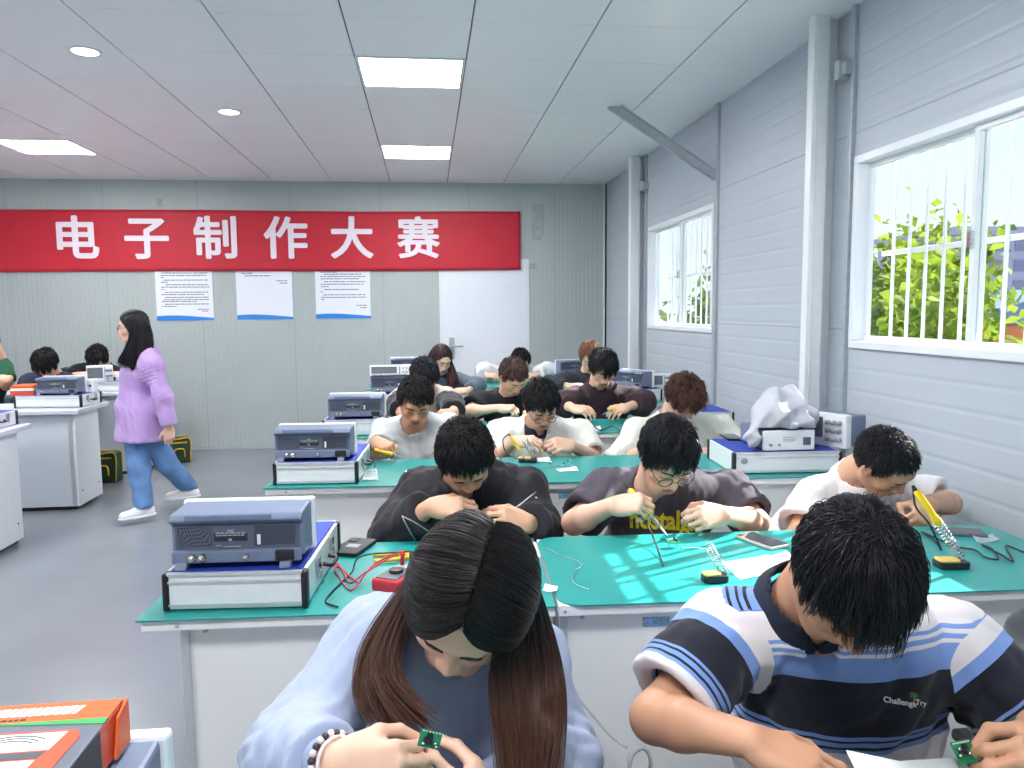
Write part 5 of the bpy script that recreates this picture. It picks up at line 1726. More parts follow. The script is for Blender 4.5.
    if shoes is None or shoes.get('build', True):
        for a_, fd in zip(an, fdir):
            l0 = a_-vec(0.2, 0.2, 0.1); h0 = a_+vec(0.2, 0.2, 0.06)
            F_ = Field(axis(l0[0], h0[0], 0.008), axis(l0[1], h0[1], 0.008), axis(-0.004, h0[2], 0.008))
            F_.add(Cone(a_-fd*0.035+vec(0, 0, -0.045), a_+fd*0.14+vec(0, 0, -0.058), 0.042*sc, 0.036*sc, 0.02))
            F_.add(Cone(a_+vec(0, 0, -0.035), a_+fd*0.05+vec(0, 0, -0.04), 0.044*sc, 0.038*sc, 0.02))
            F_.cut((0, 0, a_[2]-0.083), (0, 0, -1), 0.006); F_.cut((0, 0, a_[2]+0.004), (0, 0, 1), 0.006)
            V, Q = F_.mesh()
            so_ = np_mesh('shoe', V-loc, Q, (shoes or {}).get('mat', M['black']), root)
            if shoes is not None:
                sd = nrm(np.cross(fd, vec(0, 0, 1)))
                pts = [a_+vec(0, 0, -0.074)-loc+fd*(0.05+0.125*math.cos(t))+sd*0.040*math.sin(t) for t in np.linspace(0, 2*PI, 33)]
                MB().tube(pts, 0.009, 6).build('sole', M['white_metal'], so_)
                for k in range(4):
                    c = a_+fd*(0.05+0.018*k)+vec(0, 0, -0.008-0.009*k)-loc
                    MB().tube([c-sd*0.018, c+vec(0, 0, 0.003), c+sd*0.018], 0.0025, 5).build('lace', M['white_metal'], so_)
    if shirt: make_shirt(ctx, **shirt)
    return ctx

def make_shirt(ctx, m, sleeve=0.55, puff=0.010, wr=0.006, wfreq=24, hem=None, neck=0.012, seed=1, cuff=None, vox=None, name='shirt', attr=None, collar=None, vneck=0.0, armpuff=0.018, taper=1.0, nk=0.0, hood=False, extra=()):
    """garment grown over torso and arms; sleeve = share of the upper arm covered (above 1: down the forearm)"""
    loc, arms, sc, bs = ctx['loc'], ctx['arms'], ctx['sc'], ctx['bs']
    T = ctx['T']
    vx = vox or max(0.007, ctx['vox']*1.7)
    sl = []
    ends = []
    for key, a in arms.items():
        S, E, Wr = a['S'], a['E'], a['W']
        if sleeve <= 1.0:
            end = S+(E-S)*sleeve; dr = nrm(E-S)
            sl.append(Cone(S, end+dr*0.03, 0.050*bs*sc, 0.054*bs*sc*taper, 0.05, 10 if key == 'l' else 11))
            ends.append((end, dr, a, 0.013))
        else:
            sl.append(Cone(S, E, 0.054*bs*sc, 0.047*bs*sc*taper, 0.05, 10 if key == 'l' else 11))
            end = E+(Wr-E)*(sleeve-1.0); dr = nrm(Wr-E)
            sl.append(Cone(E, end+dr*0.02, 0.047*bs*sc*taper, (0.030 if cuff else 0.036)*sc, 0.03, 10 if key == 'l' else 11))
            ends.append((end, dr, a, 0.006))
    prim = list(T)+sl
    lo = np.min([p.box()[0] for p in prim], axis=0)-0.05; hi = np.max([p.box()[1] for p in prim], axis=0)+0.05
    hz = ctx['hip'][2]-0.06 if hem is None else hem
    lo[2] = max(lo[2], hz-0.03)
    F_ = Field(axis(lo[0], hi[0], vx), axis(lo[1], hi[1], vx), axis(lo[2], hi[2], vx))
    for p in T: F_.add(p, puff, 0.045)
    for p in sl: F_.add(p, armpuff, 0.045)
    for p in extra: F_.add(p, puff, 0.06)
    if hood:
        F_.add(Oval(ctx['nb']+vec(0, 0.03, 0.0), (0.12*sc, 0.07*sc, 0.06*sc)), 0.0, 0.05)
    X, Y, Z = F_.grid((slice(None),)*3)
    amp = f32(wr)
    F_.f += noise(X, Y, Z*f32(0.5), wfreq*1.3, seed)*amp*f32(1.25)+noise(X, Y, Z*f32(0.8), wfreq*3.0, seed+9)*f32(wr*0.45)
    # extra folds crossing the arms near the elbows and armpits
    for a in arms.values():
        for pt, rad in ((a['E'], 0.11), (a['S']+vec(0, -0.03, -0.08), 0.12)):
            q = F_.sl(pt-rad, pt+rad)
            x, y, z = F_.grid(q)
            dd = np.sqrt((x-f32(pt[0]))**2+(y-f32(pt[1]))**2+(z-f32(pt[2]))**2)
            ax = nrm(a['E']-a['S'])+0.4*nrm(a['W']-a['E'])
            along = (x-f32(pt[0]))*f32(ax[0])+(y-f32(pt[1]))*f32(ax[1])+(z-f32(pt[2]))*f32(ax[2])
            wv = np.sin(along*f32(165)+noise(x, y, z, 30, seed+3, False)*f32(2.2))
            F_.f[q] += wv*np.clip(1-dd/f32(rad), 0, 1)*f32(wr*1.1)
    # openings
    for end, dr, a, gap in ends:
        F_.cut(end, dr, 0.004, end-dr*0.02-0.12, end+dr*0.06+0.12) if False else None
    for end, dr, a, gap in ends:
        q = F_.sl(end-0.13, end+0.13)
        x, y, z = F_.grid(q)
        pl = (x-f32(end[0]))*f32(dr[0])+(y-f32(end[1]))*f32(dr[1])+(z-f32(end[2]))*f32(dr[2])
        rr = np.sqrt(np.maximum((x-f32(end[0]))**2+(y-f32(end[1]))**2+(z-f32(end[2]))**2-pl**2, 0))
        inr = rr < f32(0.11*sc)
        F_.f[q] = np.where(inr, smax(F_.f[q], pl+noise(x, y, z, 40, seed+5, False)*f32(0.002), 0.005), F_.f[q])
        # hollow mouth of the sleeve
        if sleeve <= 1.0:
            F_.sub(Cone(end-dr*0.035, end+dr*0.03, 0.044*bs*sc, 0.054*bs*sc*taper+armpuff-vx*0.85), 0, 0.004)
        else:
            F_.sub(Cone(end-dr*0.02, end+dr*0.03, 0.026*sc, 0.030*sc), 0, 0.004)
    C, nb, w = ctx['C'], ctx['nb'], ctx['w']
    ntop = w(0, -0.03, -0.055)
    F_.sub(Cone(ntop+nrm(ntop-nb)*0.2, nb+nrm(ntop-nb)*(-0.012+nk), ctx['nr']*1.15+neck, ctx['nr']*1.0+neck), 0, 0.008)
    if vneck:
        fw = nrm(np.cross(ctx['side'], ctx['up_c']-ctx['hip']))
        fw = fw if fw[1] < 0 else -fw
        dn = nrm(ctx['hip']-ctx['mid'])
        F_.sub(Cone(nb+fw*0.055, nb+fw*0.10+dn*vneck, 0.045, 0.008), 0, 0.006)
    F_.cut((0, 0, hz), (0, 0, -1), 0.005)
    V, Q = F_.mesh(); V, Q = largest(V, Q)
    at_ = None
    if attr is not None: at_ = attr(V, ctx)
    o = np_mesh(name, V-loc, Q, m, ctx['root'], attrs=at_)
    ctx['shirt'] = o; ctx['shirt_bvh'] = BVHTree.FromPolygons([tuple(v) for v in V], [tuple(q) for q in Q])
    if cuff:
        for end, dr, a, gap in ends:
            F2 = Field(axis(end[0]-0.09, end[0]+0.09, 0.005), axis(end[1]-0.09, end[1]+0.09, 0.005), axis(end[2]-0.09, end[2]+0.09, 0.005))
            F2.add(Cone(end-dr*0.022, end+dr*0.022, 0.039*sc, 0.035*sc, 0.01))
            F2.cut(end-dr*0.024, -dr, 0.006); F2.cut(end+dr*0.026, dr, 0.006)
            F2.sub(Cone(end-dr*0.05, end+dr*0.06, 0.030*sc, 0.029*sc), 0, 0.003)
            V, Q = F2.mesh(); np_mesh('cuff', V-loc, Q, cuff, ctx['root'])
    if collar:
        ad = nrm(ntop-nb)
        c0 = nb+ad*(0.006+nk)
        F2 = Field(axis(c0[0]-0.16, c0[0]+0.16, 0.006), axis(c0[1]-0.16, c0[1]+0.16, 0.006), axis(c0[2]-0.14, c0[2]+0.14, 0.006))
        r0 = ctx['nr']*1.0+neck
        F2.add(Cone(c0-ad*0.02, c0+ad*0.03, r0+0.024, r0+0.006, 0.01))
        F2.cut(c0+ad*0.030, ad, 0.006); F2.cut(c0-ad*0.026, -ad, 0.006)
        F2.sub(Cone(c0-ad*0.08, c0+ad*0.1, r0+0.012, r0-0.004), 0, 0.003)
        fw = nrm(ctx['w'](0, 0.1, -0.1)-nb); fw = nrm(fw-ad*(fw@ad))
        F2.sub(Cone(c0+fw*0.05+ad*0.06, c0+fw*0.11-ad*0.03, 0.03, 0.012), 0, 0.004)
        V, Q = F2.mesh(); np_mesh('collar', V-loc, Q, collar, ctx['root'])

M['eye_white'] = mat('eye_white', rgb(236, 234, 230), 0.2)
M['eye_dark'] = mat('eye_iris', rgb(36, 24, 20), 0.15)
M['glasses_metal'] = mat('glasses_metal_frame', rgb(92, 84, 82), 0.3, metal=0.7)
M['glasses_frame'] = mat('glasses_dark_frame', rgb(24, 24, 28), 0.3)
BLACK = rgb(24, 23, 26)
# ================================================================ the people
def surf_pt(ctx, px, py, off=0.001, which='shirt_bvh'):
    d = at(px, py, Y=3.0)-CAM; d = nrm(d)
    h = ctx[which].ray_cast(Vector(CAM), Vector(d), 12.0)
    if h[0] is None: return None
    return np.array(h[0])-d*off
def on_cloth(ctx, pts, r, m, name='seam'):
    P = [surf_pt(ctx, x, y, 0.001) for x, y in smooth2(pts)]
    P = [p-ctx['loc'] for p in P if p is not None]
    if len(P) > 1: MB().tube(P, r, 6).build(name, m, ctx['root'])
def smooth2(pts, n=6):
    return [(p[0], p[1]) for p in smooth_path([(a, b, 0) for a, b in pts], n)]
def print_on(ctx, me, px, py, scale_px, mtl, name, off=0.002, rot=0.0):
    """lettering laid onto the cloth: each point of the flat lettering is dropped onto the garment along one direction"""
    c = surf_pt(ctx, px, py, 0)
    if c is None: return
    view = nrm(c-CAM); right = nrm(np.cross(view, vec(0, 0, 1))); up = np.cross(right, view)
    bm = bmesh.new(); bm.from_mesh(me)
    for _ in range(2):
        bmesh.ops.subdivide_edges(bm, edges=[e for e in bm.edges if e.calc_length() > 0.006/ max(scale_px, 1e-9)*1.0], cuts=1)
    bmesh.ops.triangulate(bm, faces=bm.faces[:])
    co, sr = math.cos(rot), math.sin(rot)
    for v in bm.verts:
        x, y = (v.co.x*co-v.co.y*sr)*scale_px, (v.co.x*sr+v.co.y*co)*scale_px
        o = c+right*x+up*y-view*0.25
        h = ctx['shirt_bvh'].ray_cast(Vector(o), Vector(view), 0.6)
        p = np.array(h[0]) if h[0] is not None else c+right*x+up*y
        v.co = Vector(p-view*off-ctx['loc'])
    m2 = bpy.data.meshes.new(name); bm.to_mesh(m2); bm.free()
    m2.materials.append(mtl)
    return link_mesh(name, m2, ctx['root'])

def squeeze(me, k):
    for v in me.vertices: v.co.x *= k
    return me
# ---- near woman in the light blue jacket
DK = rgb(26, 23, 25)
P1 = person('woman in a light blue jacket with long dark hair, holding a tiny circuit board', at(468, 603, Y=1.13), (43, -27, 23),
    shl=at(378, 640, Y=1.33), shr=at(524, 660, Y=1.33), hip=(0.06, 1.50, 0.52), sc=0.95, fem=1.0, hs=0.92, vox=0.0034,
    el=at(290, 756, Y=1.20), er=at(553, 760, Y=1.22),
    hl=dict(t=at(421, 741, Y=1.05), d=(0.95, -0.10, -0.08), n=(0.10, 0.86, -0.45), pose='fine'),
    hr_=dict(t=at(432, 738, Y=1.05), d=(-0.80, -0.12, 0.48), n=(-0.05, 0.96, 0.05), pose='fine'),
    skin='fair', build=0.92, scalp=rgb(196, 160, 142), hair=dict(col=DK, nail=rgb(236, 214, 210)),
    shirt=dict(m=cloth('light_blue_jacket_cloth', rgb(160, 172, 200), 0.65, 0.1, bscale=500), sleeve=1.80, puff=0.020, armpuff=0.026, wr=0.0075, wfreq=20, seed=4, vox=0.0065,
               cuff=cloth('light_blue_cuff_cloth', rgb(154, 166, 195), 0.65), collar=cloth('light_blue_collar_cloth', rgb(158, 170, 198), 0.6), neck=0.014))
def long_hair(ctx, left, right, n, m, rad, seed, c0, c1, spread, start=0.45, part=-0.004, name='hair', vol=0.0):
    rs = np.random.RandomState(seed)
    C, R, sc = ctx['C'], ctx['R'], ctx['sc']
    def conv(g): return [C+R@(np.array(p[1])*sc) if p[0] == 'h' else np.array(p[1]) for p in g]
    P = np.concatenate([guide_strands([conv(g) for g in side], n, m, rs, spread, lenvar=0.16) for side in (left, right)])
    # hold the strands off the skull
    L_ = ((P-C)@R)/sc
    q = (L_-SK_C)/(SK_R+0.006+(0.012+vol)*rs.uniform(0, 1, (len(P), 1, 1)))
    k = np.linalg.norm(q, axis=2, keepdims=True)
    L2 = np.where(k < 1, SK_C+(L_-SK_C)/np.maximum(k, 1e-3), L_)
    P = C+(L2*sc)@R.T
    t = np.clip((np.linspace(0, 1, m)-start)/(1-start), 0, 1)[None, :, None]
    tint = (np.array(c0[:3])*(1-t)+np.array(c1[:3])*t)*rs.uniform(0.6, 1.5, (len(P), 1, 1))
    ex = hair_cap(C, R, sc, 0.010, np.array(c0[:3])*0.8, 0.005, 0.0, part)
    return strand_mesh(P, rad, tint, name, ctx['root'], seed, 0.4, ex)
A = lambda x, y, Y: ('w', at(x, y, Y=Y+0.085))
H = lambda x, y, z: ('h', (x, y, z))
left = [
    [H(-0.001, 0.070, 0.098), H(0.038, 0.090, 0.060), H(0.072, 0.062, 0.030), H(0.086, -0.004, 0.034), H(0.088, -0.045, -0.02), A(398, 628, 1.07), A(388, 672, 1.03), A(408, 702, 1.0), A(432, 722, 0.98)],
    [H(-0.001, 0.045, 0.112), H(0.035, 0.055, 0.100), H(0.070, 0.028, 0.066), H(0.090, -0.022, 0.030), H(0.090, -0.055, -0.03), A(392, 628, 1.09), A(378, 672, 1.05), A(392, 702, 1.02), A(412, 724, 1.0)],
    [H(-0.001, 0.005, 0.125), H(0.045, 0.005, 0.108), H(0.083, -0.015, 0.060), H(0.094, -0.045, 0.010), H(0.090, -0.07, -0.05), A(388, 625, 1.11), A(371, 668, 1.08), A(376, 700, 1.05), A(392, 722, 1.02)],
    [H(-0.001, -0.045, 0.124), H(0.045, -0.06, 0.105), H(0.080, -0.070, 0.055), H(0.088, -0.085, -0.01), H(0.08, -0.10, -0.07), A(390, 615, 1.16), A(369, 655, 1.12), A(366, 688, 1.08), A(378, 710, 1.05)],
    [H(-0.001, -0.075, 0.112), H(0.035, -0.10, 0.085), H(0.06, -0.112, 0.03), H(0.06, -0.115, -0.04), H(0.055, -0.12, -0.09), A(400, 612, 1.19), A(378, 645, 1.15), A(372, 680, 1.10), A(384, 705, 1.07)]]
right = [
    [H(-0.0075, 0.072, 0.096), H(-0.030, 0.085, 0.080), H(-0.062, 0.068, 0.052), H(-0.082, 0.040, 0.015), A(497, 655, 0.985), A(497, 690, 0.97), A(502, 728, 0.95), A(512, 785, 0.93)],
    [H(-0.0075, 0.050, 0.110), H(-0.038, 0.062, 0.098), H(-0.074, 0.045, 0.062), H(-0.092, 0.020, 0.01), A(512, 655, 1.0), A(514, 690, 0.98), A(516, 730, 0.955), A(520, 790, 0.93)],
    [H(-0.0075, 0.010, 0.124), H(-0.048, 0.012, 0.108), H(-0.085, 0.0, 0.060), H(-0.098, -0.015, 0.0), A(532, 648, 1.04), A(535, 688, 1.02), A(532, 730, 0.97), A(526, 790, 0.93)],
    [H(-0.0075, -0.035, 0.126), H(-0.050, -0.04, 0.108), H(-0.086, -0.045, 0.056), H(-0.098, -0.06, -0.01), A(546, 640, 1.08), A(551, 685, 1.05), A(547, 728, 0.99), A(536, 788, 0.94)],
    [H(-0.007, -0.075, 0.112), H(-0.042, -0.095, 0.085), H(-0.070, -0.105, 0.03), H(-0.075, -0.11, -0.04), A(545, 628, 1.14), A(554, 672, 1.10), A(552, 715, 1.02), A(542, 778, 0.96)]]
long_hair(P1, left, right, 4600, 24, 0.0009, 2, DK, rgb(98, 64, 50), 0.0042, 0.46, vol=0.011)
# bracelets on her wrist: a two-tone cord and a thin white ring
def bracelet(ctx, key, m, r, k, name, bead=None, back=0.0, n=26):
    a = ctx['arms'][key]; Wp = a['W']-ctx['loc']; dr = nrm(a['W']-a['E']); s_, n_ = a['Rm'][:, 0], np.cross(dr, a['Rm'][:, 0])
    c = Wp-dr*back
    pts = [c+(s_*math.cos(t)*k+n_*math.sin(t)*k*0.82) for t in np.linspace(0, 2*PI, n+1)]
    if bead is None:
        MB().tube(pts, r, 8).build(name, m, ctx['root'])
    else:
        mb = MB()
        for i, p in enumerate(pts[:-1]):
            mb.mi = i % 2
            mb.ball(p, r, 8, (1, 1, 1))
        mb.build(name, [m, bead], ctx['root'])
M['bead_dark'] = mat('dark_bead', rgb(58, 52, 62), 0.4)
M['bead_light'] = mat('pale_bead', rgb(222, 214, 216), 0.4)
bracelet(P1, 'l', M['bead_dark'], 0.0058, 0.036, 'beaded_bracelet', M['bead_light'], 0.022, 24)
bracelet(P1, 'l', M['bead_light'], 0.0028, 0.032, 'thin_bracelet', None, 0.002)
for sx in (1,):
    e = P1['w'](sx*0.083, -0.004, -0.034)-P1['loc']
    MB().ball(e, 0.003, 8).build('earring', M['chrome'], P1['root'])

# ---- man in the striped polo
def stripe_attr(V, ctx):
    d_arm = np.full(len(V), 9.0); ua = np.zeros(len(V))
    x, y, z = (V[:, i].astype(np.float64) for i in range(3))
    for a in ctx['arms'].values():
        S, E = a['S'], a['E']; ab = E-S; L = np.linalg.norm(ab)
        t = ((V-S)@ab)/L**2
        d = np.linalg.norm(V-(S+np.clip(t, 0, 1)[:, None]*ab), axis=1)-0.056
        use = d < d_arm
        d_arm = np.where(use, d, d_arm); ua = np.where(use, t*L, ua)
    d_t = np.full(len(V), 9.0)
    for p in ctx['T'][:3]: d_t = np.minimum(d_t, p.d(x, y, z))
    arm = np.clip(0.5+(d_t-d_arm)*12, 0, 1).astype(np.float32)*np.clip(0.5+ua*25, 0, 1).astype(np.float32)
    dn = np.linalg.norm(V-ctx['nb'], axis=1)
    z = np.where(z > 0.962, 0.962, z)
    z = np.where((dn < 0.150) & (V[:, 2] > 0.955), 1.0+(0.150-dn)*0.9, z)
    return {'u': np.clip(z, 0, 2).astype(np.float32)-0.5, 'ua': ua.astype(np.float32), 'arm': arm}
def stripe_mat():
    k = NT('striped_polo_cloth')
    WH, BL, NV, LB = rgb(222, 216, 220), rgb(104, 138, 206), rgb(28, 32, 46), rgb(120, 152, 214)
    # torso bands by height, sleeve bands by distance down the arm
    tz = [(0.0, WH), (0.690, LB), (0.700, NV), (0.706, LB), (0.716, NV), (0.722, LB), (0.730, NV), (0.735, NV), (0.838, LB), (0.884, WH), (0.890, LB), (0.899, WH), (0.905, LB), (0.912, WH), (0.985, LB), (1.006, NV), (1.011, LB), (1.020, NV), (1.025, LB), (1.034, NV), (1.039, LB)]
    ta = [(0.0, WH), (0.035, LB), (0.058, NV), (0.128, LB), (0.134, NV), (0.139, LB), (0.148, NV), (0.153, LB), (0.160, WH)]
    def branch(attr, stops, lo, hi):
        a = k.n('ShaderNodeAttribute', attribute_name=attr)
        mr = k.n('ShaderNodeMapRange'); mr.inputs['From Min'].default_value = lo; mr.inputs['From Max'].default_value = hi
        k.l(a, 'Fac', mr, 'Value')
        r = k.ramp([((p-lo0)/(hi-lo) if False else p, c) for p, c in stops], 'CONSTANT')
        k.l(mr, 'Result', r, 'Fac')
        return r
    lo0 = 0
    rt = branch('u', [((z-0.66)/0.42, c) if z > 0.66 else (0.0, c) for z, c in tz], 0.16, 0.58)
    ra = branch('ua', [(u/0.25, c) for u, c in ta], 0.0, 0.25)
    am = k.n('ShaderNodeAttribute', attribute_name='arm')
    gt = k.n('ShaderNodeMath', operation='GREATER_THAN'); gt.inputs[1].default_value = 0.5; k.l(am, 'Fac', gt, 0)
    mx = k.n('ShaderNodeMixRGB'); k.l(gt, 'Value', mx, 0); k.l(rt, 'Color', mx, 1); k.l(ra, 'Color', mx, 2)
    k.l(mx, 'Color', k.b, 'Base Color')
    k.b.inputs['Roughness'].default_value = 0.85; k.b.inputs['Sheen Weight'].default_value = 0.2; k.b.inputs['Specular IOR Level'].default_value = 0.25
    tc = k.n('ShaderNodeTexCoord'); n2 = k.n('ShaderNodeTexNoise', Scale=900.0); k.l(tc, 'Object', n2, 'Vector')
    bp = k.n('ShaderNodeBump', Strength=0.15, Distance=0.002); k.l(n2, 'Fac', bp, 'Height'); k.l(bp, 'Normal', k.b, 'Normal')
    return k.m
P2 = person('man in a white, blue and black striped polo shirt bending over his work', at(850, 578, Y=1.14), (60, -4, 3),
    shl=at(727, 634, Y=1.33), shr=at(950, 644, Y=1.33), hip=(0.83, 1.44, 0.52), vox=0.0036, sc=1.0, belly=1.3,
    el=at(655, 718, Y=1.22), er=at(1034, 728, Y=1.22),
    hl=dict(t=at(752, 741, Y=1.07), d=(0.80, -0.48, -0.22), n=(0.0, 0.25, -0.95), pose='flat', wrist=True),
    hr_=dict(t=at(973, 752, Y=0.97), d=(-0.90, -0.18, 0.05), n=(-0.10, 0.75, -0.62), pose='pinch'),
    skin='tan', build=1.05, hair=dict(col=BLACK),
    shirt=dict(m=stripe_mat(), sleeve=0.78, puff=0.016, armpuff=0.026, wr=0.0075, wfreq=17, seed=8, vox=0.0065, attr=stripe_attr, vneck=0.10,
               collar=cloth('navy_collar_cloth', rgb(30, 36, 54)), neck=0.012))
hair_short(P2['C'], P2['R'], 1.0, rgb(27, 27, 33), P2['root'], n=6500, m=10, length=0.062, rad=0.0009, seed=12, grav=0.30, lift=0.32, jit=0.22, thick=0.017, bang=1.45, clumps=420, clump=0.62, sidelen=0.65, whorl=(0.004, -0.055, 0.115), vox=0.005)
bracelet(P2, 'r', M['black'], 0.0042, 0.034, 'watch_strap', None, 0.03)

# ---- man in the black jacket
def open_front(V, ctx):
    t = np.clip((V[:, 2]-0.66)/0.30, 0, 1)
    c = 0.150+0.01*t; w_ = 0.050+0.050*t
    inner = (np.abs(V[:, 0]-c) < w_) & (V[:, 1] < 2.66)
    return {'tint': np.where(inner[:, None], np.array(rgb(26, 28, 34)[:3]), np.array(rgb(34, 32, 40)[:3]))}
M['open_jacket'] = attr_mat('black_jacket_cloth', 0.72, 0.3, 0.15, 900, 0.04)
P3 = person('man in a black jacket bending over a small board held in both hands', at(465, 457, Y=2.44), (58, 10, -10),
    shl=at(420, 495, Y=2.64), shr=at(522, 491, Y=2.66), desk=2.38, hip=(0.16, 2.86, 0.52), vox=0.0048,
    el=at(396, 534, Y=2.50), er=at(536, 530, Y=2.54),
    hl=dict(t=at(475, 509, Y=2.36), d=(0.90, -0.30, 0.02), n=(0.05, 0.70, -0.68), pose='fine'),
    hr_=dict(t=at(483, 513, Y=2.36), d=(-0.78, -0.35, 0.30), n=(-0.2, 0.75, -0.6), pose='fine'),
    skin='mid', build=1.05, hair=dict(col=BLACK),
    shirt=dict(m=M['open_jacket'], attr=open_front, sleeve=1.80, puff=0.026, armpuff=0.028, wr=0.009, wfreq=17, seed=14, vox=0.009, vneck=0.10, neck=0.018))
hair_short(P3['C'], P3['R'], 1.0, BLACK, P3['root'], n=4500, m=8, length=0.045, rad=0.0012, seed=21, grav=0.18, lift=0.6, thick=0.016, bang=1.1, sidelen=0.35, backlen=0.6, clumps=500, clump=0.4)
M['zip'] = mat('silver_zip', rgb(176, 180, 186), 0.3, metal=0.6)
on_cloth(P3, [(402, 516), (414, 522), (428, 531)], 0.0022, M['zip'], 'zip')
on_cloth(P3, [(402, 516), (408, 528), (415, 540)], 0.0022, M['zip'], 'zip')
on_cloth(P3, [(503, 516), (518, 506), (536, 492)], 0.0022, M['zip'], 'zip')
for x, y in ((406, 472), (536, 498)):
    p = surf_pt(P3, x, y, 0.001)
    if p is not None: MB().ball(p-P3['loc'], 0.005, 8).build('snap_button', M['brass'], P3['root'])

# ---- man in the brown T-shirt
P4 = person('man with glasses in a dark brown T-shirt with yellow lettering, soldering', at(667, 456, Y=2.42), (44, 4, 3),
    shl=at(608, 492, Y=2.64), shr=at(731, 492, Y=2.64), desk=2.32, hip=(0.84, 2.86, 0.52), vox=0.0048,
    el=at(574, 523, Y=2.50), er=at(757, 522, Y=2.50),
    hl=dict(t=at(647, 508, Y=2.36), d=(0.86, -0.32, 0.15), n=(0.2, 0.55, -0.75), pose='pinch'),
    hr_=dict(t=at(684, 515, Y=2.34), d=(-0.92, -0.25, 0.02), n=(-0.05, 0.82, -0.5), pose='pinch'),
    skin='fair', build=1.06, glasses='metal', hair=dict(col=BLACK),
    shirt=dict(m=cloth('brown_tshirt_cloth', rgb(76, 71, 82)), sleeve=0.80, puff=0.018, armpuff=0.026, wr=0.0085, wfreq=16, seed=22, vox=0.009, nk=0.012))
hair_short(P4['C'], P4['R'], 1.0, rgb(28, 28, 34), P4['root'], n=4500, m=9, length=0.06, rad=0.0012, seed=31, grav=0.28, lift=0.3, thick=0.018, bang=1.1, sidelen=0.6, clumps=350, clump=0.55, whorl=(-0.02, -0.04, 0.118))
M['yellow_print'] = mat('yellow_lettering', rgb(226, 214, 40), 0.6)
print_on(P4, squeeze(text_mesh('nostalgia', 0.092, 0, 0.0030), 0.80), 666, 521, 1.0, M['yellow_print'], 'lettering')

# ---- man in white beside the wall
P5 = person('man in a white T-shirt leaning low beside the window wall', at(884, 463, Y=2.46), (46, 38, -24),
    nb=at(856, 472, Y=2.58), shl=at(815, 501, Y=2.64), shr=at(917, 496, Y=2.66), desk=2.31, hip=(1.46, 2.88, 0.52), vox=0.0050,
    el=at(795, 540, Y=2.50), er=at(950, 503, Y=2.56),
    hl=dict(t=at(872, 519, Y=2.36), d=(0.85, -0.4, -0.1), n=(0, 0.6, -0.8), pose='pinch'),
    hr_=dict(t=at(902, 516, Y=2.37), d=(-0.68, -0.45, -0.45), n=(-0.35, 0.75, -0.5), pose='grip'),
    skin='mid', build=1.02, hair=dict(col=rgb(34, 32, 38)),
    shirt=dict(m=cloth('white_tshirt_cloth', rgb(232, 230, 232)), sleeve=0.70, puff=0.016, armpuff=0.028, wr=0.0085, wfreq=16, seed=33, vox=0.009, nk=0.03))
hair_short(P5['C'], P5['R'], 1.0, rgb(34, 33, 40), P5['root'], n=4500, m=7, length=0.028, rad=0.0012, seed=41, grav=0.1, lift=0.8, thick=0.010, bang=1.2, sidelen=0.35, backlen=0.6, clumps=0, line=0.006)

# ---- second row
P6 = person('man in a grey T-shirt holding a yellow soldering iron', at(415, 402, Y=3.97), (34, 6, 4),
    shl=at(384, 432, Y=4.14), shr=at(450, 428, Y=4.18), desk=3.74, hip=(0.0, 4.17, 0.52),
    el=at(378, 455, Y=3.97), hl=dict(t=at(393, 453, Y=3.70), d=(0.55, -0.55, -0.20), n=(0.45, 0.0, -0.9), pose='grip'),
    er=at(458, 464, Y=4.0), hr_=dict(t=at(440, 474, Y=3.84), d=(-0.8, -0.4, -0.1), n=(0, 0.4, -0.9), pose='rest'),
    skin='tan', vox=0.0055, shirt=dict(m=cloth('grey_tshirt_cloth', rgb(186, 192, 194)), sleeve=0.62, wr=0.0085, wfreq=16, seed=3, vox=0.010, nk=0.02),
    hair=dict(col=BLACK))
hair_short(P6['C'], P6['R'], 1.0, BLACK, P6['root'], n=3000, m=7, length=0.038, rad=0.0016, seed=6, grav=0.18, lift=0.5, thick=0.018, bang=1.5, sidelen=0.35, backlen=0.6, clumps=260, clump=0.5)
P7 = person('man with glasses in a white polo with a dark collar', at(541, 405, Y=3.87), (42, 8, -4),
    shl=at(501, 434, Y=4.06), shr=at(579, 434, Y=4.06), desk=3.68, hip=(0.60, 4.17, 0.52), vox=0.0055,
    el=at(494, 462, Y=3.94), er=at(593, 458, Y=3.94),
    hl=dict(t=at(541, 447, Y=3.72), d=(0.86, -0.3, 0.02), n=(0.1, 0.5, -0.85), pose='fine'),
    hr_=dict(t=at(546, 446, Y=3.72), d=(-0.85, -0.3, 0.12), n=(-0.1, 0.75, -0.6), pose='pinch'),
    skin='fair', glasses='metal', hair=dict(col=BLACK),
    shirt=dict(m=cloth('white_polo_cloth', rgb(228, 228, 222)), sleeve=0.82, puff=0.018, armpuff=0.03, wr=0.0085, wfreq=16, seed=43, vox=0.010, vneck=0.08, collar=cloth('navy_polo_collar_cloth', rgb(44, 46, 66))))
hair_short(P7['C'], P7['R'], 1.0, BLACK, P7['root'], n=3000, m=7, length=0.045, rad=0.0016, seed=51, grav=0.18, lift=0.5, thick=0.020, bang=1.3, sidelen=0.45, backlen=0.7, clumps=260, clump=0.5)
for x, y in ((540, 434), (542, 441)):
    p = surf_pt(P7, x, y, 0.001)
    if p is not None: MB().ball(p-P7['loc'], 0.006, 8).build('button', M['black'], P7['root'])
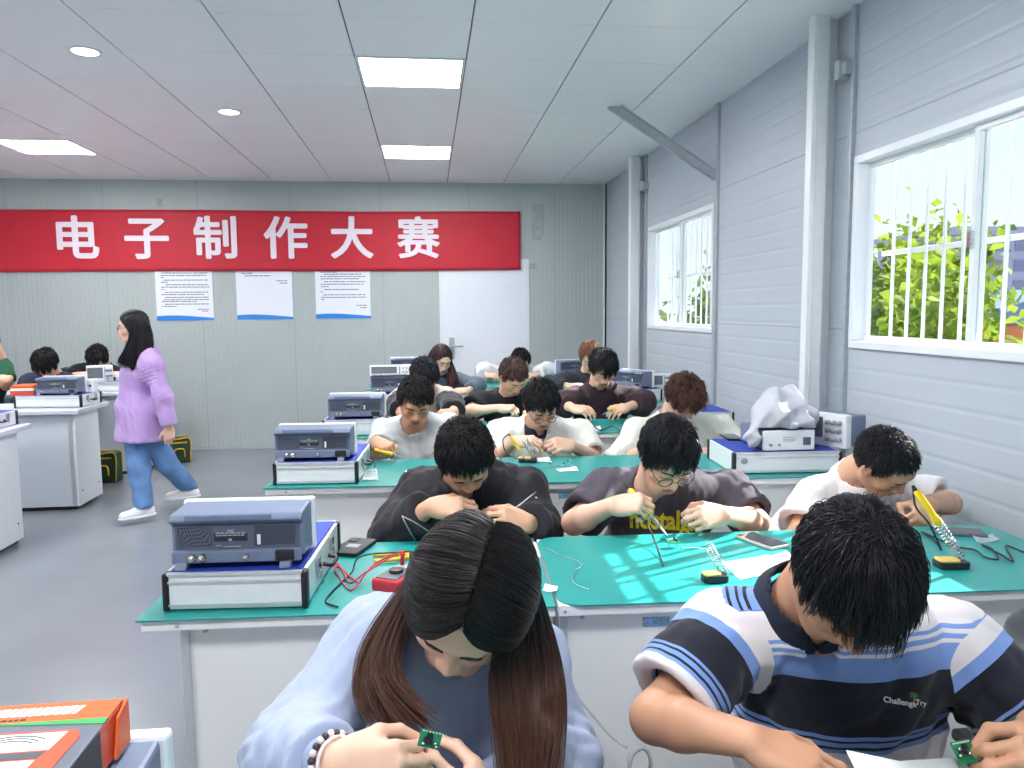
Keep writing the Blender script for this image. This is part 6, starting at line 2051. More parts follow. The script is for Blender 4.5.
P8 = person('person with tousled brown hair in a cream long-sleeved sweatshirt', at(684, 398, Y=4.0), (56, 34, -16),
    shl=at(638, 432, Y=4.20), shr=at(720, 429, Y=4.22), desk=3.65, hip=(1.38, 4.10, 0.52), vox=0.006,
    el=at(620, 462, Y=4.02), er=at(744, 452, Y=4.06),
    hl=dict(t=at(662, 462, Y=3.76), d=(0.75, -0.55, -0.1), n=(0.1, 0.5, -0.85), pose='pinch'),
    hr_=dict(t=at(690, 462, Y=3.76), d=(-0.8, -0.45, -0.1), n=(-0.1, 0.6, -0.8), pose='pinch'),
    skin='fair', hair=dict(col=rgb(52, 40, 40)), lash=True,
    shirt=dict(m=cloth('cream_sweatshirt_cloth', rgb(216, 218, 210)), sleeve=1.62, puff=0.022, armpuff=0.028, wr=0.009, wfreq=15, seed=53, vox=0.010, nk=0.025))
hair_short(P8['C'], P8['R'], 1.0, rgb(58, 44, 44), P8['root'], n=3200, m=9, length=0.075, rad=0.0016, seed=61, grav=0.30, lift=0.7, jit=0.45, thick=0.026, bang=1.2, sidelen=0.8, backlen=0.7, clumps=200, clump=0.6, curl=0.55, tipcol=rgb(112, 72, 62))

# ---- third row
def panel_attr(V, ctx):
    ua = np.full(len(V), -1.0)
    for a in ctx['arms'].values():
        S, E = a['S'], a['E']; ab = E-S; L = np.linalg.norm(ab)
        t = ((V-S)@ab)/L**2
        d = np.linalg.norm(V-(S+np.clip(t, 0, 1.4)[:, None]*ab), axis=1)
        ua = np.where(d < 0.10, np.maximum(ua, t*L), ua)
        W2 = a['W']; ab = W2-E; t = ((V-E)@ab)/(ab@ab)
        d = np.linalg.norm(V-(E+np.clip(t, 0, 1.2)[:, None]*ab), axis=1)
        ua = np.where((d < 0.09) & (t > 0), 0.3, ua)
    c = np.where((ua > 0.12)[:, None], np.array(rgb(36, 36, 42)[:3]), np.array(rgb(190, 180, 168)[:3]))
    return {'tint': c}
M['panel_cloth'] = attr_mat('two_tone_jacket_cloth', 0.8, 0.25, 0.1, 700, 0.2)
P9 = person('dark-haired person in a beige and black jacket, behind the man in the grey T-shirt', at(424, 377, Y=5.12), (50, 18, 0),
    shl=at(402, 400, Y=5.28), shr=at(446, 400, Y=5.28), desk=4.96, armk=0.88, hip=(0.02, 5.44, 0.52), vox=0.008,
    hl=dict(t=at(420, 420, Y=4.72), d=(0.8, -0.5, 0), n=(0.1, 0.5, -0.85), pose='pinch'),
    hr_=dict(t=at(436, 420, Y=4.72), d=(-0.8, -0.5, 0), n=(-0.1, 0.5, -0.85), pose='pinch', pole=(0.22, 0.3, -0.4)),
    skin='mid', hair=dict(col=BLACK), shirt=dict(m=M['panel_cloth'], attr=panel_attr, sleeve=1.75, puff=0.022, armpuff=0.03, wr=0.009, wfreq=15, seed=63, vox=0.012, hood=True))
hair_short(P9['C'], P9['R'], 1.0, rgb(30, 30, 40), P9['root'], n=1800, m=7, length=0.05, rad=0.0022, seed=71, grav=0.25, lift=0.4, thick=0.020, bang=1.2, clumps=160, clump=0.5)
P10 = person('brown-haired person in a black T-shirt, before the white door', at(513, 377, Y=5.08), (46, 26, -6),
    shl=at(480, 403, Y=5.24), shr=at(538, 403, Y=5.26), desk=4.92, armk=0.88, hip=(0.62, 5.42, 0.52), vox=0.008,
    el=at(467, 412, Y=5.04), hl=dict(t=at(516, 415, Y=4.86), d=(0.93, -0.3, 0), n=(0.1, 0.4, -0.9), pose='pinch'),
    hr_=dict(t=at(524, 417, Y=4.76), d=(-0.8, -0.5, 0), n=(-0.1, 0.5, -0.85), pose='pinch', pole=(0.22, 0.3, -0.4)),
    skin='fair', hair=dict(col=rgb(74, 54, 50)), shirt=dict(m=cloth('black_tshirt_cloth', rgb(34, 36, 42)), sleeve=0.62, puff=0.018, armpuff=0.03, wr=0.0085, wfreq=15, seed=73, vox=0.012))
hair_short(P10['C'], P10['R'], 1.0, rgb(84, 62, 58), P10['root'], n=1800, m=7, length=0.04, rad=0.0022, seed=81, grav=0.2, lift=0.5, thick=0.018, bang=1.2, sidelen=0.5, clumps=160, clump=0.5)
P11 = person('man in a dark maroon shirt with light marks on its shoulder', at(603, 368, Y=4.98), (40, 2, 4),
    shl=at(574, 399, Y=5.16), shr=at(633, 399, Y=5.16), desk=4.9, armk=0.88, hip=(1.16, 5.34, 0.52), vox=0.0075,
    hl=dict(t=at(594, 413, Y=4.74), d=(0.75, -0.55, -0.1), n=(0.1, 0.5, -0.85), pose='rest', pole=(-0.22, 0.3, -0.4)),
    hr_=dict(t=at(607, 413, Y=4.76), d=(-0.75, -0.55, -0.1), n=(-0.1, 0.5, -0.85), pose='rest'),
    skin='fair', hair=dict(col=BLACK), shirt=dict(m=cloth('maroon_shirt_cloth', rgb(62, 46, 54)), sleeve=1.60, puff=0.02, armpuff=0.03, wr=0.009, wfreq=15, seed=83, vox=0.012, collar=cloth('maroon_collar_cloth', rgb(56, 42, 50))))
hair_short(P11['C'], P11['R'], 1.0, rgb(27, 27, 32), P11['root'], n=2000, m=8, length=0.075, rad=0.0022, seed=91, grav=0.3, lift=0.3, thick=0.02, bang=1.3, sidelen=0.6, clumps=160, clump=0.55)
M['pale_print'] = mat('pale_print', rgb(222, 222, 226), 0.7)
for k, (x0, y0, x1, y1) in enumerate(((572, 379, 577, 376), (578, 378, 586, 374), (573, 384, 584, 380), (580, 383, 587, 379))):
    on_cloth(P11, [(x0, y0), ((x0+x1)/2, (y0+y1)/2+0.5), (x1, y1)], 0.008, M['pale_print'], 'pale_mark')

# ---- fourth and fifth rows
AUB = rgb(58, 36, 40)
P12 = person('woman with long auburn hair in a grey-blue top, before the white door', at(441, 360, Y=6.40), (30, 24, 2),
    shl=at(424, 381, Y=6.52), shr=at(459, 381, Y=6.54), desk=6.34, armk=0.88, hip=(0.10, 6.66, 0.52), vox=0.009, fem=1.0, sc=0.95,
    hl=dict(t=at(438, 393, Y=6.20), d=(0.8, -0.5, 0), n=(0.1, 0.5, -0.85), pose='rest'),
    hr_=dict(t=at(452, 393, Y=6.20), d=(-0.8, -0.5, 0), n=(-0.1, 0.5, -0.85), pose='rest'),
    skin='fair', hair=dict(col=AUB), build=0.92, shirt=dict(m=cloth('grey_blue_top_cloth', rgb(96, 106, 122)), sleeve=1.8, wr=0.009, wfreq=15, seed=93, vox=0.014))
hang = lambda x, y, z: ('w', P12['C']+np.array((x, y, z)))
longl = [[H(0, 0.06, 0.10), H(0.06, 0.07, 0.06), H(0.088, 0.03, 0.0), hang(-0.07, -0.03, -0.14), hang(-0.06, -0.04, -0.20)],
         [H(0, -0.06, 0.118), H(0.06, -0.07, 0.08), H(0.09, -0.06, 0.0), hang(-0.09, 0.05, -0.14), hang(-0.08, 0.02, -0.22)]]
longr = [[H(0, 0.06, 0.10), H(-0.05, 0.075, 0.06), H(-0.085, 0.04, 0.0), hang(0.08, -0.05, -0.15), hang(0.075, -0.06, -0.26)],
         [H(0, 0.0, 0.125), H(-0.07, 0.0, 0.08), H(-0.095, -0.01, 0.0), hang(0.115, 0.0, -0.15), hang(0.10, -0.04, -0.28)],
         [H(0, -0.07, 0.115), H(-0.05, -0.10, 0.06), H(-0.08, -0.09, 0.0), hang(0.10, 0.08, -0.15), hang(0.11, 0.05, -0.26)]]
long_hair(P12, longl, longr, 900, 12, 0.0028, 5, AUB, rgb(84, 48, 50), 0.006, 0.3)
P13 = person('person with light brown hair, mostly hidden behind the man in the maroon shirt', at(590, 357, Y=6.36), (38, -8, 0),
    shl=at(568, 380, Y=6.50), shr=at(608, 380, Y=6.52), desk=6.31, armk=0.88, hip=(1.40, 6.64, 0.52), vox=0.010,
    hl=dict(t=at(586, 388, Y=6.2), d=(0.8, -0.5, 0), n=(0.1, 0.5, -0.85), pose='rest'),
    hr_=dict(t=at(600, 388, Y=6.2), d=(-0.8, -0.5, 0), n=(-0.1, 0.5, -0.85), pose='rest'),
    skin='fair', hair=dict(col=rgb(120, 82, 62)), shirt=dict(m=cloth('charcoal_top_cloth', rgb(52, 54, 64)), sleeve=1.8, wr=0.009, wfreq=15, seed=103, vox=0.014))
hair_short(P13['C'], P13['R'], 1.0, rgb(136, 92, 68), P13['root'], n=1300, m=7, length=0.05, rad=0.0028, seed=101, grav=0.25, lift=0.4, thick=0.02, clumps=120, clump=0.5)
P14 = person('person in a puffy white jacket at the last bench, before the white door', at(521, 361, Y=7.78), (40, 28, -10),
    shl=at(501, 376, Y=7.90), shr=at(535, 376, Y=7.95), desk=7.68, armk=0.88, hip=(0.98, 8.05, 0.52), vox=0.011,
    el=at(485, 379, Y=7.75), hl=dict(t=at(500, 377, Y=7.62), d=(0.8, -0.5, 0), n=(0.1, 0.5, -0.85), pose='rest'),
    hr_=dict(t=at(522, 377, Y=7.60), d=(-0.8, -0.5, 0), n=(-0.1, 0.5, -0.85), pose='rest'),
    skin='fair', hair=dict(col=BLACK), shirt=dict(m=cloth('white_puffy_jacket_cloth', rgb(226, 226, 230)), sleeve=1.8, puff=0.04, armpuff=0.035, wr=0.012, wfreq=22, seed=113, vox=0.014, hood=True))
hair_short(P14['C'], P14['R'], 1.0, rgb(28, 28, 34), P14['root'], n=1300, m=7, length=0.06, rad=0.0030, seed=111, grav=0.3, lift=0.3, thick=0.02, clumps=120, clump=0.5)

# ---- beyond the aisle
P16 = person('person in a dark green shirt, cut by the frame edge beyond the aisle', at(-14, 343, Y=6.86), (40, -20, 0),
    shl=at(-36, 369, Y=7.0), shr=at(2, 368, Y=6.98), desk=6.6, armk=0.88, hip=(-3.95, 7.14, 0.52), vox=0.010,
    hl=dict(t=at(-20, 392, Y=6.72), d=(0.8, -0.5, 0), n=(0.1, 0.5, -0.85), pose='rest'), er=at(6, 386, Y=6.88),
    hr_=dict(t=at(-6, 379, Y=6.72), d=(-0.95, -0.3, 0.1), n=(-0.1, 0.5, -0.85), pose='rest'),
    skin='mid', hair=dict(col=BLACK), shirt=dict(m=cloth('dark_green_shirt_cloth', rgb(34, 84, 62)), sleeve=0.7, puff=0.02, armpuff=0.03, wr=0.009, wfreq=15, seed=123, vox=0.014))
hair_short(P16['C'], P16['R'], 1.0, BLACK, P16['root'], n=1200, m=7, length=0.045, rad=0.0028, seed=121, thick=0.018, clumps=120)
P17 = person('dark-haired person in a navy top with head down behind the aisle-side oscilloscope', at(46, 364, Y=6.84), (62, 4, 0),
    shl=at(30, 384, Y=6.98), shr=at(66, 383, Y=6.98), desk=6.6, armk=0.88, hip=(-3.40, 7.14, 0.52), vox=0.009,
    hl=dict(t=at(40, 396, Y=6.66), d=(0.8, -0.5, 0), n=(0.1, 0.5, -0.85), pose='rest', pole=(-0.22, 0.3, -0.4)),
    hr_=dict(t=at(56, 396, Y=6.66), d=(-0.8, -0.5, 0), n=(-0.1, 0.5, -0.85), pose='rest'),
    skin='fair', hair=dict(col=BLACK), shirt=dict(m=cloth('navy_top_cloth', rgb(44, 52, 72)), sleeve=1.8, puff=0.02, armpuff=0.03, wr=0.009, wfreq=15, seed=133, vox=0.014))
hair_short(P17['C'], P17['R'], 1.05, BLACK, P17['root'], n=1500, m=8, length=0.06, rad=0.0028, seed=131, grav=0.3, thick=0.02, bang=1.3, clumps=120)
P18 = person('person in black with head bowed at the farthest bench beyond the aisle', at(98, 358, Y=8.0), (64, 6, 0),
    shl=at(80, 372, Y=8.12), shr=at(114, 374, Y=8.14), desk=7.92, armk=0.88, hip=(-3.42, 8.34, 0.52), vox=0.010,
    hl=dict(t=at(92, 376, Y=7.84), d=(0.8, -0.5, 0), n=(0.1, 0.5, -0.85), pose='rest'),
    hr_=dict(t=at(103, 376, Y=7.84), d=(-0.8, -0.5, 0), n=(-0.1, 0.5, -0.85), pose='rest'),
    skin='fair', hair=dict(col=BLACK), shirt=dict(m=cloth('black_top_cloth', rgb(30, 30, 36)), sleeve=1.8, puff=0.02, armpuff=0.03, wr=0.009, wfreq=15, seed=143, vox=0.014))
hair_short(P18['C'], P18['R'], 1.05, BLACK, P18['root'], n=1500, m=8, length=0.06, rad=0.0030, seed=141, grav=0.3, thick=0.02, clumps=120)

# ---- the woman walking past
M['denim'] = mat('blue_denim', rgb(98, 136, 186), 0.85, var=0.22, nscale=7, bump=0.2, bscale=500)
M['sneaker'] = mat('white_sneaker', rgb(232, 232, 234), 0.5, var=0.02)
P15 = person('woman in a lilac sweatshirt and blue jeans walking along the aisle', at(133, 328, Y=5.74), (4, -72, 0),
    shl=at(137, 357, Y=5.90), shr=at(151, 365, Y=5.62), hip=(-2.12, 5.78, 0.82), vox=0.0065, fem=1.0, sc=0.94, build=0.84, legw=1.25,
    el=at(134, 395, Y=5.98), er=at(163, 397, Y=5.60),
    hl=dict(t=at(133, 430, Y=5.92), d=(-0.15, -0.05, -1), n=(0, -1, 0), pose='rest', wrist=True),
    hr_=dict(t=at(169, 427, Y=5.60), d=(-0.05, 0.1, -1), n=(-0.3, 1, 0), pose='rest', wrist=True),
    legs='walk', knee=[at(139, 468, Y=5.70), at(166, 462, Y=5.86)], feet=[at(144, 505, Y=5.66), at(189, 487, Y=6.02)],
    shoes=dict(mat=M['sneaker'], dir=[(-0.75, -0.62, 0.0), (-0.80, -0.35, 0.0)]), trousers=M['denim'],
    skin='fair', glasses='dark', lash=False, hair=dict(col=BLACK),
    shirt=dict(m=cloth('lilac_sweatshirt_cloth', rgb(186, 156, 212)), sleeve=1.94, puff=0.034, armpuff=0.022, wr=0.009, wfreq=13, seed=153, vox=0.010, hem=0.585, extra=[Cone((-2.14, 5.84, 0.80), (-2.13, 5.80, 0.56), 0.10, 0.125), Cone((-2.05, 5.72, 0.80), (-2.06, 5.74, 0.56), 0.10, 0.125)]))
h2 = lambda x, y, z: ('w', P15['C']+np.array((x, y, z)))
# facing the picture's left: her face points to -x, her left side is towards the camera
nearS = [[H(0.0, 0.075, 0.095), H(-0.045, 0.075, 0.07), H(-0.078, 0.040, 0.02), H(-0.088, 0.025, -0.05), h2(-0.035, -0.10, -0.17), h2(-0.09, -0.11, -0.25)],
         [H(0.0, 0.03, 0.122), H(-0.06, 0.03, 0.09), H(-0.092, 0.0, 0.02), H(-0.10, -0.01, -0.06), h2(0.03, -0.13, -0.19), h2(0.03, -0.14, -0.30)],
         [H(0.0, -0.03, 0.127), H(-0.06, -0.04, 0.09), H(-0.09, -0.05, 0.02), H(-0.095, -0.06, -0.06), h2(0.09, -0.10, -0.17), h2(0.10, -0.13, -0.28)],
         [H(0.0, -0.08, 0.11), H(-0.03, -0.11, 0.06), H(-0.05, -0.115, 0.0), H(-0.05, -0.12, -0.06), h2(0.13, -0.04, -0.16), h2(0.16, -0.06, -0.22)]]
farS = [[H(0.0, 0.075, 0.095), H(0.045, 0.075, 0.07), H(0.078, 0.045, 0.02), H(0.085, 0.035, -0.05), h2(-0.06, 0.07, -0.16), h2(-0.10, 0.05, -0.24)],
        [H(0.0, 0.0, 0.126), H(0.06, 0.0, 0.09), H(0.09, -0.02, 0.02), H(0.095, -0.03, -0.06), h2(0.02, 0.11, -0.18), h2(0.02, 0.11, -0.28)],
        [H(0.0, -0.08, 0.11), H(0.03, -0.11, 0.06), H(0.05, -0.115, 0.0), H(0.05, -0.12, -0.06), h2(0.13, 0.03, -0.16), h2(0.14, 0.02, -0.24)]]
long_hair(P15, nearS, farS, 1700, 14, 0.0022, 7, rgb(24, 24, 30), rgb(30, 28, 36), 0.005, 0.3)

for nm, p in (('P1', P1), ('P2', P2), ('P3', P3), ('P4', P4), ('P5', P5), ('P6', P6), ('P7', P7), ('P8', P8), ('P9', P9), ('P10', P10), ('P11', P11), ('P14', P14), ('P15', P15), ('P16', P16)):
    print('ARMS', nm, {k: (round(a['u'], 3), round(a['f'], 3), round(float(a['W'][2]), 3), round(float(a['E'][2]), 3)) for k, a in p['arms'].items()}, 'sh', round(float(np.linalg.norm(p['shr']-p['shl'])), 3), 'nb', p['nb'].round(2), 'midz', p['mid'].round(2))
# ================================================================ held things, garments lying about, outside
g = at(430, 739, Y=0.972)
pcb(g[0], g[1], g[2], (1.25, 0.35, 0.1), 'tiny green circuit board between the fingers of the woman in the light blue jacket', 0.030, 0.022)
g = at(964, 752, Y=0.95)
pcb(g[0], g[1], g[2], (0.9, 0.1, 0.3), 'green circuit board in the hand of the man in the striped polo', 0.040, 0.030)
g = at(480, 515, Y=2.345)
pcb(g[0], g[1], g[2], (1.0, 0.0, -0.5), 'small green circuit board in the hands of the man in the black jacket', 0.042, 0.03)
g = at(543, 447, Y=3.70)
pcb(g[0], g[1], g[2], (0.6, 0.0, 0.3), 'small circuit board in the fingers of the man with the dark-collared polo', 0.035, 0.025)
iron(at(668, 536, Y=2.20), at(627, 487, Y=2.44), 'soldering iron with yellow grip held by the man in the brown T-shirt', [at(622, 480, Y=2.46), at(630, 500, Y=2.32), at(650, 530, Y=2.24), tuple(at(660, 556, Z=ZD+0.006)), tuple(at(663, 566, Z=ZD+0.006))])
iron(at(407, 458, Y=3.60), at(372, 449, Y=3.66), 'yellow soldering iron in the hand of the man in the grey T-shirt', [at(370, 454, Y=3.68), at(374, 463, Y=3.64), tuple(at(375, 472, Z=ZD+0.006))])
iron(at(602, 415, Y=4.62), at(624, 404, Y=4.86), 'yellow soldering iron by the hands of the man in the maroon shirt')
# folded paper before the striped polo man
c = [at(846, 750, Y=0.98), at(900, 757, Y=0.97), at(962, 757, Y=0.96), at(990, 800, Y=0.88), at(915, 800, Y=0.88), at(868, 795, Y=0.89)]
cen = sum(c)/6
V = np.array([p-cen for p in c]); V[1, 2] -= 0.006; V[4, 2] -= 0.006
o = np_mesh('paper_sheet', V, np.array([(0, 5, 4, 1), (1, 4, 3, 2)]), M['sheet'], smooth=False)
o.location = Vector([float(v) for v in cen])
md = o.modifiers.new('t', 'SOLIDIFY'); md.thickness = 0.0006
tag(o, 'folded white instruction sheet in front of the man in the striped polo', 'paper', 'papers on the benches')

# striped polo: small chest emblem, a palm tree with a line of script
M['emblem_white'] = mat('emblem_white_thread', rgb(236, 238, 240), 0.7)
M['emblem_green'] = mat('emblem_green_thread', rgb(70, 158, 96), 0.7)
M['emblem_gold'] = mat('emblem_gold_thread', rgb(214, 176, 70), 0.7)
def flat_mesh(polys):
    bm = bmesh.new()
    for p in polys:
        bm.faces.new([bm.verts.new((x, y, 0)) for x, y in p])
    me = bpy.data.meshes.new('emblem'); bm.to_mesh(me); bm.free()
    return me
print_on(P2, text_mesh('Challenge', 0.0135, 0, 0.0003), 900, 702, 1.0, M['emblem_white'], 'emblem_lettering', 0.0015, 0.05)
print_on(P2, text_mesh('Try', 0.0125, 0, 0.0003), 921, 703, 1.0, M['emblem_white'], 'emblem_lettering', 0.0015, 0.05)
print_on(P2, text_mesh('fashion', 0.006, 0, 0.0002), 907, 707, 1.0, M['emblem_white'], 'emblem_lettering', 0.0015, 0.2) if False else None
print_on(P2, flat_mesh([[(-0.001, -0.010), (0.001, -0.010), (0.0008, 0.003), (-0.0004, 0.003)]]), 914, 698, 1.0, M['emblem_gold'], 'palm_trunk', 0.0015)
leafs = []
for a in (10, 50, 95, 140, 175, 215, -35):
    a = math.radians(a); L = 0.0085
    leafs.append([(0, 0.003), (math.cos(a)*L*0.5-math.sin(a)*0.0013, 0.003+math.sin(a)*L*0.5+math.cos(a)*0.0013), (math.cos(a)*L, 0.003+math.sin(a)*L*0.8-0.0015), (math.cos(a)*L*0.5+math.sin(a)*0.0013, 0.003+math.sin(a)*L*0.5-math.cos(a)*0.0013)])
print_on(P2, flat_mesh(leafs), 914, 697, 1.0, M['emblem_green'], 'palm_leaves', 0.0015)

# grey jacket heaped on the generator
def heap(name, label, cat, prims, m, amp, freq, seed, lo, hi, vox, cuts=(), boxes=()):
    F_ = Field(axis(lo[0], hi[0], vox), axis(lo[1], hi[1], vox), axis(lo[2], hi[2], vox))
    for p in prims: F_.add(p)
    X, Y, Z = F_.grid((slice(None),)*3)
    wp = np.sin(Y*9+Z*11)*1.4+np.sin(X*13+Y*5)*1.1
    F_.f += (np.abs(np.sin((X*0.85+Z*0.5+Y*0.25)*f32(freq)+wp.astype(f32)))-f32(0.6))*f32(amp)+(np.abs(np.sin((Z*0.8-X*0.4+Y*0.5)*f32(freq*1.7)+wp.astype(f32)*f32(1.6)))-f32(0.6))*f32(amp*0.5)
    for pt, n_ in cuts: F_.cut(pt, n_, 0.005)
    for b0_, b1_ in boxes:
        bs_ = np.maximum(np.maximum(np.abs(X-(b0_[0]+b1_[0])/2)-(b1_[0]-b0_[0])/2, np.abs(Y-(b0_[1]+b1_[1])/2)-(b1_[1]-b0_[1])/2), np.abs(Z-(b0_[2]+b1_[2])/2)-(b1_[2]-b0_[2])/2)
        F_.f = smax(F_.f, (-bs_).astype(f32), 0.004)
    V, Q = F_.mesh(); V, Q = largest(V, Q)
    c = vec(V[:, 0].mean(), V[:, 1].mean(), V[:, 2].min())
    o = np_mesh(name, V-c, Q, m)
    o.location = Vector([float(v) for v in c])
    return tag(o, label, cat)
M['grey_cloth'] = cloth('grey_jacket_cloth', rgb(186, 188, 198), 0.95, 0.2)
zt = ZC1+0.094
hc_ = at(778, 412, Y=3.27)
heap('jacket', 'crumpled light grey jacket heaped over the white-faced generator on the badged case', 'jacket',
     [Oval((hc_[0]-0.01, 3.27, zt+0.065), (0.105, 0.12, 0.085), None, 0.04), Oval((hc_[0]+0.03, 3.25, zt+0.11), (0.07, 0.09, 0.06), None, 0.05),
      Oval((hc_[0]+0.09, 3.26, zt+0.04), (0.07, 0.10, 0.05), None, 0.04), Cone((hc_[0]-0.08, 3.22, zt+0.04), (hc_[0]-0.165, 3.16, ZC1+0.035), 0.07, 0.03, 0.04),
      Cone((hc_[0]-0.05, 3.15, zt+0.05), (hc_[0]+0.08, 3.14, zt+0.03), 0.035, 0.025, 0.04)],
     M['grey_cloth'], 0.030, 30, 11, (hc_[0]-0.25, 3.0, ZC1-0.02), (hc_[0]+0.25, 3.5, zt+0.3), 0.007, [((0, 0, ZC1+0.006), (0, 0, -1))], [((1.435, 3.11, ZC1-0.05), (1.695, 3.42, zt+0.006))])
# dark jacket over a chair at the frame edge
M['dark_cloth'] = cloth('dark_grey_jacket_cloth', rgb(74, 77, 84), 0.75, 0.3)
jc = at(1046, 640, Y=1.42)
t = empty('chair', (jc[0]+0.14, 1.52, 0), 0, 'chair at the frame edge hidden under a dark grey jacket', 'chair')
MB().box(-0.16, -0.15, 0.43, 0.16, 0.15, 0.46, 0.01).build('seat', M['black'], t)
MB().box(-0.17, -0.03, 0.55, 0.17, -0.012, 0.86, 0.008).build('backrest', M['black'], t) if False else None
for xx in (-0.14, 0.14):
    for yy in (-0.13, 0.13):
        MB().tube([(xx, yy, 0.0), (xx, yy, 0.44)], 0.012, 8).build('leg', M['galv'], t)
heap('jacket', 'dark grey jacket draped over the chair at the frame edge, beside the striped polo', 'jacket',
     [Slab((jc[0]+0.03, 1.46, 0.80), (jc[0]+0.02, 1.44, 0.50), (1, 0, 0), 0.07, 0.17, 0.06, 0.09, 0.04), Cone((jc[0]-0.02, 1.39, 0.76), (jc[0]-0.05, 1.37, 0.58), 0.05, 0.05, 0.03), Cone((jc[0]+0.0, 1.45, 0.87), (jc[0]+0.02, 1.45, 0.75), 0.022, 0.06, 0.04)],
     M['dark_cloth'], 0.022, 30, 8, (jc[0]-0.3, 1.2, 0.47), (jc[0]+0.3, 1.6, 1.1), 0.008, [((0, 0, 0.475), (0, 0, -1))])

# ---------------------------------------------------------------- outside the windows
M['ground'] = mat('outside_ground', rgb(170, 170, 150), 0.9, var=0.1, nscale=2)
struct('ground', MB().box(XR+0.12, -12, -0.4, 60, 60, -0.3), M['ground'])
def leaf_mat(name, c0, c1):
    k = NT(name)
    t = k.t; out = t.nodes['Material Output']
    k.b.inputs['Roughness'].default_value = 0.7; k.b.inputs['Specular IOR Level'].default_value = 0.1
    tc = k.n('ShaderNodeTexCoord'); no = k.n('ShaderNodeTexNoise', Scale=6.0); k.l(tc, 'Object', no, 'Vector')
    r = k.ramp([(0.35, c0), (0.65, c1)]); k.l(no, 'Fac', r, 'Fac'); k.l(r, 'Color', k.b, 'Base Color')
    tr = k.n('ShaderNodeBsdfTranslucent'); k.l(r, 'Color', tr, 'Color')
    mx = k.n('ShaderNodeMixShader'); mx.inputs[0].default_value = 0.45
    t.links.new(k.b.outputs[0], mx.inputs[1]); t.links.new(tr.outputs[0], mx.inputs[2]); t.links.new(mx.outputs[0], out.inputs['Surface'])
    return k.m
M['leaf'] = leaf_mat('sunlit_leaves', rgb(98, 126, 36), rgb(146, 162, 60))
M['leaf2'] = leaf_mat('olive_leaves', rgb(78, 104, 44), rgb(116, 136, 66))
M['bark'] = mat('bark', rgb(110, 98, 84), 0.9, var=0.2, bump=0.4, bscale=60)
def shrub(x, y, h, r, n, seed, lab, m='leaf', size=0.05, z0=-0.3):
    rs = np.random.RandomState(seed)
    t = empty('leafy_shrub', (x, y, z0), 0, lab, 'shrub', 'shrubs outside the windows')
    stems = []
    for k in range(7):
        a = rs.uniform(0, 6.28); rr = r*rs.uniform(0.2, 0.85)
        top = vec(rr*math.cos(a), rr*math.sin(a), h*rs.uniform(0.75, 1.08))
        stems.append(smooth_path([vec(0.08*math.cos(a), 0.08*math.sin(a), 0), top*vec(0.4, 0.4, 0.35)+rs.normal(size=3)*0.04, top*vec(0.8, 0.8, 0.7)+rs.normal(size=3)*0.06, top], 6))
    for s in stems:
        MB().tube(s, 0.014, 6, True, 0.004).build('stem', M['bark'], t)
    S = np.array([p for s in stems for p in s[4:]])
    c = S[rs.randint(0, len(S), n)]+rs.normal(size=(n, 3))*vec(0.13, 0.13, 0.11)*(0.6+r)
    c[:, 2] = np.clip(c[:, 2], 0.15, None)
    nn = rs.normal(size=(n, 3))+vec(0, 0, 0.6); nn /= np.linalg.norm(nn, axis=1, keepdims=True)
    u = np.cross(nn, rs.normal(size=(n, 3))); u /= np.linalg.norm(u, axis=1, keepdims=True)
    v = np.cross(nn, u)
    sz = (size*rs.uniform(0.6, 1.4, n))[:, None]
    V = np.stack([c-u*sz, c+v*sz*0.62-u*sz*0.1+nn*sz*0.15, c+u*sz*1.1-nn*sz*0.1, c-v*sz*0.62-u*sz*0.1+nn*sz*0.15], 1).reshape(-1, 3)
    F = np.arange(4*n).reshape(n, 4)
    np_mesh('foliage', V, F, M[m], t, smooth=False)
shrub(4.0, 5.6, 2.0, 0.75, 2600, 1, 'yellow-green leafy shrub right behind the near window\'s bars', 'leaf', 0.055)
shrub(5.3, 8.1, 2.4, 0.9, 2600, 2, 'taller leafy shrub behind the near window, towards the steel column', 'leaf', 0.06)
shrub(4.5, 3.6, 1.35, 0.5, 1800, 3, 'low leafy shrub at the outer pane of the near window', 'leaf', 0.05)
shrub(7.6, 10.6, 2.6, 1.0, 2400, 4, 'olive shrub farther out beyond the near window', 'leaf2', 0.07)
shrub(3.6, 8.9, 1.9, 0.8, 1800, 5, 'shrub behind the bars of the far window', 'leaf2', 0.06)
shrub(4.4, 11.0, 2.5, 1.1, 2000, 6, 'taller shrub farther behind the far window', 'leaf2', 0.08)
M['tower'] = mat('distant_tower_wall', rgb(150, 152, 190), 0.8, var=0.04, nscale=0.5)
M['tower_win'] = mat('distant_tower_windows', rgb(110, 116, 160), 0.4)
M['orange_wall'] = mat('orange_hut_wall', rgb(206, 120, 84), 0.8)
M['hut_roof'] = mat('blue_hut_roof', rgb(96, 120, 176), 0.6)
def tower(x, y, w, d, h, lab, nx, nz):
    t = empty('building', (x, y, -0.3), 0, lab, 'building', 'buildings outside')
    MB().box(-w/2, -d/2, 0, w/2, d/2, h, 0.05).build('wall', M['tower'], t)
    MB().box(-w/2-0.2, -d/2-0.2, h, w/2+0.2, d/2+0.2, h+0.5, 0.05).build('parapet', M['tower'], t)
    for i in range(nx):
        for j in range(nz):
            xx = -w/2+w*(i+0.5)/nx; zz = h*(j+0.5)/nz
            MB().box(xx-w/nx*0.3, -d/2-0.05, zz-h/nz*0.28, xx+w/nx*0.3, -d/2+0.02, zz+h/nz*0.28).build('window', M['tower_win'], t)
tower(33.5, 46, 5, 8, 6.0, 'distant bluish tower block seen through the outer pane', 3, 5)
tower(39.5, 48, 5, 8, 4.6, 'lower bluish block beside the distant tower', 3, 4)
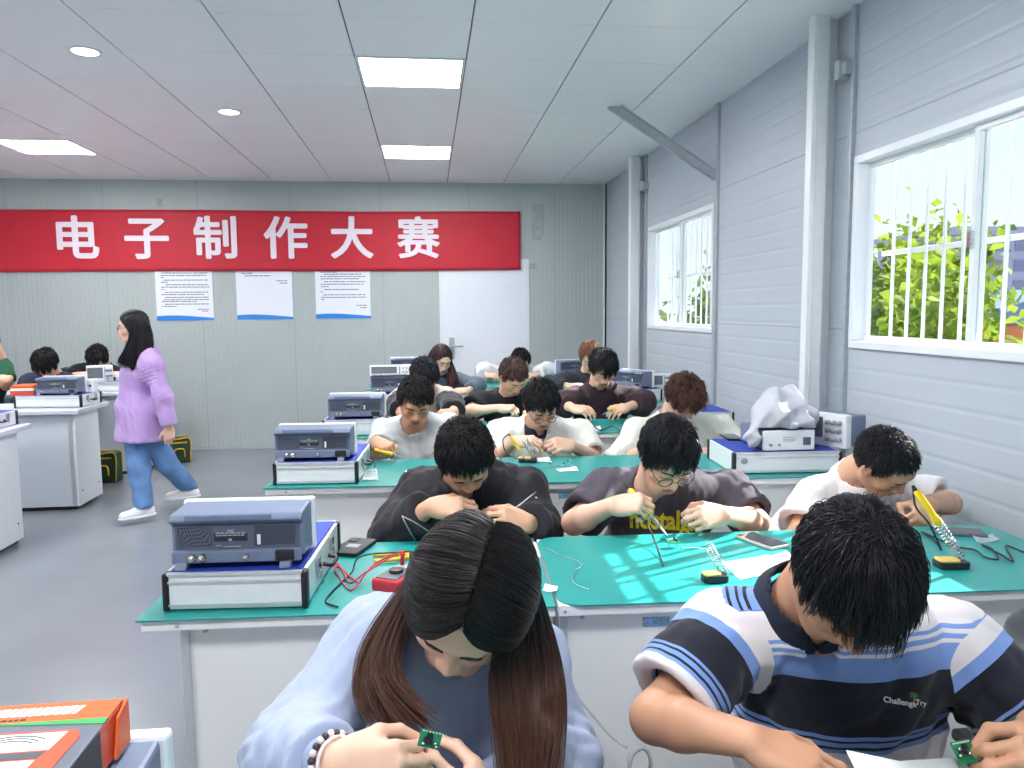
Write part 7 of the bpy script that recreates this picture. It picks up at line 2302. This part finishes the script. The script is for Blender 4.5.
t = empty('hut', (10.6, 13.2, -0.3), 0, 'low orange hut with a blue roof seen through the outer pane', 'building', 'buildings outside')
MB().box(-1.6, -1.2, 0, 1.6, 1.2, 1.5, 0.03).build('wall', M['orange_wall'], t)
MB().prism([(-1.8, 1.5), (1.8, 1.5), (0, 2.1)], 'y', -1.4, 1.4, 0.02).build('roof', M['hut_roof'], t)
MB().box(-0.5, -1.23, 0.6, 0.3, -1.19, 1.2).build('window', M['tower_win'], t)
# ================================================================ light and camera settings
w = bpy.data.worlds.new('sky'); scene.world = w
w.use_nodes = True
bg = w.node_tree.nodes['Background']
tc = w.node_tree.nodes.new('ShaderNodeTexCoord'); sp = w.node_tree.nodes.new('ShaderNodeSeparateXYZ')
rp = w.node_tree.nodes.new('ShaderNodeValToRGB')
w.node_tree.links.new(tc.outputs['Generated'], sp.inputs[0]); w.node_tree.links.new(sp.outputs['Z'], rp.inputs['Fac'])
rp.color_ramp.elements[0].position = 0.0; rp.color_ramp.elements[0].color = (0.86, 0.93, 1.0, 1)
rp.color_ramp.elements[1].position = 0.7; rp.color_ramp.elements[1].color = (0.42, 0.66, 1.0, 1)
w.node_tree.links.new(rp.outputs['Color'], bg.inputs['Color'])
bg.inputs['Strength'].default_value = 0.45
sd = bpy.data.lights.new('sun', 'SUN'); sd.energy = 6.5; sd.angle = math.radians(0.4); sd.color = (1.0, 0.97, 0.9)
so = bpy.data.objects.new('sun', sd); COL.objects.link(so)
az, el = math.radians(25), math.radians(38)
dv = Vector((-math.cos(az)*math.cos(el), -math.sin(az)*math.cos(el), -math.sin(el)))
so.rotation_euler = dv.to_track_quat('-Z', 'Y').to_euler()
so.location = (8, 6, 6)
scene.view_settings.view_transform = 'Standard'
scene.view_settings.look = 'None'
scene.view_settings.gamma = 1.0
scene.view_settings.exposure = 1.5
scene.view_settings.use_curve_mapping = False
scene.cycles.use_denoising = True
scene.cycles.max_bounces = 8
scene.cycles.diffuse_bounces = 5
scene.cycles.transparent_max_bounces = 12
scene.cycles.sample_clamp_indirect = 8.0
scene.cycles.caustics_reflective = False
scene.cycles.caustics_refractive = False
